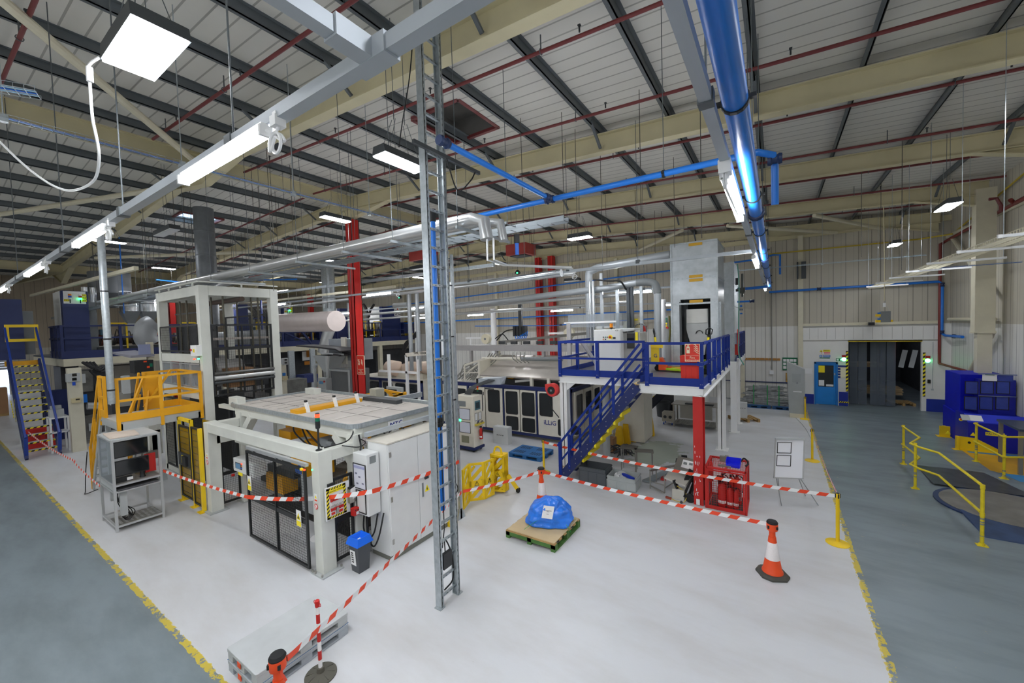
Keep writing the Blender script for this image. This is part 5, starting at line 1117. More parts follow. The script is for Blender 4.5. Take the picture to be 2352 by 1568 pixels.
b_ = at(447,805,Y=FY0-.1); q = MB().cb((b_.x,FY0-.06,b_.z),(.45,.14,.32)).build('control_box', whitem, t); MB().cb((b_.x-.15,FY0-.14,b_.z+.02),(.06,.03,.06)).build('red_button', lens_red, q); MB().cb((b_.x+.05,FY0-.14,b_.z),(.08,.01,.1)).build('yellow_label', signyellow, q)
g_ = at(455,824,X=FX1); k = MB().cb((FX1+.03,g_.y,g_.z),(.04,.04,.04)); k.build('green_indicator', glow_green, t); MB().cb((FX1+.03,g_.y-.1,g_.z),(.04,.04,.04)).build('red_indicator', glow_red, t)
# white roll/duct and film roll behind the frame
one(tb([(-24,8.0,4.45),(-16.8,8.0,4.5)], .3, 20),'insulated_duct',mat('duct_dull','#8f9294',.45,.2),'dull grey round duct behind the mesh of the tall frame','duct',smooth=True)
one(tb([(-19.3,9.6,5.1),(-14.9,9.6,5.05)], .42, 24),'film_roll',mat('film_pink','#dccfca',.45),'large pale film roll sticking out right of the tall frame','roll',smooth=True)
# ---- yellow access platform with stairs
t = thing('yellow_platform', 'yellow railed access platform with steep stairs beside the tall frame', 'platform', (-15.2,3.75,0))
PX0,PX1,PY0,PY1,DK = -15.9,-14.2,2.87,4.66,2.43
box((PX0,PY0,DK-.05),(PX1,PY1,DK)).build('deck', mat('deck_grey','#b9b6ae',.6), t); k = MB(); k.box((PX0,PY0,DK-.22),(PX1,PY0+.08,DK-.05)); k.box((PX1-.08,PY0,DK-.22),(PX1,PY1,DK-.05)); k.box((PX0,PY1-.08,DK-.22),(PX1,PY1,DK-.05)); k.build('deck_frame', greyw, t)
k = MB(); k.box((PX1-.01,PY0,DK),(PX1+.02,PY1,DK+.2)); k.box((PX0,PY1-.02,DK),(PX1,PY1,DK+.2)); k.box((PX0,PY0-.02,DK),(PX0+.5,PY0+.01,DK+.2)); k.box((PX0-.02,PY0+1.0,DK),(PX0,PY1,DK+.2)); k.build('toe_board', amber, t)
T_ = 3.58
for x,y,zb in ((PX1,PY0,DK-.25),(PX1,PY0+.88,DK-.25),(PX1,PY1,DK-.25),(PX0,PY0,DK-.25),(PX0,PY0+.95,DK),(PX0,PY1,DK),(PX0+.5,PY0,DK)): box((x-.04,y-.03,zb),(x+.03,y+.04,T_)).build('post', amber, t)
k = MB()
for z in (T_-.03,3.02): k.path([(PX0+.5,PY0,z),(PX1 if z>9 else PX0+.5,PY0,z)],.05) if 0 else None
for z in (T_-.03,2.98):
    k.bar((PX1,PY0,z),(PX1,PY1,z),.045,.06); k.bar((PX0,PY1,z),(PX1,PY1,z),.045,.06); k.bar((PX0,PY0+.95,z),(PX0,PY1,z),.045,.06); k.bar((PX0,PY0,z),(PX0+.5,PY0,z),.045,.06)
k.bar((PX0+.1,PY0+.9,DK+.1),(PX0+.1,PY1-.2,T_),.06); k.build('guard_rail', amber, t)
box((PX0-.02,PY0+.95,DK),(PX0+.02,PY0+1.3,T_+.0)).build('kick_plate', amber, t); k = MB(); k.bar((PX0+.2,PY0+.55,DK),(PX0,PY0+1.0,T_-.05),.06); k.bar((PX0+.25,PY0+.9,DK),(PX0,PY0+1.05,3.0),.05); k.build('gate_brace', amber, t)
for y in (PY0,PY0+.85):
    k = MB(); k.bar((-17.4,y,.05),(PX0,y,DK-.05),.045,.15); k.build('stringer', greyw, t)
    k = MB(); k.bar((-17.42,y,1.3),(PX0,y,T_-.03),.045,.07); k.bar((-17.42,y,.05),(-17.42,y,1.35),.05,.07); k.bar((-17.3,y,.15),(-16.75,y,2.2),.045,.06); k.bar((-16.75,y,1.1),(-16.75,y,2.3),.045,.06); k.bar((-17.42,y,.6),(PX0,y,2.9),.04,.05); k.build('handrail', amber, t)
for i in range(8): box((-17.3+.19*i,PY0,.22+.28*i),(-17.06+.19*i,PY0+.85,.26+.28*i)).build('tread', greyw, t)
k = MB(); k.tube(curve3([(-17.45,2.8,1.2),(-17.5,2.75,.6),(-17.4,2.7,.05),(-17.1,2.65,.03),(-17.0,2.9,.1)],6), .012, 5); one(k,'black_cable',rubber,'thin black cable hanging at the foot of yellow stairs','cable')
for x,y in ((PX0+.1,PY1-.1),(PX0+.1,PY0+.1)): box((x-.05,y-.05,0),(x+.05,y+.05,DK-.05)).build('leg', greyw, t)
# ---- galvanised vertical tray + tube by the stairs
t = thing('riser_tube', 'galvanised vertical tube and wire tray rising left of the yellow platform', 'cable tray', (-14.1,2.75,2.9))
tb([(-14.1,2.75,2.95),(-14.1,2.75,7.4)], .075, 14).build('tube', galv, t, smooth=True)
k = MB(); [k.tube([(-14.3+.05*i,2.75,2.9),(-14.3+.05*i,2.75,7.5)], .006, 5) for i in range(3)]; [k.bar((-14.3,2.75,2.95+.11*i),(-14.2,2.75,2.95+.11*i),.006) for i in range(41)]; k.build('wire_tray', galv, t)
k = MB(); [k.lathe([(.08,-.02),(.08,.02)], (-14.1,2.75,z), 14) for z in (3.3,4.6,5.8)]; k.build('clamp', black, t)
# ---- navy mezzanine steps
t = thing('navy_steps', 'steep navy steps with black and yellow treads up to the left mezzanine', 'stairs', (-24.3,2.7,0))
for y in (2.27,3.14):
    MB().bar((-24.25,y,.0),(-27.6,y,3.75),.08,.24).build('stringer', navy, t)
    k = MB(); k.bar((-24.0,y-.02,.9),(-27.6,y-.02,5.2),.06,.1); k.bar((-24.35,y,.1),(-24.1,y,1.0),.1,.16); k.build('handrail', mat('rail_blue','#1c3c96',.4), t)
for i in range(13):
    x=-24.5-.243*i; z=.28+.27*i; r_ = box((x-.2,2.31,z),(x+.02,3.1,z+.035)).build('tread', ltgrey, t); hazard('nosing', (x+.025,2.31,z-.03), YA, ZA, .79, .055, 9, '', '', r_)
MB().frame((-27.7,2.25,3.95+.65),YA,ZA,.95,.75,.12,.08).build('top_gate', yellow, t); box((-27.9,2.2,3.55),(-27.6,3.2,3.75)).build('top_step', amber, t)
hazard('side_stripe', (-25.7,2.2,1.35), XA, (.0,0,1), .12, .95, 12, '', '', t)
k = MB(); [k.bar((-26.05+.085*i,2.14,2.13-.095*i),(-26.0+.085*i,2.14,2.19-.095*i),.02,.05) for i in range(7)]; k.build('side_lettering', signyellow, t)
# ---- left mezzanine
t = MZ = thing('left_mezzanine', 'long navy railed mezzanine carrying extruder cabinets across the left background', 'mezzanine', (-32,15,3.4))
MX = -27.8
box((-36,3.9,3.72),(MX,26,3.8)).build('deck', mat('deck_dark','#55565a',.6), t)
box((MX-.12,3.9,3.36),(MX,26,3.715)).build('edge_beam', cream, t); box((-36,3.905,3.36),(MX-.125,4.05,3.71)).build('edge_beam', cream, t)
k = MB(); [k.box((-30.8,y,3.4),(MX-.13,y+.12,3.7)) for y in (4.5,7,9.5,12,14.5,17,19.5,22)]; k.build('joist', cream, t)
box((MX-.03,3.9,3.72),(MX+.01,26,4.08)).build('toe_board', navy, t); box((-30.5,3.86,3.72),(MX,3.9,4.08)).build('toe_board', navy, t)
k = MB()
for z in (4.68,5.27): k.bar((MX,3.9,z),(MX,26,z),.06,.08); k.bar((-30.5,3.88,z),(MX,3.88,z),.06,.08)
k.build('guard_rail', navy, t)
for y in (3.9,5.9,7.9,9.9,11.9,13.9,15.9,17.9,19.9,21.9,24): box((MX-.05,y-.05,3.75),(MX+.05,y+.05,5.3)).build('post', navy, t)
for x in (-28.4,-29.2,-30): box((x-.05,3.83,3.75),(x+.05,3.93,5.3)).build('post', navy, t)
for y in (5.2,10.5,16.5,22.0): box((MX-.45,y-.15,0),(MX-.15,y+.15,3.36)).build('leg', cream, t)
k = MB(); k.bar((MX,13.0,5.2),(MX,15.6,3.9),.1); k.bar((MX,15.9,3.8),(MX,14.8,5.25),.12); k.build('diagonal', navy, t)
# blue/white extruder cabinets on it
def excab(y0,y1,z1,x0,lamps,label,x1=-28.4):
    t = thing('extruder_cabinet', label, 'cabinet', (x1,(y0+y1)/2,3.8))
    box((x0,y0,3.8),(x1-.35,y1,z1)).build('body', white2, t); box((x1-.35,y0+.02,3.8),(x1,y1,z1)).build('blue_front', mat('cab_blue','#1d2d63',.45), t); box((x1-.8,y1,4.0),(x1-.4,y1+.35,z1-.5)).build('grey_side', grey, t)
    if lamps:
        box((x1+.002,y0+.07,z1-.62),(x1+.02,y1-.08,z1-.02)).build('lamp_board', whitem, t)
        for yy,cols in ((y0+.28,(whitem,lens_blue,lens_amber)),(y1-.28,(glow_green,lens_red,whitem))):
            k = MB().tube([(x1+.08,yy,z1-.6),(x1+.08,yy,z1-.42)], .02, 6); k.build('lamp_stem', black, t)
            for i,c in enumerate(cols): MB().lathe([(.06,z1-.42+.09*i),(.06,z1-.34+.09*i)], (x1+.08,yy,0), 12).build('lamp_lens', c, t)
        for yy,zz,ss in ((y0+.17,.46,'EX3'),(y1-.14,.2,'RC'),(y1-.14,.33,'R3'),(y1-.14,.46,'R4')):
            plate((x1+.026,yy,z1-zz), YA, ZA, .17, .11, .004).build('yellow_tag', signyellow, t); text(ss, .09, ink, t, (x1+.03,yy,z1-zz), YA, ZA, 'tag_lettering', .001)
        return t
    return t
e1 = excab(4.05,4.95,6.98,-30.3,True,'navy and white extruder cabinet with lamp board behind navy steps at left')
excab(2.1,2.85,6.5,-30.3,False,'navy extruder cabinet at the far left edge behind the navy steps')
e5 = excab(22.6,24.6,6.7,-30.3,False,'white and navy cabinet with number board far behind, right of red column'); box((-28.37,23.9,5.9),(-28.35,24.6,6.75)).build('number_board', whitem, e5); text('5', .55, ink, e5, (-28.33,24.08,6.15), YA, ZA, 'number', .003); text('C', .55, ink, e5, (-28.33,24.42,6.15), YA, ZA, 'number', .003)
for i,c in enumerate((lens_red,lens_amber,lens_blue)): MB().lathe([(.06,0),(.06,.08)], (-28.3,24.25,6.45+.09*i), 12).build('lamp_lens', c, e5)
excab(18.6,19.8,6.45,-30.3,False,'white and navy cabinet far behind, immediately left of red column')
excab(14.3,15.0,6.6,-30.6,True,'white and navy cabinet with green lamp behind the film roll')
excab(11.4,12.1,6.55,-30.0,False,'dark navy cabinet seen through the tall white frame')
one(box((-30.6,13.0,3.8),(-29.6,14.2,6.75)),'white_cabinet',white2,'plain white cabinet seen through the right of tall frame','cabinet')
one(MB().bar((-28.6,11.9,5.6),(-28.6,13.6,5.75),.08).bar((-28.6,13.6,5.75),(-28.4,13.2,4.4),.1).bar((-28.6,13.6,5.75),(-28.8,14.0,4.4),.1).bar((-28.6,11.9,5.6),(-28.4,11.5,4.4),.1).bar((-28.6,11.9,5.6),(-28.8,12.3,4.4),.1),'a_frame_hoist',navy,'navy A frame hoist standing on the mezzanine','hoist')
# hopper group
for y,lb in ((6.72,'left'),(7.5,'right')):
    t = thing('dosing_hopper','shiny round dosing hopper with tapered base, %s of the pair beside the tall frame' % lb,'hopper',(-29.6,y,5.2))
    MB().lathe([(.4,6.08),(.4,6.85),(.34,6.92)], (-29.6,y,0), 22).build('vessel', mat('vessel','#cfd3d6',.2,.8,var=.05), t, smooth=True); k = MB(); a=.38; k._add([(-29.6-a,y-a,6.08),(-29.6+a,y-a,6.08),(-29.6+a,y+a,6.08),(-29.6-a,y+a,6.08),(-29.75,y-.12,5.35),(-29.45,y-.12,5.35),(-29.45,y+.12,5.35),(-29.75,y+.12,5.35)],[(0,1,2,3),(7,6,5,4)]+[(i,(i+1)%4,4+(i+1)%4,4+i) for i in range(4)]); k.build('cone_base', mat('hopper_grey','#858a8c',.4,.4), t)
    box((-29.9,y-.25,4.8),(-29.3,y+.25,5.4)).build('feeder', greyw, t); k = MB(); [k.tube(curve3([(-29.6+.1*i,y-.2+.15*i,6.9),(-29.5,y-.25+.15*i,7.15),(-29.2,y-.5,7.1)],5), .03, 6) for i in range(3)]; k.build('hose', ltgrey, t); MB().lathe([(.41,6.5),(.42,6.54)], (-29.6,y,0), 22).build('band', grey, t)
t = thing('small_hopper','shiny twin tube hopper left of the galvanised riser tube','hopper',(-29.6,5.2,5.3)); tb([(-29.6,5.05,6.2),(-29.6,5.05,7.3)], .13, 12).build('vessel', MATS['vessel'], t, smooth=True); tb([(-29.6,5.35,6.2),(-29.6,5.35,7.3)], .13, 12).build('vessel', MATS['vessel'], t, smooth=True); MB().hexa([(-29.9,4.8,6.2),(-29.3,4.8,6.2),(-29.3,5.6,6.2),(-29.9,5.6,6.2),(-29.9,4.8,6.35),(-29.3,4.8,6.35),(-29.3,5.6,6.35),(-29.9,5.6,6.35)]).build('shelf', grey, t); MB().bar((-29.4,4.7,5.9),(-29.3,5.3,5.5),.2,.12).build('chute', mat('vent_pale','#a7bfe0',.4), t)
# extruder bodies: stuff of pipes, grouped as one machine each
def extruder(y0,y1,label):
    t = thing('extruder', label, 'machine', (-29.2,(y0+y1)/2,3.8)); rnd = random.Random(int(y0*10))
    box((-30,y0,3.8),(-28.6,y1,4.2)).build('bed', dkgrey, t); tb([(-29.2,y0,4.55),(-29.2,y1,4.55)], .22, 12).build('barrel', mat('barrel_brown','#5c4a40',.5,.3), t)
    for i in range(9): y=y0+(y1-y0)*(i+.5)/9; MB().lathe([(.3,-.08),(.3,.08)], (-29.2,y,4.55), 14, ax=YA).build('heater_band', rnd.choice((steel,mat('band_rust','#7c4a3a',.5),dkgrey)), t)
    k = MB()
    for i in range(14): y=y0+rnd.random()*(y1-y0); k.tube(curve3([(-28.9,y,4.3),(-28.75,y+.15,4.7+.4*rnd.random()),(-28.9,y+.3,4.3)],4), .025, 5)
    k.build('hose', mat('hose_dark','#2a2626',.6), t)
    for yy in (y0+.4,y1-.6):
        k = MB(); k.path([(-28.5,yy,4.1),(-28.5,yy,5.4),(-28.5,yy+.7,5.4),(-28.5,yy+.7,4.1)], .07); k.build('yellow_guard', yellow, t)
    box((-29.6,y1-.5,4.6),(-29.0,y1,5.3)).build('gearbox', mat('gearbox','#7d7a68',.5), t); box((-29.3,y0+.2,4.8),(-28.9,y0+.6,5.1)).build('motor', mat('motor_teal','#2c5a70',.5), t)
    return t
extruder(5.2,9.2,'extruder with yellow hoop guards behind the galvanised riser tube'); extruder(12.2,17.0,'extruder with yellow hoops left of the round flue'); extruder(24.8,27-1.0,'small extruder at the far right end of mezzanine'); extruder(19.9,22.4,'extruder between red column and slim risers')
one(box((-28.6,24.7,4.3),(-28.1,25.9,5.3)),'navy_hood',navy,'navy machine hood left of the cable ladder on the mezzanine','hood')
one(box((-29.4,16.8,4.1),(-28.3,18.9,5.5)),'navy_hood',navy,'navy machine hood between the flue and the red column','hood')
k = MB()
for i in range(12): k.tube(curve3([(-29.5,12.3+.15*i,6.6),(-29.2,12.6+.12*i,6.2),(-29.0,12.9+.1*i,5.4)],5), .05, 6)
k.bar((-29.6,12,6.65),(-29.6,18,6.65),.3,.12); one(k,'hose_bundle',mat('hose_grey','#6d6a66',.5,.2),'bundle of grey conveying hoses dropping behind the film roll','hoses')
k = MB(); k.tube(curve3([(-29,21.2,6.9),(-29,21.5,6.4),(-29,21.6,5.6),(-29,21.6,4.2)],6), .12, 8); k.tube(curve3([(-29,22.3,6.9),(-29,21.9,6.4),(-29,21.7,5.8)],6), .1, 8); one(k,'black_hose',mat('hose_dark','#2a2626'),'Y shaped dark hoses right of the red column','hoses')
# ================================================================== MIDDLE: FORMING MACHINE, CONSOLE, BARRIER, PALLETS
t = thing('forming_machine', 'long white forming machine with navy edging and rounded dark windows behind the console', 'machine', (-8.6,14.8,0))
FY = 13.72; idoor = mat('machine_cream','#dcd8cb',.45)
box((-13.2,FY+1.0,.15),(-6.55,17.5,2.05)).build('body', mat('machine_cream','#dcd8cb',.45), t)
k = MB(); k.box((-13.2,FY-.01,2.02),(-6.5,FY+.14,2.16)); k.box((-6.66,FY,2.02),(-6.5,17.5,2.16)); k.box((-13.2,FY,.14),(-6.5,FY+.13,.24)); k.box((-6.66,FY-.02,.14),(-6.5,FY+.14,2.1)); k.box((-9.65,FY-.012,.2),(-9.6,FY+.12,2.1)); k.box((-8.03,FY-.012,.2),(-7.98,FY+.12,2.1)); k.box((-11.6,FY-.012,.2),(-11.5,FY+.12,2.1)); k.build('edging', navy, t); box((-13.2,FY+.85,.2),(-6.7,FY+.95,2.0)).build('inner_wall', mat('inner_dark','#33332f',.7), t); box((-13.2,FY+.1,2.0),(-6.6,FY+1.0,2.05)).build('roof_edge', idoor, t); box((-6.64,FY+.14,.2),(-6.56,FY+1.0,2.02)).build('end_wall', idoor, t); box((-13.2,FY+.1,.2),(-6.6,FY+1,.26)).build('machine_bed', grey, t)
k = MB(); k.box((-13.2,FY+.3,0),(-6.7,FY+.6,.14)); k.box((-6.9,14,0),(-6.7,17.4,.14)); k.build('plinth', mat('plinth_cream','#b3ac94',.6), t)
idoor = mat('machine_cream','#dcd8cb')
pane_m = mat('machine_window','#33363a',.06,var=.35,scale=4,spec=.8); glass_m = clear('machine_glass','#5f6466',.3,.05)
def wdoor(x0,x1,wins):
    """door leaf built round its window openings, so the tooling behind shows through the glazing"""
    a,b_=min(w[0] for w in wins),max(w[1] for w in wins); k = MB(); A,B=x0+.03,x1-.03
    cols=sorted({(w[0],w[1]) for w in wins}); e=A
    for c0,c1 in cols:
        k.box((e,FY,.26),(c0,FY+.1,2.0)); zz=.26
        for w in sorted((w for w in wins if (w[0],w[1])==(c0,c1)), key=lambda w: w[2]): k.box((c0,FY,zz),(c1,FY+.1,w[2])); zz=w[3]
        k.box((c0,FY,zz),(c1,FY+.1,2.0)); e=c1
    k.box((e,FY,.26),(B,FY+.1,2.0)); d = k.build('door', idoor, t)
    for (a,b_,z0,z1) in wins:
        P = rrect(b_-a+.05,z1-z0+.05,.09,5,(a+b_)/2,(z0+z1)/2); Q = rrect(b_-a-.03,z1-z0-.03,.07,5,(a+b_)/2,(z0+z1)/2); n=len(P); r = MB()
        r._add([(p[0],FY-.012,p[1]) for p in P]+[(p[0],FY-.012,p[1]) for p in Q],[(i,(i+1)%n,n+(i+1)%n,n+i) for i in range(n)]); r.build('window_seal', rubber, d)
        box((a-.01,FY-.004,z0-.01),(b_+.01,FY+.001,z1+.01)).build('window_pane', glass_m, d)
        rnd=random.Random(int(a*50+z0*9)); k = MB()
        for i in range(7): x=a+rnd.random()*(b_-a)*.8; z=z0+rnd.random()*(z1-z0)*.85; k.box((x,FY+.25+.5*rnd.random(),z),(x+.06+.3*rnd.random(),FY+.8,z+.03+.12*rnd.random()))
        k.build('tooling', rnd.choice((ltgrey,steel,cream,idoor)), d)
wdoor(-11.5,-10.6,[(-11.35,-10.75,.95,1.85)])
wdoor(-10.6,-9.65,[(-10.42,-9.83,.98,1.9)])
wdoor(-9.6,-8.8,[(-9.48,-8.92,.98,1.9),(-9.48,-8.92,.32,.85)])
wdoor(-8.8,-8.03,[(-8.68,-8.12,.98,1.9),(-8.68,-8.12,.32,.85)])
wdoor(-7.98,-6.66,[(-7.85,-7.3,1.05,1.92),(-7.05,-6.75,.35,.95)])
wdoor(-13.2,-11.6,[(-13.0,-12.5,.95,1.85),(-12.2,-11.7,.95,1.85)])
text('iLLiG', .26, inkblue, t, (-7.42,FY-.005,.78), XA, ZA, 'maker_lettering', .006); 
k = MB(); k.box((-10.6,FY-.006,1.93),(-10.1,FY,1.98)); k.build('name_strip', dkgrey, t)
for y0 in (14.05,14.95,15.9,16.7):
    d = box((-6.55,y0,.3),(-6.47,y0+.8,2.0)).build('door', idoor, t, bevel=.006)
    MB().prism(rrect(.56,.92,.07,4,y0+.4,1.4), 0, -6.47, -6.455).build('window_pane', MATS['machine_window'], d)
# roof clutter and hood
hoodm = mat('hood_plate','#b9b3ab',.3,.35,var=.1,scale=2)
MB().hexa([(-11.1,14.0,2.44),(-5.6,14.0,2.44),(-5.6,15.9,3.2),(-11.1,15.9,3.2),(-11.1,14.0,2.5),(-5.6,14.0,2.5),(-5.6,15.9,3.26),(-11.1,15.9,3.26)]).build('hood', hoodm, t)
k = MB(); k.prism([(14.0,2.5),(15.9,3.26),(14.0,3.1)], 0, -11.13, -11.08); k.build('hood_side', mat('hood_cream','#cfcab8',.5), t)
k = MB(); k.prism([(14.0,2.5),(15.9,3.26),(15.9,3.2),(14.0,2.44)], 0, -11.95, -11.9); k.bar((-11.95,14,2.15),(-11.95,14,2.9),.06); k.bar((-11.95,14,2.9),(-11.1,15.4,3.3),.07); k.bar((-11.1,14,2.1),(-11.1,14,3.1),.07); k.bar((-11.95,14,2.55),(-11.1,14,2.6),.05)
for x in (-8.4,-7.6,-6.9): k.bar((x,14.05,2.1),(x,14.05,2.5),.12)
k.build('hood_frame', idoor, t)
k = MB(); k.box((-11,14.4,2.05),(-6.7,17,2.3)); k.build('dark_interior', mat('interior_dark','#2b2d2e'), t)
k = MB(); k.bar((-10.3,14.6,2.1),(-8.6,14.3,2.35),.1); k.build('pale_bar', whitem, t); k = MB(); k.bar((-10.2,14.7,2.15),(-9.4,14.6,2.5),.14); k.build('yellow_bar', amber, t)
k = MB(); rnd = random.Random(3)
for i in range(16): x=-12.9+rnd.random()*1.5; k.tube(curve3([(x,14.2,2.2),(x+.2,14.4+rnd.random(),2.5+.5*rnd.random()),(x+.5,15.2,2.3)],4), .025, 5)
k.build('hose', mat('hose_pale','#8b8b85',.5), t)
# overhead conveyor behind
t = thing('transfer_conveyor', 'long grey overhead beam with conveyor rails behind the forming machine', 'conveyor', (-9.5,15.6,2.1))
box((-14.5,15.6,3.46),(-5.4,15.85,3.74)).build('beam', mat('beam_grey','#a8a6a6',.45), t)
for x in (-13,-11.4,-8.8,-6.6): box((x,15.65,2.0),(x+.12,15.8,3.46)).build('leg', mat('beam_grey','#a8a6a6'), t)
k = MB(); k.bar((-11.6,16.3,3.85),(-4.6,16.3,4.4),.08,.12); k.bar((-11.4,16.7,3.85),(-4.6,16.7,4.4),.08,.1); k.build('rail', mat('rail_dull','#77756f',.45,.3), t)
k = MB(); [k.bar((-11.3+.45*i,16.3,3.86+.0355*i),(-11.3+.45*i,16.7,3.86+.0355*i),.05) for i in range(15)]; [k.bar((-11.3+.9*i,16.5,3.4),(-11.3+.9*i,16.5,3.85+.07*i),.05) for i in range(7)]; k.build('cross_member', steel, t)
k = MB(); [k.cb((-11+.7*i,15.7,3.85),(.3,.15,.14)) for i in range(6)]; k.build('actuator', dkgrey, t)
tb([(-11.6,14.9,3.15),(-7.6,14.9,3.2)], .07, 10).build('pipe', idoor, t, smooth=True); tb([(-9.4,14.9,3.17),(-7.4,14.9,3.2)], .09, 10).build('dark_pipe', grey, t, smooth=True)
k = MB(); [k.tube(curve3([(-11.2+.15*i,15,3.4),(-11.5+.15*i,14.9,3.0),(-11.9+.15*i,14.8,2.7)],4), .03, 6) for i in range(5)]; [k.tube(curve3([(-9.9+.2*i,15,3.45),(-9.8+.2*i,14.8,3.2),(-9.6+.2*i,14.9,3.0)],4), .02, 5) for i in range(4)]; k.build('hose', mat('hose_pale','#8b8b85'), t)
t = thing('pick_unit', 'black and blue pick head hanging on a dark post in the background', 'machine', (-12.2,18.5,3.8)); c_=at(1197,760,Y=18.5)
box((c_.x-.1,18.4,c_.z+.2),(c_.x+.1,18.55,6.2)).build('post', dkgrey, t); k = MB(); [k.cb((c_.x-.3+.2*i,18.4,c_.z),(.16,.3,.55)) for i in range(4)]; k.build('valve_block', black, t); k = MB(); [k.tube(curve3([(c_.x-.2+.15*i,18.2,c_.z-.25),(c_.x-.1+.15*i,18.15,c_.z-.42),(c_.x+.2+.1*i,18.2,c_.z-.2+.05*i)],4), .02, 5) for i in range(5)]; k.build('blue_hose', sky, t); k = MB(); k.tube(curve3([(c_.x-.3,18.4,c_.z+.1),(c_.x-1,18.4,c_.z),(c_.x-1.6,18.4,c_.z-.5)],6), .035, 6); k.tube(curve3([(c_.x-1.7,18.4,c_.z-.4),(c_.x-1.2,18.4,c_.z-.15),(c_.x-.8,18.4,c_.z-.5)],6), .03, 6); k.build('black_hose', rubber, t)
t = thing('film_reel', 'round cream film reel on a white arm behind the forming machine, left', 'reel', at(1117,778,Y=18)); c_=at(1117,778,Y=18); MB().lathe([(.28,-.12),(.28,.12)], c_, 24, ax=YA).build('reel', mat('reel_cream','#e9e2c8',.5), t, smooth=True); MB().lathe([(.07,-.14),(.07,-.12)], c_, 12, ax=YA).build('hub', grey, t); box((c_.x-1.6,18.1,c_.z),(c_.x,18.16,c_.z+.1)).build('arm', whitem, t); box((c_.x-1.3,18.1,2.1),(c_.x-1.22,18.18,c_.z)).build('stand', whitem, t)
for px,py,lb in ((1308,765,'round cream film reel behind the blue mezzanine rail'),(1446,750,'small cream film reel by the beige enclosure')):
    c_=at(px,py,Y=18); t = thing('film_reel', lb, 'reel', c_); MB().lathe([(.27,-.1),(.27,.1)], c_, 22, ax=YA).build('reel', MATS['reel_cream'], t, smooth=True); MB().lathe([(.08,-.12),(.08,-.1)], c_, 12, ax=YA).build('hub', grey, t); box((c_.x-1.2,18.0,c_.z-.04),(c_.x,18.05,c_.z+.06)).build('arm', whitem, t)
t = thing('clear_guard', 'tall clear plastic guard screens above the blue mezzanine rail', 'guard', (-6.0,13.3,3.1)); a_,b_=at(1305,752,Y=13.4),at(1428,718,Y=13.4); box((a_.x,13.4,a_.z),(b_.x-.25,13.42,b_.z)).build('screen', acrylic, t); box((b_.x-.28,13.4,a_.z-.5),(b_.x,14.4,b_.z)).build('screen', acrylic, t); c_=at(1296,742,Y=13.4); box((c_.x,13.38,c_.z-.03),(b_.x-.2,13.44,c_.z+.03)).build('rail', whitem, t); box((c_.x+.1,13.37,3.1),(c_.x+.25,13.45,c_.z)).build('post', mat('beam_grey','#a8a6a6'), t)
# ---- console on wheels
t = thing('control_console', 'cream operator console on navy wheeled base beside the cable ladder', 'console', (-9.75,11.6,0))
X0,X1,Y0,Y1 = -10.15,-9.3,11.3,11.85
box((X0,Y0,.18),(X1,Y1,2.08)).build('body', mat('console_cream','#e4dfd0',.45), t, bevel=.012); box((X0-.02,Y0-.03,.08),(X1+.03,Y1+.03,.18)).build('base', navy, t)
k = MB()
for x in (X0+.08,X1-.08):
    for y in (Y0+.06,Y1-.06): k.lathe([(.04,-.02),(.04,.02)], (x,y,.04), 14, ax=XA)
k.build('castor', dkgrey, t)
plate((X1+.004,11.56,1.72), YA, ZA, .32, .34, .008).build('screen_bezel', mat('bezel_teal','#47707a',.4), t); plate((X1+.01,11.56,1.72), YA, ZA, .22, .22, .006).build('screen', mat('screen_grey','#39464c',.2), t)
for y in (11.46,11.68): plate((X1+.004,y,1.3), YA, ZA, .16, .28, .006).build('notice', paper, t); MB().frame((X1+.008,y-.085,1.155),YA,ZA,.17,.29,.012,.006).build('notice_frame', ink, t)
k = MB(); k.box((X1,11.36,.98),(X1+.07,11.86,1.04)); k.build('tool_rail', mat('rail_hazard','#d8c34a',.5), t); k = MB(); [k.tube(arc((X1+.05,y,1.04),.06,0,PI,8,YA,ZA), .014, 6) for y in (11.5,11.74)]; k.build('handle', ink, t)
plate((X1+.006,11.58,1.12), YA, ZA, .12, .04, .003).build('badge', inkblue, t)
plate((-9.85,Y0-.004,1.78), XA, ZA, .4, .2, .006).build('vent', grey, t)
for z in (1.4,.9): plate((-9.72,Y0-.004,z), XA, ZA, .52, .4, .006).build('display', mat('display_pale','#d9dce8'), t); MB().frame((-9.99,Y0-.01,z-.21),XA,ZA,.54,.42,.015,.01).build('display_frame', ink, t)
plate((-9.95,Y0-.006,1.14), XA, ZA, .1, .1, .006).build('green_switch', glow_green, t); plate((-9.72,Y0-.004,.45), XA, ZA, .36, .26, .006).build('vent', mat('vent_olive','#8f8d74',.6), t)
k = MB(); [k.tube(curve3([(-9.95+.05*i,11.6,2.05),(-9.7+.05*i,11.7,2.35),(-9.2+.05*i,12.2,2.6)],5), .03, 6) for i in range(6)]; k.build('cable', mat('cable_dark','#46494c',.5), t)
MB().hexa([(-9.65,12.1,2.38),(-8.75,12.3,2.42),(-8.75,12.6,2.42),(-9.65,12.4,2.38),(-9.65,12.1,2.62),(-8.75,12.3,2.68),(-8.7,12.65,2.7),(-9.6,12.45,2.64)]).build('cable_box', mat('box_alu','#b8c0c8',.4,.3), t); box((-9.8,12.15,2.35),(-9.62,12.5,2.62)).build('cable_gland', rubber, t)
k = MB(); k.tube([(-9.15,11.75,2.08),(-9.15,11.75,2.2)], .015, 6); k.build('lamp_stem', black, t)
for i,m_ in enumerate((lens_green,lens_amber,lens_red)): MB().lathe([(.035,2.2+.07*i),(.035,2.27+.07*i)], (-9.38,11.7,0), 12).build('lamp_lens', m_, t)
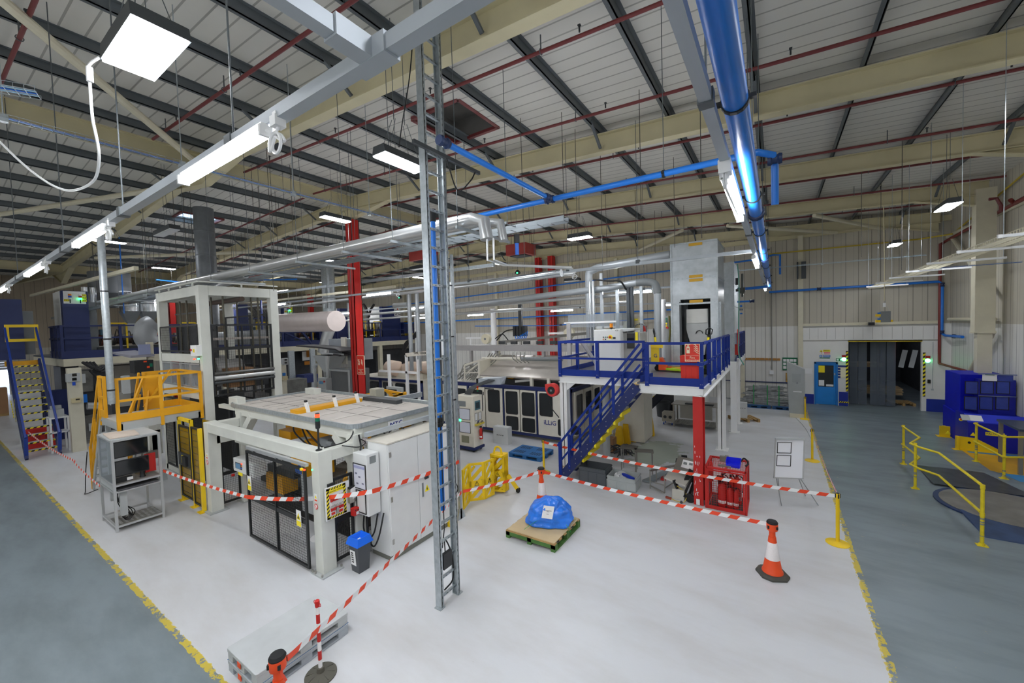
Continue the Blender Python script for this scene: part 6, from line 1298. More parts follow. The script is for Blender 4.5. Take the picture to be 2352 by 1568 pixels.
def extinguisher(c, label, h=.5, r=.075, col=red, parent=None, group=None):
    t = thing('fire_extinguisher', label, 'fire extinguisher', c, 0, group)
    MB().lathe([(r*.9,0),(r,.02),(r,h*.72),(r*.75,h*.82),(r*.35,h*.88),(r*.3,h*.92)], (0,0,0), 18).build('cylinder', col, t, world=False, smooth=True)
    k = MB(); k.cb((0,0,h*.95),(.05,.05,.05)); k.bar((0,0,h*.97),(0,-.1,h*1.02),.02,.012); k.bar((0,0,h*.95),(0,-.1,h*.93),.02,.012); k.build('valve', black, t, world=False)
    k = MB(); k.tube(curve3([(.03,0,h*.95),(r+.03,-.02,h*.85),(r+.02,-.02,h*.4)],5), .012, 6); k.build('hose', rubber, t, world=False)
    k = MB(); n=10; vs=[]; 
    for i in range(n+1): a=-PI*.85+PI*.7*i/n; vs += [((r+.002)*math.cos(a),(r+.002)*math.sin(a),h*.14),((r+.002)*math.cos(a),(r+.002)*math.sin(a),h*.26)]
    k._add(vs,[(2*i,2*i+2,2*i+3,2*i+1) for i in range(n)]); k.build('label', paper, t, world=False)
    return t
extinguisher((-9.2,11.6,.45),'small red fire extinguisher hanging on the console side', .48, .065)
t = thing('floor_enclosure','light grey steel enclosure with four buttons standing on floor before forming machine','enclosure',(-9.0,12.8,0)); box((-9.4,12.62,.0),(-8.7,12.92,.68)).build('case', mat('encl_grey','#c9cccc',.5), t, bevel=.008); k = MB(); [k.lathe([(.02,-.01),(.02,0)], (-9.2+.09*i,12.62,.36), 10, ax=YA) for i in range(4)]; k.build('button', dkgrey, t)
# ---- yellow folding barrier
t = thing('folding_barrier','yellow plastic folding safety barrier partly opened with its carry handle case','barrier',(-6.6,8.6,0))
def bpanel(o,u,W,H,nm='panel'):
    o=V(o);u=V(u).normalized(); k = MB(); k.frame(o+ZA*.06,u,ZA,W,H,.06,.035); k.bar(o+ZA*(H*.52),o+u*W+ZA*(H*.52),.035,.14)
    for z0 in (.1,H*.56): 
        k.bar(o+u*.05+ZA*(z0+.05),o+u*(W-.05)+ZA*(z0+.36),.03,.09); k.bar(o+u*.05+ZA*(z0+.28),o+u*(W*.4)+ZA*(z0+.42),.03,.06); k.bar(o+u*(W*.6)+ZA*(z0-.0),o+u*(W-.05)+ZA*(z0+.12),.03,.06)
    k.build(nm, yellow, t); c = o+u*W/2+ZA*(H*.52); n=u.cross(ZA); n = n if n.y < 0 else -n
    tri=[c-u*.06-ZA*.05+n*.02,c+u*.06-ZA*.05+n*.02,c+ZA*.06+n*.02]; MB().path(tri,.008,.012,up=n,closed=True).build('warning_triangle', ink, t)
    MB().bar(c-ZA*.02+n*.02,c+ZA*.025+n*.02,.008,.008).build('bolt', ink, t)
pts = [(-6.55,7.45),(-6.72,7.9),(-6.45,8.2),(-6.42,8.58)]
for a,b_ in zip(pts,pts[1:]): bpanel((*a,0),V((b_[0]-a[0],b_[1]-a[1],0)),math.hypot(b_[0]-a[0],b_[1]-a[1]),1.0)
for i in range(4): bpanel((-6.62,8.72+.06*i,0),(1,.32,0),.4,1.05)
k = MB(); k.tube([(-6.52,8.75,1.08),(-6.52,8.78,1.2)]+arc((-6.41,8.8,1.2),.11,PI,0,8)+[(-6.3,8.82,1.08)], .028, 8); k.build('handle', yellow, t); box((-6.62,8.7,1.04),(-6.22,9.0,1.1)).build('case_top', yellow, t); MB().bar((-6.2,8.95,.5),(-6.0,9.1,.1),.08,.1).build('wheel_arm', yellow, t); MB().lathe([(.07,-.03),(.07,.03)], (-5.98,9.1,.075), 16, ax=XA).build('wheel', rubber, t)
t = thing('folding_barrier','edge of a second yellow barrier with black trolley foot behind the ladder','barrier',(-6.3,6.9,0)); box((-6.62,6.85,.1),(-6.5,7.05,1.05)).build('panel', yellow, t); box((-6.6,6.7,.0),(-6.3,6.95,.16)).build('foot', yellow, t); k = MB(); k.tube(curve3([(-6.48,7.05,1.0),(-6.4,7.1,.75),(-6.45,7.0,.55)],6), .012, 5); k.build('cable', rubber, t)
# ---- blue plastic pallet
ppallet((-7.3,12.03,0), .03, 'blue plastic pallet with four perforated squares on the floor by the stair foot', palblue, (1.3,1.0), .17, True)
# ---- wooden pallet with blue wrapped load
t = thing('wooden_pallet','green edged wooden pallet with board top under the blue wrapped load','pallet',(-4.35,7.62,0))
PA_ = 1.2; 
k = MB()
for i in range(6): y=-.6+.222*i; k.box((-.5,y,.115),(.5,y+.09,.135))
k.build('deck_board', wood, t, world=False); box((-.48,-.58,.135),(.48,.6,.147)).build('board_top', mat('hardboard','#cbb48c',.7,var=.08), t, world=False)
for x in (-.5,-.05,.42): 
    k = MB(); k.box((x,-.6,0),(x+.08,.6,.02)); [k.box((x,y,.02),(x+.08,y+.12,.115)) for y in (-.6,-.06,.48)]; k.build('bearer', woodgreen, t, world=False)
k = MB(); [k.box((-.5,y,.05),(.5,y+.02,.115)) for y in (-.6,.58)]; k.build('edge_board', woodgreen, t, world=False)
t.scale = (1.2,1.04,1.25)
t = thing('wrapped_load','bright blue polythene wrapped machine part with white paper label on the pallet','load',(-4.3,7.8,.18))
bm_ = MB(); nu,nv = 40,26; rnd = random.Random(5)
from mathutils import noise as mnoise
vs=[]
for j in range(nv+1):
    v = j/nv
    for i in range(nu):
        a = 2*PI*i/nu
        ex = 3.0; c,s = math.cos(a),math.sin(a); sq = (abs(c)**ex+abs(s)**ex)**(-1/ex)
        prof = (1.0 if v < .12 else (1-((v-.12)/.88)**2.1))**.5 if v < .999 else 0
        x = .52*sq*c*(prof*.98+.02*(1-v)); y = .4*sq*s*(prof*.98)
        z = .58*v**.85
        z *= 1-.28*max(0,min(1,(-x*.9+y*.2+.1)))
        p = V((x,y,z)); 
        f = mnoise.noise(p*7+V((3,1,2)))*.06+abs(mnoise.noise(V((a*3.2,v*3,1))))*.075*(1-v*.5)+mnoise.noise(p*19)*.022
        d = V((c,s,.3)).normalized(); p += d*(f-.03)
        if v < .1: p += V((c,s,0))*.035*abs(mnoise.noise(V((a*5,2,7))))*3
        p.z = max(p.z, .0); vs.append(p)
fs=[(j*nu+i,j*nu+(i+1)%nu,(j+1)*nu+(i+1)%nu,(j+1)*nu+i) for j in range(nv) for i in range(nu)]
bm_._add(vs, fs+[tuple(range(nu-1,-1,-1))])
film = mat('blue_polythene','#1f7cf0',.22,var=.12,scale=6,spec=.7,bump=.25,bscale=30)
o_ = bm_.build('polythene_wrap', film, t, world=False); o_.rotation_euler.z = math.radians(22)
md = o_.modifiers.new('sub','SUBSURF'); md.levels = 1; md.render_levels = 1
lab = plate((.14,-.31,.36),(1,.28,.0),(-.02,.5,.86),.24,.26,.004).build('paper_label', paper, t, world=False)
k = MB(); 
u_,w_ = V((1,.28,0)).normalized(),V((-.02,.5,.86)).normalized(); n_=u_.cross(w_).normalized(); n_ = n_ if n_.y<0 else -n_
for i,(wd,o2) in enumerate(((.15,.03),(.06,.01),(.05,-.04))): c=V((.14,-.31,.36))+w_*o2+n_*.004; k.bar(c-u_*wd/2,c+u_*wd/2,.002,.008,up=w_)
k.build('label_text', ink, t, world=False)
box((-.3,-.3,.0),(-.05,-.2,.09)).build('timber_block', mat('timber_dark','#8a6234',.7,var=.2), t, world=False)
for i,(a,b_) in enumerate((((-.3,-.62,.003),(.1,-.25,.3)),((.62,-.2,.0),(.25,.0,.25)),((.5,.35,.0),(.2,.15,.3)),((-.6,.15,0),(-.3,.0,.2)))): MB().bar(a,b_,.012,.004).build('strap', greenstrap, t, world=False)
# ---- left background line of forming machines behind the stacker
t = thing('forming_machine','second cream forming machine with windows seen behind the stacker table','machine',(-22,15,0)); A=at(845,866,Y=14.0); B=at(968,885,Y=14.0)
box((A.x-1.5,14.1,.2),(B.x,16.5,A.z)).build('body', idoor, t); k = MB(); k.box((A.x-1.5,14.0,A.z-.12),(B.x,14.12,A.z)); k.box((B.x-.1,14.0,.2),(B.x,14.12,A.z)); xm=at(872,880,Y=14).x; k.box((xm-.06,14.0,.2),(xm+.06,14.1,A.z)); k.build('edging', navy, t)
for px in (858,888,917,948):
    x=at(px,890,Y=14).x; MB().prism(rrect(.75,.95,.1,4,x,1.35), 1, 14.05, 14.09).build('window_pane', MATS['machine_window'], t)
t = thing('vacuum_tank','pair of pale horizontal cylinders with hoses on top of second forming machine','tank',(-19,14.6,2.4))
for px,r_ in ((905,.42),(945,.36),(985,.34)):
    c_=at(px,845,Y=14.8); MB().lathe([(.0,-.75),(r_*.7,-.7),(r_,-.55),(r_,.5),(r_*.7,.62),(.0,.68)], c_, 22, ax=(1,-.35,0)).build('cylinder', tan, t, smooth=True)
k = MB(); [k.tube(curve3([at(960,770-6*i,Y=15),at(930,790+6*i,Y=14.8),at(925+6*i,835,Y=14.7)],6), .06, 7) for i in range(3)]; k.build('hose', rubber, t)
box(tuple(at(868,864,Y=14.6)),tuple(at(990,856,Y=15.2))).build('stand', idoor, t)
t = thing('lifting_frame','white lifting beam with SWL lettering on posts behind the ladder','hoist frame',(-16.5,13,0)); c0=at(933,815,Y=13); c1=at(1000,806,Y=13); MB().bar((c0.x,13,c0.z),(c1.x+.5,13,c1.z),.1,.18).build('beam', idoor, t); box((c0.x-.05,12.95,0),(c0.x+.07,13.05,c0.z)).build('post', whitem, t); box((c1.x-1.2,12.95,0),(c1.x-1.1,13.05,c0.z-.2)).build('post', whitem, t); text('SWL 1000KG', .17, ink, t, ((c0.x+c1.x)/2+.1,12.94,(c0.z+c1.z)/2), XA, ZA, 'beam_lettering', .003); MB().bar((c0.x-2.0,13,at(903,853,Y=13).z),(c0.x+.7,13,at(903,853,Y=13).z),.1,.1).build('handrail', whitem, t)
t = thing('operator_panel','grey tilted operator panel behind the stacker table','panel',(-15,11,0)); a_,b_=at(887,887,Y=11),at(921,905,Y=11); box((a_.x,11,b_.z-.15),(b_.x,11.15,a_.z)).build('case', greyw, t, bevel=.01); box((a_.x+.1,10.99,b_.z-.02),(b_.x-.25,11,a_.z-.1)).build('screen', darkglass, t); box((a_.x+.1,11.02,0),(a_.x+.2,11.12,3.6)).build('post', whitem, t)
t = thing('yellow_rail_guard','yellow tubular guard frames behind the far edge of stacker table','guard',(-13,9,0)); Yg=9.3
def pg(px,py): q=at(px,py,Y=Yg); return (q.x,Yg,q.z)
k = MB(); k.path([pg(822,912),pg(880,895),pg(930,905),pg(842,924)],.07); k.path([pg(842,924),pg(842,945)],.07); k.path([pg(877,895),pg(878,950)],.12); k.path([pg(887,896),pg(930,935)],.08); k.path([pg(930,900),pg(930,945)],.08); k.path([pg(930,903),pg(870,916)],.07); k.build('frame', amber, t)
for px in (845,930): q=at(px,925,Y=Yg); box((q.x-.05,Yg-.05,0),(q.x+.05,Yg+.05,q.z)).build('leg', amber, t)
t = thing('discharge_chute','grey sloping discharge box and black link conveyor left of the red column','conveyor',(-19,13,2)); q=at(735,815,Y=13)
a_,b_=at(757,826,Y=13.2),at(812,778,Y=13.2); box((a_.x,13.2,a_.z),(b_.x,14.4,b_.z)).build('box', mat('chute_grey','#9aa0a6',.4,.3), t); box((at(785,826,Y=13.1).x,13.1,a_.z-.2),(at(790,770,Y=13.1).x+.1,13.2,b_.z+.1)).build('post', idoor, t)
k = MB(); pts=[at(700,793,Y=12.4),at(745,796,Y=12.4),at(790,801,Y=12.4),at(800,806,Y=12.4),at(800,815,Y=12.4),at(785,812,Y=12.4)]; k.path(pts,1.0,.08,up=(0,0,1)); k.build('link_belt', mat('belt_dark','#3c3a3c',.5,.3,var=.4,scale=40), t)
MB().hexa([tuple(at(735,812,Y=12.0)),tuple(at(790,816,Y=12.0)),tuple(at(790,816,Y=13)),tuple(at(735,812,Y=13)),tuple(at(735,809,Y=12.0)),tuple(at(790,812,Y=12.0)),tuple(at(790,812,Y=13)),tuple(at(735,809,Y=13))]).build('tray', greyw, t)
q=at(755,815,Y=12.5); MB().hexa([(q.x-.25,12.3,q.z-.9),(q.x+.25,12.3,q.z-.9),(q.x+.25,12.8,q.z-.9),(q.x-.25,12.8,q.z-.9),(q.x-.7,12,q.z),(q.x+.9,12,q.z),(q.x+.9,13,q.z),(q.x-.7,13,q.z)]).build('hopper', greyw, t); box((q.x-.06,12.5,0),(q.x+.06,12.6,q.z-.9)).build('leg', greyw, t); tb([(q.x-.9,12.2,0),(q.x-.9,12.2,q.z-.7),(q.x-.7,12.2,q.z-.5)], .09, 8).build('pipe_leg', greyw, t)
t = thing('grinder_frame','glazed grey machine frame behind the table left of the red column','machine',(-17.5,11.8,0)); a_,b_=at(760,905,Y=11.5),at(803,850,Y=11.5); box((a_.x,11.5,0),(b_.x,12.6,b_.z)).build('body', mat('glazed_dark','#75787a',.25,.2), t); MB().frame((a_.x,11.47,.4),XA,ZA,b_.x-a_.x,b_.z-.4,.08,.05).build('frame', greyw, t); c_=at(737,880,Y=11.2); box((c_.x-.25,11.2,0),(c_.x+.45,11.5,at(737,868,Y=11.2).z)).build('control_case', greyw, t); slab(733,875,742,882,11.19,.01).build('screen', lcd, t); q=at(745,876,Y=11.18); MB().lathe([(.05,-.03),(.05,0)], q, 12, ax=YA).build('stop_button', lens_red, t)
tb([(c_.x+.3,11.4,at(737,868,Y=11.2).z),(c_.x+.3,11.4,3.4)], .07, 8).build('post', ltgrey, t)
# column sign
t = thing('fire_sign','red fire extinguisher sign on the tall red column','sign',(-15.2,10.55,2.9)); c_=at(829,838,Y=10.56); MB().prism(rrect(.5,.82,.03,3,c_.x,c_.z), 1, 10.55, 10.575).build('border', signcream, t); MB().prism(rrect(.46,.78,.03,3,c_.x,c_.z), 1, 10.545, 10.551).build('board', signred, t)
def firepicto(t, o, u, w, S):
    o=V(o);u=V(u);w=V(w);n=u.cross(w).normalized()
    k = MB(); c=o-u*.2*S; 
    def P(x,y): return c+u*x*S+w*y*S
    k.bar(P(0,-.2),P(0,.16),.16*S,.006,up=n); k.bar(P(0,.16),P(0,.24),.06*S,.006,up=n); k.bar(P(-.13,.27),P(.1,.25),.03*S,.006,up=n); k.bar(P(-.13,.27),P(-.14,.17),.025*S,.006,up=n)
    c=o+u*.2*S
    for i in range(4): k.tube([P(.13-.02*i,-.2+.11*i),P(.02,-.16+.11*i),P(-.06,-.06+.11*i),P(-.12,-.08+.11*i)], .018*S, 4)
    k.build('pictogram', signcream, t)
    c=o-u*.2*S; k = MB(); k.bar(P(0,-.02),P(0,.08),.07*S,.008,up=n); k.build('pictogram_label', signred, t)
firepicto(t,(c_.x,10.54,c_.z+.1),XA,ZA,.5); k = MB().bar((c_.x-.18,10.54,c_.z-.19),(c_.x+.18,10.54,c_.z-.19),.004,.012); k.build('divider', signcream, t); text('Fire', .09, signcream, t, (c_.x,10.54,c_.z-.25), XA, ZA); text('extinguisher', .075, signcream, t, (c_.x,10.54,c_.z-.33), XA, ZA)
# person far away
t = thing('person','person in a yellow hi-vis vest and orange cap bending by the dark machine','person',(-20,12,0)); q=at(716,900,Y=11.2); B0=V((q.x,11.4,0))
def skin(name, joints, edges, m, parent):
    me = bpy.data.meshes.new(name); me.from_pydata([tuple(j[:3]) for j in joints], edges, []); o = bpy.data.objects.new(name, me); COL.objects.link(o); o.parent = parent
    md = o.modifiers.new('skin','SKIN'); md.use_smooth_shade = True
    for i,j in enumerate(joints): me.skin_vertices[0].data[i].radius = (j[3], j[3]); me.skin_vertices[0].data[i].use_root = (i==0)
    s_ = o.modifiers.new('sub','SUBSURF'); s_.levels = s_.render_levels = 1; me.materials.append(m); return o
b0 = V(t.location); O = B0-b0
J=[(0,0,.92,.14),(.05,-.02,1.15,.15),(.16,-.05,1.36,.15),(.24,-.06,1.47,.06),(.3,-.07,1.6,.1),(.32,-.07,1.7,.08),(.16,-.22,1.36,.06),(.32,-.28,1.12,.045),(.5,-.25,1.0,.035),(.16,.13,1.36,.06),(.34,.16,1.12,.045),(.52,.12,1.0,.035),(0,-.1,.85,.09),(.03,-.11,.48,.065),(0,-.11,.1,.045),(.16,-.11,.04,.04),(0,.1,.85,.09),(.0,.11,.48,.065),(-.05,.11,.1,.045),(.1,.11,.04,.04)]
J=[(a+O.x,b_+O.y,c+O.z,r_) for a,b_,c,r_ in J]
skin('body',J,[(0,1),(1,2),(2,3),(3,4),(4,5),(2,6),(6,7),(7,8),(2,9),(9,10),(10,11),(0,12),(12,13),(13,14),(14,15),(0,16),(16,17),(17,18),(18,19)],mat('work_clothes','#2a2c34',.8),t)
JV=[(J[0][0],J[0][1],J[0][2]+.05,.155),(*J[1][:3],.17),(*J[2][:3],.175),(J[2][0]+.04,J[2][1],J[2][2]+.07,.1)]; skin('hi_vis_vest',JV,[(0,1),(1,2),(2,3)],mat('hi_vis','#d6e83a',.6),t)
MB().lathe([(.0,.12),(.07,.1),(.105,.03),(.112,0),(.14,-.005)][::-1], B0+V((.32,-.07,1.7)), 16).build('cap', mat('cap_orange','#e0502a',.6), t, smooth=True); MB().lathe([(.0,-.1),(.07,-.08),(.09,0),(.085,.08),(.0,.1)], B0+V((.335,-.07,1.62)), 14).build('face', mat('skin_tone','#d19c80',.6), t, smooth=True)
# ================================================================== BLUE MEZZANINE AND TOWER
t = thing('blue_mezzanine','blue railed mezzanine on white and red steel columns with white edge beams','mezzanine',(-3.7,13,2.8))
DZ = 3.0; dk = mat('mezz_deck','#6a6a72',.45,.2,var=.2)
MB().prism([(-5.88,11.62),(-3.1,11.62),(-3.1,10.67),(-1.5,10.67),(-1.5,16.7),(-5.88,16.7)], 2, DZ-.02, DZ+.02).build('deck', dk, t)
wb = mat('beam_white','#eceded',.45,var=.03)
def chan(a, b_, nm='edge_beam'):
    a=V(a);b_=V(b_); k = MB(); k.bar(a,b_,.02,.24); k.bar(a+ZA*.11,b_+ZA*.11,.14,.02); k.bar(a-ZA*.11,b_-ZA*.11,.14,.02); return k.build(nm, wb, t)
for a,b_ in (((-5.88,11.62,2.87),(-3.0,11.62,2.87)),((-3.02,10.68,2.87),(-1.48,10.68,2.87)),((-1.5,10.6,2.87),(-1.5,16.7,2.87)),((-5.86,11.6,2.87),(-5.86,16.7,2.87)),((-3.05,10.7,2.87),(-3.05,11.62,2.87)),((-3.05,11.6,2.87),(-3.05,16.7,2.87))): chan(a,b_)
def toe(a,b_): MB().bar(V(a)+ZA*.09,V(b_)+ZA*.09,.015,.2).build('toe_board', blue, t)
def rails(a,b_,zt=4.06,zm=3.55):
    a=V(a);b_=V(b_); k = MB(); k.bar((a.x,a.y,zt),(b_.x,b_.y,zt),.05,.07); k.bar((a.x,a.y,zm),(b_.x,b_.y,zm),.045,.06); k.build('guard_rail', blue, t)
def posts(ps, zt=4.06):
    for x,y in ps:
        k = MB(); k.box((x-.05,y-.035,2.95),(x+.05,y+.035,zt)); p_ = k.build('post', blue, t); k = MB(); [k.lathe([(.008,-.055 if 0 else -.04),(.008,-.034)], (x+d,y,z), 6, ax=YA) for d in (-.02,.02) for z in (3.05,3.5,3.6)]; k.build('bolt', steel, p_)
F0=(-5.86,11.55,DZ);F1=(-3.12,11.55,DZ);G0=(-2.8,10.62,DZ);G1=(-1.48,10.62,DZ)
toe(F0,F1);rails(F0,F1);posts([(-5.82,11.55),(-4.55,11.55),(-3.14,11.55)])
toe(G0,G1);rails(G0,G1);posts([(-2.82,10.62),(-1.52,10.62)])
S1=(-1.45,16.6,DZ); toe(G1,S1);rails(G1,S1); posts([(-1.45,11.4),(-1.45,12.5),(-1.45,13.6),(-1.45,14.7),(-1.45,15.7),(-1.45,16.55)])
toe(F0,(-5.86,14.5,DZ));rails(F0,(-5.86,14.5,DZ));posts([(-5.86,13.0),(-5.86,14.5)])
toe((-3.02,10.7,DZ),(-2.9,11.5,DZ))
for x,y,m_,w in ((-5.75,11.7,wb,.24),(-1.62,15.85,wb,.24),(-5.75,16,wb,.22)):
    k = MB(); k.box((x-w/2,y-w/2,0),(x+w/2,y-w/2+.02,2.76)); k.box((x-w/2,y+w/2-.02,0),(x+w/2,y+w/2,2.76)); k.box((x-.012,y-w/2,0),(x+.012,y+w/2,2.76)); k.build('column', m_, t); box((x-.2,y-.2,0),(x+.2,y+.2,.02)).build('base_plate', mat('plate_tan','#b9a583',.6) if x < -5 else wb, t)
MB().prism([(-5.63,2.76),(-5.3,2.76),(-5.63,2.5)], 1, 11.6, 11.62).build('gusset', wb, t)
k = MB(); k.box((-1.74,10.7,0),(-1.52,10.73,2.76)); k.box((-1.74,11.07,0),(-1.52,11.1,2.76)); k.box((-1.64,10.73,0),(-1.6,11.07,2.76))
rcol = k.build('red_column', red, t); k = MB(); k.lathe([(.14,0),(.14,.012)], (-1.6,10.9,1.02), 20, ax=XA); k.build('white_panel', whitem, rcol); k = MB(); rnd=random.Random(9)
for i in range(22): z=.25+rnd.random()*1.4; k.cb((-1.71+rnd.random()*.13,10.676,z),(.006+.012*rnd.random(),.004,.02+.05*rnd.random()))
k.build('paint_chip', paper, rcol)
box((-1.68,10.66,.02),(-1.6,10.68,.16)).build('floor_tag', paper, rcol)
# staircase
t = thing('blue_staircase','blue steel staircase with double handrails rising from the yellow post to mezzanine','stairs',(-4.2,11.1,0))
for y in (10.62,11.42):
    MB().bar((-5.4,y,.02),(-3.1,y,2.92),.04,.26).build('stringer', mat('stringer_navy','#152660',.42), t)
    k = MB(); k.bar((-5.5,y,.98),(-3.0,y,4.05),.05,.06); k.bar((-5.4,y,.55),(-3.0,y,3.5),.045,.05)
    for f in (.12,.42,.72): x=-5.4+2.3*f; z=2.9*f; k.bar((x,y,z),(x,y,z+1.02),.07,.05)
    k.bar((-5.42,y,.1),(-5.42,y,1.1),.1,.06); k.build('handrail', blue, t)
    k = MB(); [k.lathe([(.014,-.03),(.014,-.02)], (-5.4+2.3*(i+.5)/12,y+(.0 if y < 11 else 0),2.9*(i+.5)/12+d), 6, ax=YA) for i in range(12) for d in (-.06,.07)]; k.build('bolt', steel, t)
for i in range(11):
    f=(i+1)/12; r_ = box((-5.4+2.3*f-.12,10.64,2.9*f-.02),(-5.4+2.3*f+.12,11.4,2.9*f+.02)).build('tread', greyw, t)
    if 1 < i < 9: box((-5.4+2.3*f+.1,10.62,2.9*f-.12),(-5.4+2.3*f+.16,11.4,2.9*f-.02)).build('yellow_nosing', signyellow, t)
one(box((-3.25,10.75,2.93),(-3.0,11.4,2.96)),'timber_plank',mat('plank','#d6b67c',.7),'pale timber piece at the top of the blue staircase','plank')
t = thing('rear_staircase','dark blue rear staircase with yellow nosings under the mezzanine','stairs',(-4.4,17.3,0)); A=at(1460,962,Y=17.0); B=at(1588,838,Y=17.0); MB().bar((A.x,17,A.z),(B.x,17,B.z),.05,.28).build('stringer', mat('stringer_dark','#10182e',.45), t); MB().bar((A.x,17.8,A.z),(B.x,17.8,B.z),.05,.28).build('stringer', MATS['stringer_dark'], t)
for i in range(9): f=(i+.5)/9; x=A.x+(B.x-A.x)*f; z=A.z+(B.z-A.z)*f; box((x-.12,17,z),(x+.12,17.8,z+.03)).build('tread', dkgrey, t); box((x-.14,17,z+.02),(x-.1,17.2,z+.1)).build('yellow_nosing', signyellow, t)
k = MB(); k.bar((A.x,17,A.z+1),(B.x,17,B.z+1),.05); k.bar((A.x+.5,17,A.z+.4),(A.x+.5,17,A.z+1.4),.05); k.bar((B.x-.5,17,B.z-.4),(B.x-.5,17,B.z+.5),.05); k.build('handrail', navy, t)
# second platform behind
t = thing('rear_platform','second blue railed platform on white posts behind the tower','mezzanine',(-2.5,22,2.7)); 
MB().box((-5.5,19.4,2.72),(-1.45,25.4,2.78)).build('deck', dk, t); k = MB(); k.box((-1.5,19.4,2.45),(-1.4,25.4,2.75)); k.box((-5.5,19.4,2.45),(-1.4,19.5,2.75)); k.build('edge_beam', wb, t)
k = MB(); k.bar((-1.45,20.9,3.98),(-1.45,25.3,3.98),.05,.07); k.bar((-1.45,20.9,3.4),(-1.45,25.3,3.4),.05,.06); k.build('guard_rail', blue, t); box((-1.47,19.4,2.78),(-1.44,25.3,2.95)).build('toe_board', navy, t)
for y in (20.9,21.8,22.9,24.0,25.2): box((-1.5,y-.04,2.75),(-1.4,y+.04,4.0)).build('post', navy, t)
for y in (18.55,20.2): box((-1.56,y-.12,0),(-1.34,y+.12,2.9)).build('column', wb, t); box((-1.65,y-.2,0),(-1.25,y+.2,.02)).build('base_plate', wb, t)
box((-1.6,24.6,0),(-1.4,24.8,2.45)).build('column', cream, t)
t = thing('hose_sign','red fire sign with extinguisher box between the tower and rear platform rail','sign',(-1.4,19.9,3.1)); box((-1.6,19.7,3.1),(-1.35,20.1,3.55)).build('cabinet', red, t); box((-1.38,19.6,3.55),(-1.34,20.2,4.2)).build('board', signred, t); k = MB(); [k.bar((-1.335,19.75+.08*i,3.85),(-1.335,19.8+.08*i,4.1),.01,.035) for i in range(3)]; k.build('flame_mark', signcream, t)
# galvanised tower
t = thing('galvanised_tower','tall galvanised sheet tower cabin with dark doorway on the blue mezzanine','tower',(-2.2,14.9,3.0))
gv = mat('tower_sheet','#b4bbbf',.34,.45,var=.14,scale=5); X0,X1,Y0,Y1 = -2.88,-1.52,14.0,15.95
k = MB(); k.box((X0,Y0,5.32),(X1,Y0+.03,7.15)); k.box((X0,Y0,3.02),(X0+.28,Y0+.03,5.32)); k.box((X1-.2,Y0,3.02),(X1,Y0+.03,5.32)); k.box((X0,Y0+.03,3.02),(X0+.03,Y1,7.15)); k.box((X1-.03,Y0+.03,3.02),(X1,Y1,7.15)); k.box((X0,Y1-.03,3.02),(X1,Y1,7.15)); k.box((X0,Y0,7.12),(X1,Y1,7.15)); k.build('shell', gv, t)
k = MB()
for z in (5.15,5.98,7.1): k.box((X0-.02,Y0-.02,z),(X1+.02,Y0,z+.06)); k.box((X1,Y0,z),(X1+.02,Y1,z+.06))
for x in (X0,X1): k.box((x-.025,Y0-.025,3.02),(x+.025,Y0,7.15))
k.build('angle_trim', galv, t)
k = MB(); [k.box((X0+.55,Y0-.022,z),(X0+.95,Y0-.015,z+.09)) for z in (7.02,6.0,5.88,5.2)]; k.build('yellow_label', mat('label_ochre','#c79a24',.5), t)
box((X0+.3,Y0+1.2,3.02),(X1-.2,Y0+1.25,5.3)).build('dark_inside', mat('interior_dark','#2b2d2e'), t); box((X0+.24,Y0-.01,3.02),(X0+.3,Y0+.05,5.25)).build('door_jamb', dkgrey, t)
b_ = MB(); b_.prism([(X0+.4,5.0),(X1-.3,5.0),(X1-.3,4.35),(X1-.42,3.5),(X0+.6,3.5),(X0+.4,4.35)], 1, Y0+.25, Y0+.9); b_.build('tipping_bin', mat('bin_steel','#a9acac',.4,.3), t); box((X0+.42,Y0+.22,4.55),(X1-.32,Y0+.25,5.0)).build('bin_panel', mat('bin_pale','#c9cac6',.45), t); MB().tube(arc((X0+.8,Y0+.2,4.2),.1,0,PI,6)+[(X0+.7,Y0+.2,4.2)], .014, 6).build('bin_handle', ink, t)
box((X1,Y0+.2,3.02),(X1+.08,Y0+.3,5.2)).build('door_edge', galv, t)
t = thing('galvanised_tower','second narrower galvanised sheet duct tower just behind the first, at right','tower',(-1.9,21.5,2.9)); box((-2.9,19.6,2.8),(-1.52,23.4,7.1)).build('shell', gv, t); k = MB(); [k.box((-1.53,19.6,z),(-1.49,23.4,z+.06)) for z in (4.0,5.2,6.2,7.05)]; k.box((-1.53,19.58,2.8),(-1.48,19.66,7.1)); k.build('angle_trim', galv, t); k = MB(); k.cb((-1.4,22.2,5.1),(.2,.08,.08)); k.cb((-1.42,20.2,6.3),(.1,.1,.3)); k.build('valve', dkgrey, t)
one(tb([(-1.2,20.0,5.6),(-1.2,20.0,6.6)],.05,8).tube([(-1.45,20.0,5.9),(-1.2,20.0,5.9)],.06,8).lathe([(.1,5.75),(.12,5.85),(.1,6.0)],(-1.2,20,0),12),'valve_set',mat('valve_dark','#4a4d48',.5),'dark valves on the right side of second tower','valve')
k = MB(); k.bar((-1.42,17.5,3.0),(-1.42,17.5,6.95),.006); k.bar((-1.42,17.62,3.0),(-1.42,17.62,6.95),.006); [k.bar((-1.42,17.5,3+.1*i),(-1.42,17.62,3+.1*i),.006) for i in range(39)]; one(k,'wire_tray',galv,'vertical wire tray between the two galvanised towers','cable tray')
one(tb(curve3([(-1.3,18.9,6.9),(-1.25,18.9,6.0),(-1.28,18.9,4.2),(-1.28,18.9,3.2),(-1.1,18.9,2.75)],6), .025, 6),'green_hose',mat('hose_green','#5f9a8a',.5),'thin green hose dropping in front of the red fire sign','hose')
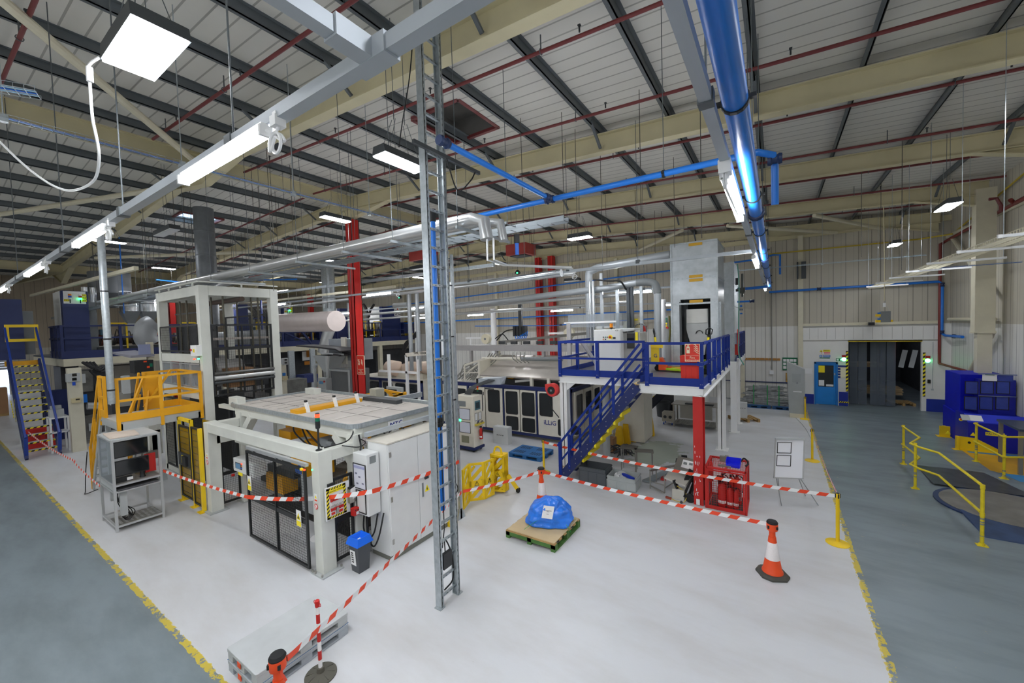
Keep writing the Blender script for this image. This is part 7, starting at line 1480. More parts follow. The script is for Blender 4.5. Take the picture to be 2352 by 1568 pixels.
# items on mezzanine
t = thing('control_cabinet','white control cabinet with buttons and orange beacon on blue mezzanine','cabinet',(-4.6,12.4,3.0))
a_,b_=at(1366,852,Y=12.3),at(1425,756,Y=12.3); box((a_.x,12.3,3.05),(b_.x,12.95,b_.z)).build('body', white2, t, bevel=.01); box((a_.x+.02,12.28,3.1),(b_.x-.02,12.3,b_.z-.03)).build('door', white2, t)
for i,(px,py,m_) in enumerate(((1386,774,ink),(1391,774,lens_green),(1395,774,ink),(1386,779,lens_amber),(1391,779,ink))): q=at(px,py,Y=12.28); MB().lathe([(.018,-.02),(.018,0)], q, 10, ax=YA).build('button', m_, t)
q=at(1402,774,Y=12.28); MB().lathe([(.07,-.012),(.07,0)], q, 14, ax=YA).build('yellow_plate', signyellow, t); MB().lathe([(.035,-.06),(.035,-.012)], q, 12, ax=YA).build('stop_button', lens_red, t); q=at(1399,779,Y=12.27); MB().cb(q,(.16,.01,.03)).build('label', signcream, t); q=at(1411,776,Y=12.27); MB().cb(q,(.08,.01,.05)).build('plate', ink, t); q=at(1416,759,Y=12.27); text('+S9', .07, ink, t, q, XA, ZA)
q=at(1404,752,Y=12.5); MB().lathe([(.012,-.2),(.012,-.02),(.05,0),(.05,.13)], q, 12).build('beacon', lens_amber, t); MB().lathe([(.014,-.2),(.014,-.02),(.055,-.03),(.055,.0)], q, 12).build('beacon_stem', ink, t); MB().cb(at(1378,752,Y=12.5),(.2,.15,.08)).build('top_box', greyw, t)
t = thing('control_cabinet','worn grey cabinet with dark tinted panel beside the white control cabinet','cabinet',(-3.9,12.8,3.0)); a_,b_=at(1434,852,Y=12.6),at(1470,764,Y=12.6); box((a_.x,12.6,3.05),(b_.x,13.4,b_.z)).build('body', mat('worn_grey','#a9a8a3',.5,var=.15), t); a2,b2=at(1441,800,Y=12.58),at(1457,765,Y=12.58); box((a2.x,12.55,a2.z),(b2.x,12.6,b2.z)).build('tinted_panel', darkglass, t); q=at(1462,772,Y=12.58); MB().cb(q,(.08,.01,.26)).build('yellow_strip', signyellow, t); c1=at(1420,757,Y=12.8); MB().hexa([(c1.x,12.5,c1.z-.1),(c1.x+.6,12.5,c1.z-.02),(c1.x+.6,13.2,c1.z-.02),(c1.x,13.2,c1.z-.1),(c1.x,12.5,c1.z+.05),(c1.x+.6,12.5,c1.z+.03),(c1.x+.6,13.2,c1.z+.03),(c1.x,13.2,c1.z+.05)]).build('top_plate', ltgrey, t)
one(MB().bar(at(1336,785,Y=12.0),at(1372,838,Y=12.4),.1),'diagonal_profile',alu,'slanting aluminium profile behind the blue mezzanine rail','profile')
t = thing('beige_enclosure','beige wall enclosure with yellow label above the mezzanine','enclosure',(-4.4,14.5,3.7)); a_,b_=at(1444,757,Y=14.5),at(1473,729,Y=14.5); box((a_.x,14.5,a_.z),(b_.x,14.75,b_.z)).build('case', beige, t, bevel=.01); q=at(1457,734,Y=14.49); MB().cb(q,(.25,.01,.06)).build('label', signyellow, t); q=at(1469,743,Y=14.49); MB().cb(q,(.04,.02,.07)).build('lock', ink, t); one(box((b_.x+.05,14.4,b_.z-.5),(b_.x+.2,14.5,b_.z-.3)),'red_socket',red,'small red socket right of beige enclosure','socket')
t = thing('button_panel','grey upright panel with column of green and yellow buttons beside the tower','panel',(-3.2,14.1,3.9)); a_,b_=at(1528,795,Y=14.1),at(1545,725,Y=14.1); box((a_.x,14.1,3.05),(b_.x,14.2,b_.z)).build('case', mat('panel_mid','#9b9fa1',.5), t)
for i in range(4): q=at(1531,732+5.5*i,Y=14.08); MB().lathe([(.03,-.02),(.03,0)], q, 10, ax=YA).build('button', (lens_green,lens_green,signyellow,signyellow)[i], t)
k = MB(); k.tube(curve3([(b_.x-.1,14.05,b_.z),(b_.x-.08,14.05,b_.z-.5),(b_.x-.12,14.05,b_.z-.9)],6), .03, 6); k.build('cable', mat('cable_olive','#6d6a2e',.6), t); q=at(1533,752,Y=14.08); MB().lathe([(.04,-.04),(.04,0)], q, 12, ax=YA).build('stop_button', lens_red, t)
def truck(loc, rz, m, label):
    t = thing('pallet_truck', label, 'pallet truck', loc, rz)
    for y in (-.19,.19): box((.0,y-.08,.05),(1.1,y+.08,.12)).build('fork', m, t, world=False, bevel=.01)
    MB().prism([(-.15,.05),(.1,.05),(.1,.15),(-.05,.42),(-.15,.42)], 1, -.25, .25).build('chassis', m, t, world=False)
    k = MB(); k.tube([(-.2,0,.35),(-.28,0,1.15)], .025, 8); k.tube([(-.28,0,1.15),(-.28,-.14,1.2),(-.3,-.16,1.32),(-.3,0,1.38),(-.3,.16,1.32),(-.28,.14,1.2),(-.28,0,1.15)], .018, 8); k.build('handle', black, t, world=False); tb([(-.25,0,.95),(-.27,0,1.1)],.035,8).build('grip_yellow', signyellow, t, world=False)
    k = MB(); [k.lathe([(.09,y-.03),(.09,y+.03)], (-.2,0,.09), 16, ax=YA) for y in (-.07,.07)]; k.build('wheel', rubber, t, world=False); MB().lathe([(.06,.1),(.06,.4)], (-.2,0,0), 12).build('pump', black, t, world=False)
truck((-3.05,13.55,DZ+.02), .15, truckorange, 'orange pallet truck with black handle standing on the blue mezzanine')
truck((-1.9,13.1,DZ+.02), 2.7, lime, 'lime green pallet truck behind the red extinguisher box')
one(box((-3.32,13.0,3.3),(-3.08,13.05,3.9)).box((-3.32,12.98,3.8),(-2.95,13.0,3.92)),'yellow_frame_board',mat('board_yellow','#e3c11f',.5),'yellow edged board standing on mezzanine behind stairs head','board')
text('G', .16, inkblue, [o for o in COL.objects if o.name == 'yellow_frame_board'][0], (-3.18,12.99,3.55), XA, ZA)
t = thing('fire_sign','large red Fire extinguisher sign tied to the blue mezzanine rail','sign',(-1.8,10.54,3.5)); c_=at(1590,810,Y=10.55); a_,b_=at(1571,831,Y=10.55),at(1605,790,Y=10.55); W_,H2=b_.x-a_.x,b_.z-a_.z; plate(c_+V((0,.01,0)), XA, ZA, W_, H2, .01).build('border', signcream, t); plate(c_, XA, ZA, W_-.025, H2-.025, .012).build('board', signred, t); firepicto(t,(c_.x,10.54,c_.z+.08),XA,ZA,.46); MB().bar((c_.x-W_*.42,10.54,c_.z-.07),(c_.x+W_*.42,10.54,c_.z-.07),.003,.006).build('divider', signcream, t); text('Fire', .075, signcream, t, (c_.x,10.54,c_.z-.12), XA, ZA); text('extinguisher', .066, signcream, t, (c_.x,10.54,c_.z-.18), XA, ZA)
t = thing('extinguisher_box','red plastic extinguisher cabinet behind the sign on mezzanine','box',(-1.75,10.85,DZ+.02)); MB().hexa([(-2.0,10.72,DZ+.02),(-1.58,10.72,DZ+.02),(-1.58,11.0,DZ+.02),(-2.0,11.0,DZ+.02),(-2.03,10.7,3.75),(-1.55,10.7,3.75),(-1.55,11.0,3.75),(-2.03,11.0,3.75)]).build('body', mat('box_red','#e02c1c',.4), t, bevel=.02); k = MB(); [k.box((-1.95+.13*i,10.7,3.1),(-1.89+.13*i,10.725,3.5)) for i in range(3)]; k.build('rib', MATS['box_red'], t); one(box((-1.62,10.68,3.5),(-1.54,10.72,4.0)),'blue_strip_panel',mat('bright_blue','#1c2ff0',.4),'bright blue strip next to the fire sign','strip')
# hose reel on white column
t = thing('hose_reel','round red hose reel with black hub hanging left of white mezzanine column','hose reel',(-6.15,11.6,2.3)); c_=at(1270,895,Y=11.6); MB().lathe([(.2,-.12),(.22,-.08),(.22,.08),(.2,.12)], c_, 26, ax=YA).build('case', mat('reel_red','#d33b38',.45), t, smooth=True); MB().lathe([(.13,-.14),(.13,-.12)], c_, 22, ax=YA).build('hub', black, t); MB().lathe([(.04,-.15),(.04,-.14)], c_, 12, ax=YA).build('boss', grey, t); MB().hexa([(c_.x-.24,11.5,c_.z+.0),(c_.x-.1,11.5,c_.z-.15),(c_.x-.1,11.7,c_.z-.15),(c_.x-.24,11.7,c_.z),(c_.x-.24,11.5,c_.z+.18),(c_.x,11.5,c_.z+.22),(c_.x,11.7,c_.z+.22),(c_.x-.24,11.7,c_.z+.18)]).build('bracket', MATS['reel_red'], t); tb(curve3([(c_.x-.1,11.5,c_.z-.2),(c_.x,11.45,c_.z-.55),(c_.x+.3,11.4,c_.z-.85)],6), .015, 6).build('hose', rubber, t)
one(MB().lathe([(.14,-.03),(.16,0),(.14,.03)], (-5.5,11.9,1.15), 18, ax=YA),'black_disc',rubber,'black round disc on the white mezzanine column','disc')
t = thing('forming_machine','white machine end with dark sign under the blue mezzanine','machine',(-3,14.5,0)); a_=at(1440,935,Y=15.2); b_=at(1478,880,Y=15.2); box((a_.x-.3,15.2,.05),(b_.x,16.4,b_.z)).build('body', idoor, t); text('iLLiG', .2, inkblue, t, ((a_.x+b_.x)/2,15.19,b_.z-.35), XA, ZA, 'maker_lettering'); box((a_.x,15.19,b_.z-.15),(b_.x-.2,15.2,b_.z-.05)).build('dark_sign', ink, t)
one(tb([(-4.85,13.0,0),(-4.85,13.0,2.8)], .12, 14),'round_post',ltgrey,'pale grey round post behind blue staircase','post')
t = thing('wet_floor_signs','row of yellow folded wet floor signs leaning under the staircase','signs',(-4.9,15.6,0))
for i in range(6):
    x=-4.95+.13*i; y=14.6+.38*i; MB().hexa([(x-.17,y-.1,0),(x+.17,y-.1,0),(x+.17,y+.1,0),(x-.17,y+.1,0),(x-.1,y-.03,.75),(x+.1,y-.03,.75),(x+.1,y+.03,.75),(x-.1,y+.03,.75)]).build('sign_board', mat('wet_yellow','#e8b90c',.5), t, bevel=.01)
one(box((-5.2,13.6,0),(-4.85,14.0,.5)),'carton',boxboard,'brown carton under the blue staircase','carton'); k = MB(); rnd=random.Random(2)
for i in range(14): k.tube(curve3([(-5.1+rnd.random()*.6,13.2+rnd.random()*.6,.02),(-4.9+rnd.random()*.6,13.4+rnd.random()*.6,.15+.2*rnd.random()),(-4.7+rnd.random()*.6,13.4+rnd.random()*.6,.02)],4), .018, 5)
tag(one(k,'cable_heap',mat('cable_dark','#46494c'),'heap of grey cables on the floor under the blue staircase','cable'), None, kind='stuff')
# ---- crates, stools, clutter
def crate(x0,y0,x1,y1,h,m,label,rz=0):
    t = thing('plastic_crate', label, 'crate', ((x0+x1)/2,(y0+y1)/2,0), rz); a,b_=(x1-x0)/2,(y1-y0)/2; w=.02
    k = MB(); k.box((-a,-b_,0),(a,b_,w)); k.box((-a,-b_,0),(a,-b_+w,h)); k.box((-a,b_-w,0),(a,b_,h)); k.box((-a,-b_,0),(-a+w,b_,h)); k.box((a-w,-b_,0),(a,b_,h)); k.build('shell', m, t, world=False)
    k = MB(); 
    for z in (h-.03,h-.12): k.path([(-a,-b_,z),(a,-b_,z),(a,b_,z),(-a,b_,z)], .03, .02, closed=True)
    for x in (-a,-a*.33,a*.33,a): k.box((x-.015,-b_-.012,.02),(x+.015,-b_,h-.1))
    for y in (-b_,-b_*.33,b_*.33,b_): k.box((a,y-.015,.02),(a+.012,y+.015,h-.1))
    k.build('rib', m, t, world=False); return t
crate(-4.85,10.66,-4.05,11.25,.46,mat('crate_dark','#555a5f',.5),'dark grey empty plastic crate beside the foot of blue staircase',.03)
t_ = crate(-3.98,10.62,-3.2,11.22,.36,mat('crate_light','#aeb4b4',.5),'light grey plastic crate holding blue parts and a disc',.03)
one(MB().lathe([(.14,-.02),(.14,.02)], (-3.66,10.95,.29), 20, ax=(.3,-.6,.7)),'clear_disc',ltgrey,'pale round disc lying in the light grey crate','disc'); one(MB().bar((-3.65,11.0,.33),(-3.3,10.85,.3),.09,.05),'blue_part',mat('part_blue','#1c3ab8',.5),'dark blue bar lying in the light grey crate','part'); one(box((-3.85,10.85,.2),(-3.7,11.05,.33)),'white_part',whitem,'small white block in the light grey crate','part')
def stool(c, w, d, h, rz, label):
    t = thing('steel_stand', label, 'stand', c, rz); MB().hexa([(-w/2,-d/2,h-.02),(w/2,-d/2,h-.02),(w/2,d/2,h-.02),(-w/2,d/2,h-.02),(-w/2,-d/2,h),(w/2,-d/2,h),(w/2,d/2,h),(-w/2,d/2,h)]).build('top', mat('stand_top','#77736c',.45,.3), t, world=False)
    for x in (-w/2+.04,w/2-.04):
        for y in (-d/2+.04,d/2-.04): tb([(x,y,0),(x,y,h-.02)], .017, 8).build('leg', steel, t, world=False)
    k = MB(); k.bar((-w/2+.04,-d/2+.04,.25),(-w/2+.04,d/2-.04,.25),.02); k.bar((w/2-.04,-d/2+.04,.25),(w/2-.04,d/2-.04,.25),.02); k.bar((-w/2+.04,0,.25),(w/2-.04,0,.25),.02); k.build('stretcher', steel, t, world=False)
stool((-3.85,12.25,0), .5,.42,.74,.15,'left bare steel stand with dished plate top behind the crates'); stool((-3.35,12.1,0), .55,.32,.74,.3,'right bare steel stand with flat dark top behind the crates')
t = thing('tube_trestle','low trestle of bare steel tube beside the light grey crate','trestle',(-2.75,11.3,0))
for x,y in ((-2.93,11.15),(-2.52,11.05),(-2.9,11.7),(-2.3,11.6)): tb([(x,y,0),(x,y,.5)], .018, 8).build('leg', steel, t)
k = MB(); k.bar((-2.93,11.15,.5),(-2.3,11.9,.55),.06,.04); k.bar((-2.93,11.15,.2),(-2.52,11.05,.2),.025); k.bar((-2.52,11.05,.12),(-2.3,11.6,.2),.025); k.bar((-2.93,11.15,.08),(-2.5,10.9,.05),.03); k.build('cross_tube', steel, t)
one(MB().hexa([(-2.55,13.7,.02),(-2.35,13.7,.02),(-3.0,11.5,.02),(-3.25,11.5,.02),(-2.55,13.7,.06),(-2.35,13.7,.06),(-3.0,11.5,.06),(-3.25,11.5,.06)]),'steel_channel',mat('channel_steel','#9fa9ae',.4,.4),'long grey steel channel lying on the floor behind the trestles','channel')
wpal((-2.2,12.9,0), .15, 'small wooden pallet carrying two black tool cases', size=(.8,.9))
for c_,r_,lb in (((-2.35,12.75,.15),.15,'left black tool case with camera like top on the small pallet'),((-1.95,12.45,.15),-.5,'right black tool case by the red column')):
    t = thing('tool_case',lb,'case',c_,r_); box((-.22,-.14,0),(.22,.14,.26)).build('body', black, t, world=False, bevel=.02); box((-.17,-.16,.05),(.17,-.14,.2)).build('lid', dkgrey, t, world=False); k = MB(); k.tube(arc((0,0,.28),.07,0,PI,8), .014, 6); k.build('handle', black, t, world=False); MB().cb((.02,.02,.33),(.16,.14,.12)).build('top_box', rubber, t, world=False)
t = thing('bench_scale','tilted stainless weighing scale with papers on its platform','scale',(-2.1,11.0,0)); 
MB().hexa([(-2.5,10.95,.42),(-1.95,10.8,.36),(-1.85,11.2,.52),(-2.4,11.35,.58),(-2.5,10.95,.46),(-1.95,10.8,.4),(-1.85,11.2,.56),(-2.4,11.35,.62)]).build('tray', mat('scale_cream','#c9c7bd',.45), t)
MB().hexa([(-2.3,11.1,.62),(-1.75,10.95,.6),(-1.75,11.4,.85),(-2.25,11.5,.85),(-2.3,11.08,.68),(-1.75,10.93,.66),(-1.75,11.38,.92),(-2.25,11.48,.92)]).build('platform', mat('scale_steel','#9b978e',.35,.5), t)
MB().hexa([(-2.12,11.14,.745),(-1.82,11.06,.735),(-1.82,11.3,.876),(-2.1,11.37,.876),(-2.12,11.13,.755),(-1.82,11.05,.745),(-1.82,11.29,.886),(-2.1,11.36,.886)]).build('paper_label', paper, t); MB().bar((-2.0,11.0,.4),(-1.85,11.05,.75),.06,.1).build('hinge_arm', black, t)
k = MB(); [k.hexa([(x,11.2,.815),(x+.09,11.18,.813),(x+.09,11.24,.85),(x,11.26,.852),(x,11.19,.825),(x+.09,11.17,.823),(x+.09,11.23,.86),(x,11.25,.862)]) for x in (-2.07,-1.93)]; k.build('photo', grey, t)
box((-2.28,10.78,.0),(-1.98,11.02,.26)).build('base_box', mat('scale_cream','#c9c7bd'), t, bevel=.01); MB().bar((-2.15,10.85,.26),(-2.25,10.88,.46),.1,.04).build('display', darkglass, t)
t = thing('sack_truck','black sack truck with rubber wheel leaning beside red column','sack truck',(-1.85,10.85,0)); MB().lathe([(.02,-.03),(.1,-.03),(.115,-.02),(.115,.02),(.1,.03),(.02,.03)], (-1.84,10.75,.115), 22, ax=YA).build('wheel', rubber, t); k = MB(); k.bar((-2.0,10.8,.1),(-1.68,10.95,.95),.06,.04); k.bar((-1.9,10.95,.1),(-1.62,11.1,1.0),.05,.04); k.bar((-1.85,10.85,.5),(-1.72,11.05,.5),.04); k.build('frame', black, t)
k = MB(); [k.tube(curve3([(-1.85+.04*i,10.9,.15),(-1.78,10.95,.4+.06*i),(-1.88+.05*i,11,.6)],5), .012, 5) for i in range(5)]; k.build('hose_coil', rubber, t)
t = thing('blow_torch','small red handled torch with yellow hose on the floor','torch',(-2.35,10.72,0)); MB().bar((-2.42,10.72,.03),(-2.28,10.68,.03),.05,.05).build('handle', mat('torch_red','#9a4332',.5), t); k = MB(); k.tube(curve3([(-2.28,10.68,.03),(-2.1,10.62,.02),(-1.95,10.65,.04),(-1.95,10.8,.2),(-2.2,10.85,.35)],6), .009, 5); k.build('yellow_hose', mat('hose_yellow','#d0b52c',.5), t); MB().lathe([(.03,0),(.035,.03),(.02,.06)], (-2.02,10.6,.0), 12).build('valve', dkgrey, t)
one(MB().cb((-2.75,11.9,.04),(.14,.08,.06)).tube(arc((-2.75,11.9,.07),.05,0,PI,6),.01,5),'red_clamp',red,'small red clamp on the floor by the trestle','clamp')
# ---- red fire cage
t = thing('extinguisher_cage','red steel mesh cage holding fire extinguishers beside the red column','cage',(-1.03,11.2,0)); X0,X1,Y0,Y1,H3=-1.45,-.6,10.66,11.55,1.04
k = MB()
for x in (X0,X1):
    for y in (Y0,Y1): k.box((x-.025,y-.025,0),(x+.025,y+.025,H3))
for z in (.03,H3-.025):
    for y in (Y0,Y1): k.box((X0,y-.025,z-.025),(X1,y+.025,z+.025))
    for x in (X0,X1): k.box((x-.025,Y0,z-.025),(x+.025,Y1,z+.025))
k.box((X0+.4,Y0,H3-.05),(X0+.44,Y1,H3)); k.build('frame', red, t, bevel=.003)
k = MB(); 
for o,u,w,W_,H2 in (((X0,Y0,.03),XA,ZA,.85,H3-.05),((X1,Y0,.03),YA,ZA,.89,H3-.05),((X0,Y1,.03),XA,ZA,.85,H3-.05),((X0,Y0,.03),YA,ZA,.89,H3-.05),((X0,Y0,H3-.02),XA,YA,.85,.89)): k.grid(o,u,w,W_,H2,.055,.055,.005)
k.build('wire_mesh', red, t); k = MB(); k.frame((X0+.03,Y0-.035,.06),XA,ZA,.79,H3-.12,.03,.02); k.build('door', red, t); k = MB(); k.box((X0+.05,Y0+.03,.03),(X1-.05,Y1-.03,.045)); k.build('floor_plate', dkgrey, t)
for (x,y),h,r_,lb in (((-1.12,10.85),.62,.1,'large red extinguisher with white label at front of the cage'),((-.95,10.84),.55,.07,'slim red extinguisher in the middle of cage front row'),((-.82,10.85),.52,.06,'slim red extinguisher at right of cage front row'),((-.82,11.15),.75,.1,'tall red extinguisher at the right rear of the cage'),((-1.15,11.2),.7,.1,'tall red extinguisher at the left rear of the cage'),((-.97,11.3),.66,.08,'red extinguisher with black horn at the back of the cage')): extinguisher((x,y,.046),lb,h,r_)
one(MB().tube(curve3([(-1.15,11.0,.6),(-1.1,10.95,.8),(-.95,11,.85),(-.85,11.05,.7)],6),.016,6).lathe([(.02,0),(.06,.25)],(-1.2,11.05,.45),12),'discharge_horn',rubber,'black hose and discharge horn inside the cage','horn')
t = thing('parts_bin','bright blue open parts bin on top of the red cage','bin',(-.88,11.0,H3)); k = MB(); a=.13; k.hexa([(-a,-.15,0),(a,-.15,0),(a,.15,0),(-a,.15,0),(-a-.02,-.19,.015),(a+.02,-.19,.015),(a+.02,.17,.015),(-a-.02,.17,.015)]); 
for s in (-1,1): k.hexa([(s*a,-.17,.0),(s*(a+.01),-.17,0),(s*(a+.01),.17,0),(s*a,.17,0),(s*(a+.02),-.13,.13),(s*(a+.03),-.13,.13),(s*(a+.03),.17,.15),(s*(a+.02),.17,.15)])
k.box((-a-.02,.155,0),(a+.02,.175,.15)); k.box((-a-.01,-.18,0),(a+.01,-.165,.06)); k.build('shell', mat('bin_cobalt','#1426e0',.4), t, world=False); 
one(MB().cb((-1.12,11.2,H3+.07),(.16,.1,.13)).cb((-1.05,11.22,H3+.12),(.08,.12,.05)),'steel_fitting',mat('fitting','#8f8a80',.4,.4),'grey steel fitting left of the blue parts bin on the cage','fitting'); k = MB(); k.tube(curve3([(-.75,11.25,H3+.03),(-.68,11.35,H3+.1),(-.6,11.3,H3+.06),(-.58,11.15,H3+.04),(-.62,11.0,H3+.03)],6), .02, 6); one(k,'rubber_straps',rubber,'black rubber straps right of the blue parts bin','strap'); one(box((-1.2,10.78,H3),(-.92,10.88,H3+.03)),'metal_bar',mat('fitting','#8f8a80'),'flat metal bar on the front of cage top','bar')
one(MB().lathe([(.08,0),(.08,.42),(.05,.5)],(-1.42,11.05,1.05-.5),16),'red_cylinder',red,'red cylinder behind the red column above the cage','cylinder')
# ---- whiteboard easel
t = thing('flip_chart_easel','white flip chart easel with two black outlined rectangles','easel',(.35,11.9,0)); a=V((-.02,11.72,1.66));b_=V((.62,12.0,1.66)); u=(b_-a).normalized(); n_=u.cross(ZA); dn=V((0,0,-1))*.9-n_*0; low=V((.12,11.55,.78)); w_=V((.04,.17,.9)).normalized(); o=a-w_*.98; Wd=.66
MB().hexa([o,o+u*Wd,o+u*Wd+V((0,.02,0)),o+V((0,.02,0)),o+w_*.98,o+u*Wd+w_*.98,o+u*Wd+w_*.98+V((0,.02,0)),o+w_*.98+V((0,.02,0))]).build('board', mat('board_white','#eef0f6',.3,var=0), t)
MB().frame(o-V((0,.004,0)),u,w_,Wd,.98,.025,.025).build('frame', alu, t); MB().bar(o+w_*.96-V((0,.02,0)),o+u*Wd+w_*.96-V((0,.02,0)),.04,.05).build('clip_bar', ltgrey, t)
for f in (.62,.3): MB().frame(o+u*.05+w_*(.98*f)-V((0,.012,0)),u,w_,.32,.27,.013,.006).build('outline', ink, t)
for p,q in ((o+u*.06,V((.1,11.65,0))),(o+u*(Wd-.06),V((.85,12.1,0))),(o+u*.1+V((0,.03,0)),V((.06,12.3,0))),(o+u*(Wd-.1)+V((0,.03,0)),V((.62,12.6,0)))): tb([p,q], .011, 8).build('leg', mat('leg_alu','#a3a7aa',.4,.4), t)
# ---- grey leaning cabinet, wall rack, stock
t = thing('grey_enclosure','tall grey sloping roof enclosure standing near the rear wall','cabinet',(.85,22.8,0)); MB().prism([(22.44,.0),(23.3,.0),(23.3,2.25),(22.44,2.25)], 0, .5, 1.1); k = MB(); k.hexa([(.5,22.44,.2),(1.1,22.44,.2),(1.1,23.1,.2),(.5,23.1,.2),(.42,22.44,2.6),(1.1,22.44,2.26),(1.1,23.1,2.26),(.42,23.1,2.6)]); k.build('body', mat('encl_dull','#a7acab',.45,.1), t); box((.52,22.44,0),(1.08,23.1,.2)).build('plinth', cream, t); box((.66,22.42,1.2),(.98,22.44,1.24)).build('handle', whitem, t); plate((.78,22.435,1.85), XA, ZA, .34, .4, .004).build('door_panel', mat('encl_panel','#9da2a1',.5), t); MB().prism([(.76,1.6),(.86,1.6),(.81,1.68)], 1, 22.43, 22.436).build('warning_triangle', grey, t)
one(tb(curve3([(.75,22.4,.02),(1.0,20.5,.012),(1.1,18.5,.012),(1.05,17.0,.012)],8), .012, 5),'floor_cable',ltgrey,'thin grey cable on the floor running from the grey enclosure','cable')
t = thing('profile_stack','strapped stack of assorted aluminium profiles lying by the rear wall','stack',(-.4,24.6,.17)); rnd=random.Random(4); k = MB()
for i in range(16):
    for j in range(4): z=.18+i*.06; x0=-1.75+rnd.random()*.8+.02*i; x1=.85-rnd.random()*1.0-.02*i; y=24.3+.14*j; k.bar((x0,y+.03*rnd.random(),z+.02*rnd.random()),(x1,y+.03*rnd.random(),z+.02*rnd.random()),.07,.045)
tag(k.build('profile', mat('profile_mix','#a2a5a6',.4,.4,var=.35,scale=8), t), None, kind='stuff'); k = MB(); [k.box((x,24.26,.17),(x+.04,24.27,1.2)) for x in (-1.0,-.4,.1)]; k.build('strap', greenstrap, t)
for x,lb in ((-.75,'left dark blue pallet under the aluminium profiles'),(.35,'right dark blue pallet under the aluminium profiles')): ppallet((x,24.55,0),0,lb,mat('pallet_navy','#1f4f80',.55),(1.05,.9),.16)
wpal((-1.25,20.95,0),.5,'wooden pallet behind white posts carrying a grey enclosure',size=(1.0,.9))
t = thing('floor_enclosure','pale grey enclosure with holes standing on the wooden pallet','enclosure',(-1.3,20.9,.145)); box((-1.55,20.7,.145),(-1.1,20.95,.85)).build('case', mat('encl_grey','#c9cccc'), t); k = MB(); [k.lathe([(.018,-.01),(.018,0)], (-1.42+.08*i,20.7,.6), 8, ax=YA) for i in range(4)]; k.build('hole', ink, t)
t = thing('coat_rail','wooden coat rail with hooks on the rear wall','coat rail',(-.9,26.6,2.35)); box((-1.65,26.64,2.28),(.2,26.69,2.4)).build('rail', mat('rail_pine','#b98642',.6), t); k = MB(); [k.tube([(-1.55+.2*i,26.64,2.34),(-1.55+.2*i,26.55,2.34),(-1.55+.2*i,26.54,2.42)], .012, 5) for i in range(9)]; k.build('hook', steel, t)
t = thing('notice_board','green notice board with photos on the rear wall behind grey enclosure','notice board',(.8,26.6,2.0)); box((.3,26.65,1.75),(.98,26.69,2.45)).build('board', greensign, t); k = MB(); [k.cb((.4+.155*i,26.645,2.3-.2*j),(.13,.01,.15)) for i in range(4) for j in range(3)]; k.build('sheet', paper, t); box((.45,26.64,1.1),(.8,26.69,1.6)).build('poster', mat('poster_mix','#b58a3c',.5,var=.5,scale=6), t)
k = MB(); k.box((-.22,26.62,1.75),(-.17,26.69,8.6)); one(k,'conduit',mat('conduit_grey','#8a877f',.5),'thin grey vertical conduit on the rear wall','conduit'); one(box((-.3,26.6,1.5),(-.1,26.69,1.72)),'wall_switch',whitem,'small round socket low on the rear wall conduit','switch')
one(box((-9,26.64,1.02),(1.1,26.69,1.07)),'wall_rail',navy,'thin navy rail low along the rear wall','rail')
one(box((.95,26.3,6.7),(1.02,26.45,7.6)).box((1.15,26.3,6.7),(1.35,26.45,7.6)),'wall_speaker',dkgrey,'dark box pair high on the rear wall post','speaker')
# ---- signs by the doorway
def wsign(px0,py0,px1,py1,label,m,parts=()):
    a_,b_=at(px0,py1,Y=BY-.21),at(px1,py0,Y=BY-.21); t = thing('safety_sign',label,'sign',((a_.x+b_.x)/2,BY-.21,a_.z)); box((a_.x,BY-.215,a_.z),(b_.x,BY-.202,b_.z)).build('board', m, t); return t,a_,b_
t,a_,b_ = wsign(1890,803,1907,807.5,'yellow warning sign above the blue door with black triangle',signyellow); q=at(1886,805.5,Y=BY-.21); MB().prism([(q.x-.07,q.z-.06),(q.x+.07,q.z-.06),(q.x,q.z+.06)], 1, BY-.215, BY-.202).build('triangle', signyellow, t); MB().prism([(q.x-.03,q.z-.045),(q.x+.03,q.z-.045),(q.x,q.z+.02)], 1, BY-.22, BY-.215).build('mark', ink, t); k = MB(); [k.cb(((a_.x+b_.x)/2,BY-.217,a_.z+.04+.04*i),(.24,.004,.014)) for i in range(2)]; k.build('text_line', ink, t)
t,a_,b_ = wsign(1887,809,1906.5,813,'red prohibition sign above the blue door',signred); MB().lathe([(.05,-.01),(.05,0)], (a_.x+.06,BY-.216,(a_.z+b_.z)/2), 16, ax=YA).build('disc', paper, t); k = MB(); k.cb(((a_.x+b_.x)/2+.05,BY-.217,(a_.z+b_.z)/2),(.25,.004,.03)); k.build('text_line', paper, t)
t,a_,b_ = wsign(1891,815,1907,820,'blue mandatory sign above the blue door',signblue); MB().lathe([(.065,-.01),(.065,0)], (a_.x-.1,BY-.212,(a_.z+b_.z)/2), 16, ax=YA).build('disc', signblue, t); MB().lathe([(.03,-.014),(.03,0)], (a_.x-.1,BY-.212,(a_.z+b_.z)/2), 12, ax=YA).build('pictogram', paper, t); k = MB(); [k.cb(((a_.x+b_.x)/2,BY-.217,a_.z+.05+.04*i),(.24,.004,.014)) for i in range(2)]; k.build('text_line', paper, t)
t,a_,b_ = wsign(1882,821,1906,826.5,'white sign with green band above the blue door',paper); box((a_.x,BY-.219,b_.z-.05),(b_.x,BY-.215,b_.z)).build('green_band', greensign, t)
t,a_,b_ = wsign(1920,823,1936.5,828.5,'green exit sign between blue door and big doorway',greensign); k = MB(); [k.cb((a_.x+.07+.14*i,BY-.217,(a_.z+b_.z)/2),(.09,.004,.09)) for i in range(2)]; k.build('pictogram', paper, t)
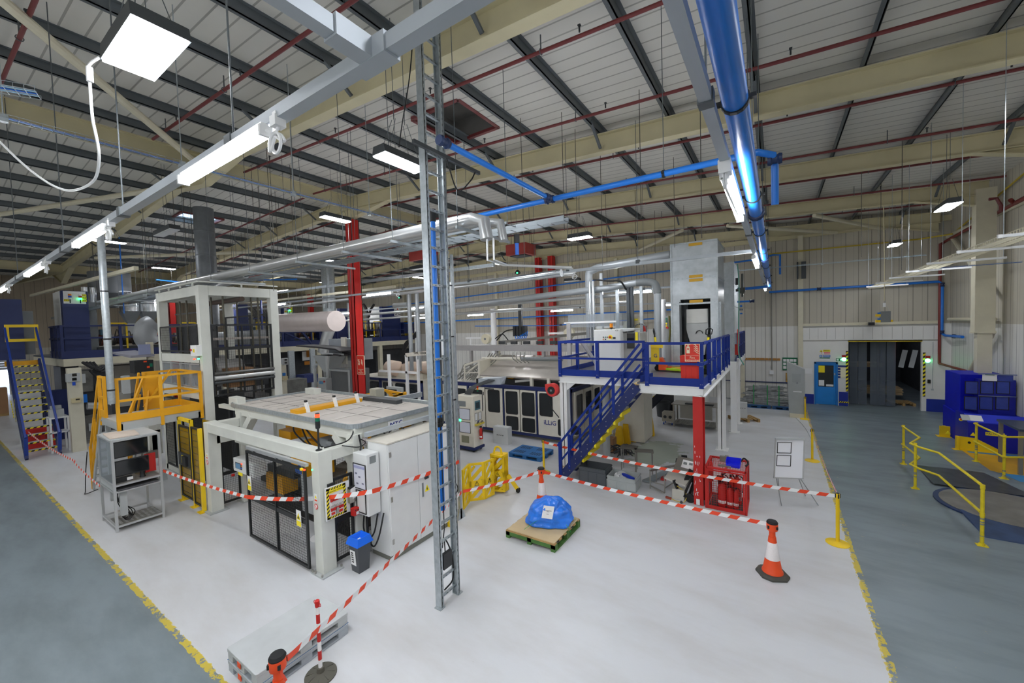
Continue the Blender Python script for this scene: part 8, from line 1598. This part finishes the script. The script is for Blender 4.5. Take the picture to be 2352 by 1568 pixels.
t,a_,b_ = wsign(1923,839,1945,867,'cream information board with navy header right of blue door',signcream); box((a_.x,BY-.22,b_.z-.1),(b_.x,BY-.215,b_.z)).build('header', inkblue, t); k = MB(); [k.cb((a_.x+.07,BY-.218,b_.z-.19-.14*i),(.12,.005,.1)) for i in range(4)]; k.build('icon', inkblue, t)
one(plate((1.45,BY-.212,1.75), XA, ZA, .32, .3, .004),'wall_notice',paper,'white notice sheet left of the blue door','notice')
for x,z,lb in ((2.92,2.5,'red and green traffic lamp at left of the big doorway'),(5.98,2.5,'red and green traffic lamp at right of the big doorway')):
    t = thing('traffic_lamp',lb,'lamp',(x,BY-.25,z-.2)); box((x-.08,BY-.26,z+.02),(x+.08,BY-.2,z+.14)).build('red_lens', lens_red, t); MB().lathe([(.08,-.06),(.095,-.03),(.095,0)], (x,BY-.22,z-.08), 18, ax=YA).build('green_lens', mat('lamp_green_big','#5dffa0',emit=7), t); box((x-.09,BY-.23,z-.2),(x+.09,BY-.2,z+.15)).build('back_plate', greyw, t)
one(box((5.98,BY-.25,1.35),(6.08,BY-.2,1.52)),'door_button',ink,'small black button box right of the big doorway','switch'); one(tb([(6.15,BY-.21,3.3),(6.15,BY-.21,1.45),(6.15,BY-.21,1.1)],.012,5).cb((6.15,BY-.21,1.05),(.08,.04,.08)),'wall_conduit',ltgrey,'thin white conduit with socket right of the doorway','conduit')
one(MB().cb((3.95,BY-.4,4.22),(.22,.25,.14)),'sensor_box',black,'small black sensor above the doorway panel','sensor')
# ================================================================== PALLET MACHINE AND RAILS
t = thing('pallet_magazine','large royal blue pallet magazine machine with framed dark panels at right','machine',(5.9,20.8,0)); PX=5.12; PY=19.55
box((5.5,20.7,0),(6.65,22.2,2.42)).build('rear_body', royal, t, bevel=.015); MB().hexa([(5.45,19.8,0),(5.85,19.8,0),(5.85,22.2,0),(5.45,22.2,0),(5.45,19.9,.95),(5.85,19.9,.95),(5.85,22.2,1.05),(5.45,22.2,1.05)]).build('side_foot', royal, t)
box((5.85,20.35,.6),(6.7,20.7,2.3)).build('window_wall', mat('machine_blue_dark','#0b1790',.4,var=.1), t)
wz=lambda px,py: at(px,py,Y=20.34)
k = MB(); k.bar((5.83,20.3,wz(2210,857).z),(6.7,20.3,wz(2340,861).z),.05,.03); k.bar((5.83,20.28,wz(2210,906).z),(6.7,20.28,wz(2340,911).z),.04,.02); k.build('ledge', mat('ledge_grey','#7b86a8',.4,.3), t)
for r0,r1 in ((876,904),(911,940)):
    for c0,c1 in ((2216,2247),(2251,2283),(2288,2320)):
        a_,b_=wz(c0-(2 if r0>900 else 0),r1),wz(c1-(2 if r0>900 else 0),r0); fr=box((a_.x,20.335,a_.z),(b_.x,20.35,b_.z)).build('panel_frame', ink, t); box((a_.x+.02,20.33,a_.z+.02),(b_.x-.02,20.336,b_.z-.02)).build('panel', mat('panel_blue','#33459c',.25,var=.15,scale=4), fr)
a_,b_=wz(2256,874),wz(2290,858.5); box((a_.x,20.325,a_.z),(b_.x,20.34,b_.z)).build('white_notice', paper, t); box((a_.x+.06,20.32,b_.z-.05),(b_.x-.06,20.326,b_.z-.03)).build('notice_header', greensign, t); a_,b_=wz(2292,875),wz(2327,861); box((a_.x,20.325,a_.z),(b_.x,20.34,b_.z)).build('blue_panel', MATS['panel_blue'], t); a_,b_=wz(2341,890),wz(2347,860); k=box((a_.x,20.31,a_.z),(b_.x,20.33,b_.z)); k.build('label_strip', ltgrey, t)
a_=at(2203,1000,Y=PY); MB().prism([(PY,0),(20.7,0),(20.7,1.12),(PY+.28,1.12),(PY,.92)], 0, 5.4, 6.74).build('front_body', mat('machine_blue_front','#0a16a0',.4,var=.08), t); MB().hexa([(5.38,PY,.92),(6.74,PY,.92),(6.74,PY+.3,1.14),(5.38,PY+.3,1.14),(5.38,PY,.95),(6.74,PY,.95),(6.74,PY+.3,1.17),(5.38,PY+.3,1.17)]).build('sloping_panel', mat('machine_blue_light','#2a3cd0',.4), t)
q=at(2207,963,Y=PY+.15); MB().lathe([(.05,-.02),(.05,.0)], q, 16, ax=(0,-.3,.3)).build('stop_plate', signyellow, t); MB().lathe([(.025,0),(.025,.05)], q, 12, ax=(0,-.4,.3)).build('stop_button', lens_red, t)
for px,py,w_,m_ in ((2218,965,.2,ltgrey),(2242,966,.3,paper)): q=at(px,py,Y=PY+.12); MB().hexa([(q.x-w_/2,PY+.05,.97),(q.x+w_/2,PY+.05,.97),(q.x+w_/2,PY+.25,1.12),(q.x-w_/2,PY+.25,1.12),(q.x-w_/2,PY+.04,.98),(q.x+w_/2,PY+.04,.98),(q.x+w_/2,PY+.24,1.135),(q.x-w_/2,PY+.24,1.135)]).build('control_label', m_, t)
q=at(2283,997,Y=PY); plate((q.x+.02,PY-.006,q.z), XA, ZA, .42, .11, .008).build('name_plate', signyellow, t); text('PALOMAT', .085, inkblue, t, (q.x+.02,PY-.012,q.z), XA, ZA, 'name_lettering', .002)
for px,py in ((2235,997),(2177,993)): q=at(px,py,Y=PY if px>2200 else 19.8); MB().prism([(q.x-.07,q.z-.05),(q.x+.07,q.z-.05),(q.x,q.z+.07)], 1, q.y-.012, q.y-.004).build('warning_triangle', signyellow, t)
t = thing('corner_guard','small yellow corner guard post left of the blue pallet machine','guard',(5.2,21.3,0)); box((5.12,21.2,0),(5.4,21.24,.4)).build('plate', yellow, t); box((5.22,21.24,0),(5.3,21.35,.4)).build('rib', yellow, t); box((5.05,21.1,0),(5.42,21.4,.015)).build('foot', yellow, t)
t = thing('fork_guard','yellow steel wedge guard with a round hole before the blue machine','guard',(5.4,19.5,0)); MB().prism([(5.1,0),(6.05,0),(6.05,.12),(5.55,.42),(5.12,.45)], 1, 19.45, 19.49).build('plate', yellow, t); box((5.08,19.35,0),(5.14,19.5,.45)).build('end_plate', yellow, t); box((5.0,19.3,.0),(6.05,19.5,.012)).build('foot', yellow, t); MB().lathe([(.04,-.006),(.04,0)], (5.4,19.45,.26), 12, ax=YA).build('hole', ink, t)
def pipe_rail(name, pts, legs, label, zt, zm):
    t = thing(name, label, 'guard rail', (pts[0][0],pts[0][1],0))
    worn = mat('worn_yellow','#e6d023',.45,var=.12,scale=12)
    for z in (zt,zm): tb([(x,y,z) for x,y in pts], .027, 10).build('rail', worn, t, smooth=True)
    for x,y in legs:
        p_ = tb([(x,y,0),(x,y,zt)], .03, 10).build('post', worn, t, smooth=True); k = MB(); k.box((x-.08,y-.06,0),(x+.08,y+.06,.012)); k.lathe([(.045,.0),(.045,.05)],(x,y,0),12); k.build('foot', worn, p_)
        k = MB(); rnd=random.Random(int(x*100)); [k.lathe([(.031,0),(.031,.01+.03*rnd.random())], (x,y,.05+rnd.random()*.5), 10, cap=False) for i in range(4)]; k.build('scuff', grey, p_); k = MB(); [k.lathe([(.036,-.04),(.036,.04)],(x,y,z),12) for z in (zt,zm)]; k.build('clamp', worn, p_)
pz=1.18
R1=[at(px,py,Z=pz) for px,py in ((2072,978),(2112,1005),(2091,1018),(2112,1027),(2157,1040),(2253,1112))]
pipe_rail('bent_rail',[(q.x,q.y) for q in R1],[(3.27,16.75),(3.06,14.5),(3.38,11.5)],'long bent yellow pipe guard rail with two tubes along the turntable',pz,.62)
R2=[at(px,py,Z=pz) for px,py in ((2238,972),(2305,1003),(2375,1004))]
pipe_rail('corner_rail',[(q.x,q.y) for q in R2],[(5.16,18.05),(5.24,16.5)],'L shaped yellow pipe guard rail before the blue machine',pz,.62)
t = thing('work_table','dark topped steel table cut by the right edge behind the yellow rail','table',(6.1,17.6,0)); q=at(2318,975,Y=17.6); MB().box((q.x,17.0,q.z-.06),(6.72,18.4,q.z)).build('top', mat('table_dark','#3c4658',.35), t); 
for x,y in ((q.x+.06,17.1),(q.x+.06,18.3),(6.6,17.1)): box((x-.04,y-.04,0),(x+.04,y+.04,q.z-.06)).build('leg', mat('leg_brown','#8b8579',.5,.3), t)
t = thing('red_crate','small red plastic crate on the dark topped table','crate',(6.45,17.7,q.z)); k = MB(); z0=q.z; x0,x1,y0_,y1_=6.2,6.7,17.5,17.9; k.box((x0,y0_,z0),(x1,y1_,z0+.02)); k.box((x0,y0_,z0),(x1,y0_+.015,z0+.2)); k.box((x0,y1_-.015,z0),(x1,y1_,z0+.2)); k.box((x0,y0_,z0),(x0+.015,y1_,z0+.2)); k.box((x1-.015,y0_,z0),(x1,y1_,z0+.2)); k.build('shell', mat('crate_red','#e0342c',.45), t); MB().path([(x0,y0_,z0+.19),(x1,y0_,z0+.19),(x1,y1_,z0+.19),(x0,y1_,z0+.19)],.03,.02,closed=True).build('rim', MATS['crate_red'], t)
# turntable wrapper in the floor
t = thing('wrapping_turntable','low grey turntable with ramps set on the floor inside the bent rail','turntable',(4.6,13.9,0)); rampm = mat('ramp_dark','#4d5157',.4,.35,var=.35,scale=3)
MB().lathe([(1.12,0),(1.12,.04),(1.02,.055),(0,.06)], (4.5,13.9,.005), 48).build('plate', mat('turntable_plate','#85827d',.45,.35,var=.25,scale=2.5), t, smooth=True); MB().lathe([(1.22,0),(1.22,.03),(1.12,.03)], (4.5,13.9,.005), 48, cap=False).build('rim', mat('rim_blue','#1f3560',.4), t)
MB().hexa([(3.52,15.3,.0),(5.0,15.3,.0),(4.95,16.9,0),(3.55,16.85,0),(3.52,15.0,.05),(5.3,15.0,.05),(4.97,16.85,.008),(3.57,16.8,.008)]).build('rear_ramp', rampm, t); MB().hexa([(3.55,11.95,0),(5.6,11.95,0),(5.6,12.95,0),(3.55,12.95,0),(3.58,11.98,.008),(5.6,11.98,.008),(5.6,12.95,.05),(3.55,13.3,.05)]).build('front_ramp', mat('ramp_blue','#37517c',.4,.3,var=.45,scale=2), t)
# ================================================================== BACKGROUND MACHINERY
def xs(name, m, X, d, *r, parent=None):
    k = MB(); [slabx(*q, X, d, k) for q in r]; return k.build(name, m, parent)
darkm = mat('machine_dark','#34363a',.5,var=.3,scale=3); midm = mat('machine_mid','#6a6a66',.5,.2,var=.3,scale=4)
t = thing('die_stand','cream steel post carrying grey readout boxes beside the navy steps','machine',(-24.1,3.65,0))
box((-24.3,3.45,0),(-24.0,3.85,3.45)).build('post', mat('post_cream','#cfcbb8',.5), t); xs('display_box', greyw, -23.9, .2, (153,878,184,856), parent=t); xs('readout', darkglass, -23.88, .02, (166,864,176,857), (166,874,176,867), parent=t); xs('key_box', beige, -23.85, .2, (165,926,186,913), parent=t); xs('key', ink, -23.83, .02, (174,919,183,915), parent=t); xs('blue_socket', lens_blue, -23.9, .1, (167,885,173,877), parent=t)
t = thing('sheet_die','dark extrusion die and calender stack under the left mezzanine','machine',(-26.5,5,0))
xs('frame', darkm, -25.5, 1.0, (186,1000,262,845), parent=t); xs('hydraulic', midm, -25.4, .3, (190,900,212,850), (222,915,240,880), (195,1010,225,950), parent=t); xs('bright_part', ltgrey, -25.35, .2, (186,880,196,858), (205,990,222,970), parent=t)
c0,c1 = at(200,932,X=-25.2),at(268,930,X=-25.2); tb([c0,c1], .16, 12).build('chrome_roll', silver, t, smooth=True); xs('blue_part', sky, -25.3, .1, (187,925,200,905), parent=t)
k = MB(); [k.tube(curve3([at(190+8*i,832,X=-25.6),at(215+6*i,845+3*i,X=-25.2),at(235+4*i,840,X=-25.6)],6), .06, 6) for i in range(4)]; k.tube(curve3([at(205,850,X=-25.2),at(222,870,X=-25.2),at(226,905,X=-25.2)],6), .04, 6); k.build('hose', rubber, t)
t = thing('instrument_table','small white trestle with instruments left of the cream post','table',(-25,3.3,0)); k = MB(); k.box((-25.3,2.95,1.4),(-24.6,3.5,1.45)); [k.box((x,y,0),(x+.06,y+.06,1.4)) for x in (-25.3,-24.66) for y in (2.95,3.44)]; k.box((-25.3,2.95,.8),(-24.6,3.5,.84)); k.build('table_frame', whitem, t); box((-25.2,3.0,1.45),(-24.8,3.4,1.75)).build('instrument', ltgrey, t); box((-25.1,3.05,1.75),(-24.9,3.35,1.9)).build('instrument', greyw, t)
one(box((-28.2,3.2,0),(-27.7,4.0,2.3)),'navy_cabinet',navy,'navy and white cabinet seen between the navy step treads','cabinet'); one(box((-28.4,2.5,0),(-27.9,3.15,2.4)),'white_cabinet',white2,'white cabinet left of the navy one behind the steps','cabinet')
t = thing('traffic_barrier','low red plastic barrier behind the foot of navy steps','barrier',(-26.2,2.9,0)); box((-26.4,2.45,0),(-26.0,3.4,.95)).build('body', red, t, bevel=.06); xs('rib', mat('barrier_dark','#9c1c18',.5), -25.98, .02, (80,1010,92,992), (104,1008,116,990), parent=t)
t = thing('boxed_pallet','brown cardboard box pallet by the open dock at the far left edge','box',(-40.5,3.0,0)); box((-41,2.2,.15),(-40.2,3.2,1.75)).build('carton', boxboard, t); box((-41,2.2,0),(-40.2,3.2,.15)).build('pallet_base', wood, t)
t = thing('haul_off','low dark roll stack behind the yellow platform','machine',(-22,6,0)); xs('frame', darkm, -21, 1.5, (262,1000,345,905), parent=t); xs('grey_cover', mat('cover_grey','#8c8a84',.5), -20.9, .3, (270,935,300,900), (300,985,340,962), parent=t); xs('bright_part', ltgrey, -20.85, .2, (283,905,298,862), (305,1000,318,960), (322,1050,350,1010), parent=t)
t = thing('white_press','white post and chequer plate base behind the aluminium workstation','machine',(-19,4.6,0)); xs('post', white, -18.6, .5, (345,1035,365,940), (352,1045,372,985), parent=t); xs('chequer_base', cp, -18.5, .6, (325,1060,368,1032), parent=t)
t = thing('discharge_table','grey inclined discharge tray with dark vented roller box above yellow platform','conveyor',(-21.5,7,3)); k = MB(); k.hexa([at(255,812,X=-22),at(300,822,X=-20.5),at(355,818,X=-20.5),at(310,808,X=-22),at(255,808,X=-22),at(300,817,X=-20.5),at(355,813,X=-20.5),at(310,804,X=-22)]); k.build('tray', mat('tray_lilac','#8f8f9a',.5,.2), t); xs('vented_box', black, -20.4, .6, (310,858,352,826), parent=t); xs('coloured_end', orange, -20.38, .02, (330,832,337,828), (338,845,344,840), parent=t); xs('green_end', lens_green, -20.38, .02, (344,842,350,834), parent=t); xs('side_plate', mat('plate_lilac','#8b93b4',.5), -20.6, .1, (320,820,345,790), parent=t); xs('leg', cream, -20.7, .2, (345,900,352,785), parent=t)
t = thing('pipe_elbow_duct','dull round duct elbow left of the tall white frame','duct',(-22.5,7,4)); c=at(345,755,X=-22); tb(curve3([at(352,742,X=-22),at(336,752,X=-22),at(334,775,X=-22),at(345,790,X=-22)],6), .38, 16).build('elbow', MATS['duct_dull'], t, smooth=True)
t = thing('long_line','dark production line machinery under the left mezzanine behind the tall frame','machine',(-29,14,0))
for q,X,d,m_,nm in (((478,900,640,800),-29,2,darkm,'dark_block'),((640,905,740,800),-29.5,2,darkm,'dark_block'),((655,905,705,868),-24,1,midm,'grey_block'),((700,880,730,858),-25,1,navy,'navy_block'),((865,870,990,796),-29.5,2,darkm,'dark_block'),((150,1000,180,840),-33,2,darkm,'dark_block'),((255,940,340,835),-33,2,mat('far_pale','#cfc7ba',.6),'pale_block')): xs(nm, m_, X, d, q, parent=t)
xs('window', whitem, -28.9, .05, (695,828,715,806), (740,828,755,806), parent=t); xs('orange_bin', mat('bin_orange','#c77e2a',.5), -28.85, .05, (705,820,722,803), (700,838,720,828), parent=t); xs('steel_post', galv, -26, .15, (717,890,723,800), (668,905,676,805), parent=t)
t = thing('readout_post','cream post with twin readouts and blue sign right of the tall frame','post',(-20,9.8,0)); xs('post', mat('post_cream','#cfcbb8'), -20, .3, (648,960,657,835), parent=t); xs('readout_box', greyw, -19.9, .2, (650,838,662,822), parent=t); xs('display', darkglass, -19.88, .02, (654,828,659,824), (654,835,659,831), parent=t); xs('blue_sign', signblue, -19.95, .05, (650,863,656,856), parent=t); xs('small_box', beige, -19.85, .15, (652,873,661,863), parent=t)
t = thing('stainless_bench','stainless bench with slatted lower shelf under the blue mezzanine','bench',(-3,18.6,0)); k = MB()
for x in (-3.8,-2.1):
    for y in (18.35,19.2): k.box((x,y,0),(x+.06,y+.06,1.0))
k.build('leg', steel, t); box((-3.85,18.3,.98),(-2.0,19.3,1.02)).build('bench_top', mat('bench_steel','#a7a49c',.3,.6), t); k = MB(); k.box((-3.8,18.35,.14),(-2.05,19.25,.16)); [k.box((-3.7+.1*i,18.36,.16),(-3.66+.1*i,19.2,.175)) for i in range(16)]; k.build('lower_shelf', mat('shelf_steel','#8f8d86',.4,.5), t); box((-3.6,18.9,.3),(-2.3,18.95,.9)).build('back_panel', mat('panel_pale','#b9b7ae',.4), t); box((-3.3,18.4,1.02),(-2.2,18.6,1.07)).build('guide_rail', dkgrey, t)
t = thing('steel_trolley','small steel trolley with two round holes and blue castors left of the stainless bench','trolley',(-4.05,18.7,0)); box((-4.3,18.55,.16),(-3.82,19.0,.56)).build('body', mat('trolley_steel','#b5b1a4',.4,.3), t); k = MB(); [k.lathe([(.07,-.012),(.07,0)], (-4.17+.22*i,18.55,.36), 16, ax=YA) for i in range(2)]; k.build('hole', dkgrey, t); k = MB(); [k.lathe([(.05,-.02),(.05,.02)], (x,y,.05), 12, ax=XA) for x in (-4.24,-3.88) for y in (18.6,18.95)]; k.build('castor', lens_blue, t); k = MB(); [k.box((x,y,.08),(x+.03,y+.03,.16)) for x in (-4.25,-3.9) for y in (18.58,18.93)]; k.build('leg', steel, t)
one(MB().lathe([(.0,0),(.3,0),(.36,.7),(.38,.72),(.33,.72),(.28,.05),(.0,.05)], (-4.6,20.2,0), 20, cap=False),'waste_tub',mat('tub_dark','#2c3034',.5),'dark round plastic tub behind the steel trolley','tub',smooth=True)
t = thing('white_machine','white machine body under the mezzanine behind the stainless bench','machine',(-2.9,20.4,0)); a_,b_=at(1548,930,Y=20.2),at(1620,845,Y=20.2); box((a_.x,20.2,0),(b_.x,21.5,b_.z)).build('body', white2, t); box((a_.x-.9,20.6,0),(a_.x,21.4,1.9)).build('dark_side', darkm, t); tb([(at(1588,900,Y=20.1).x,20.1,1.6),(at(1588,900,Y=20.1).x,20.1,2.6)], .03, 6).build('conduit', grey, t)
# ================================================================== EXPOSURE
vs = SC.view_settings; vs.view_transform = 'Standard'; vs.look = 'None'; vs.gamma = 1; vs.use_curve_mapping = False
vs.exposure = 0.5
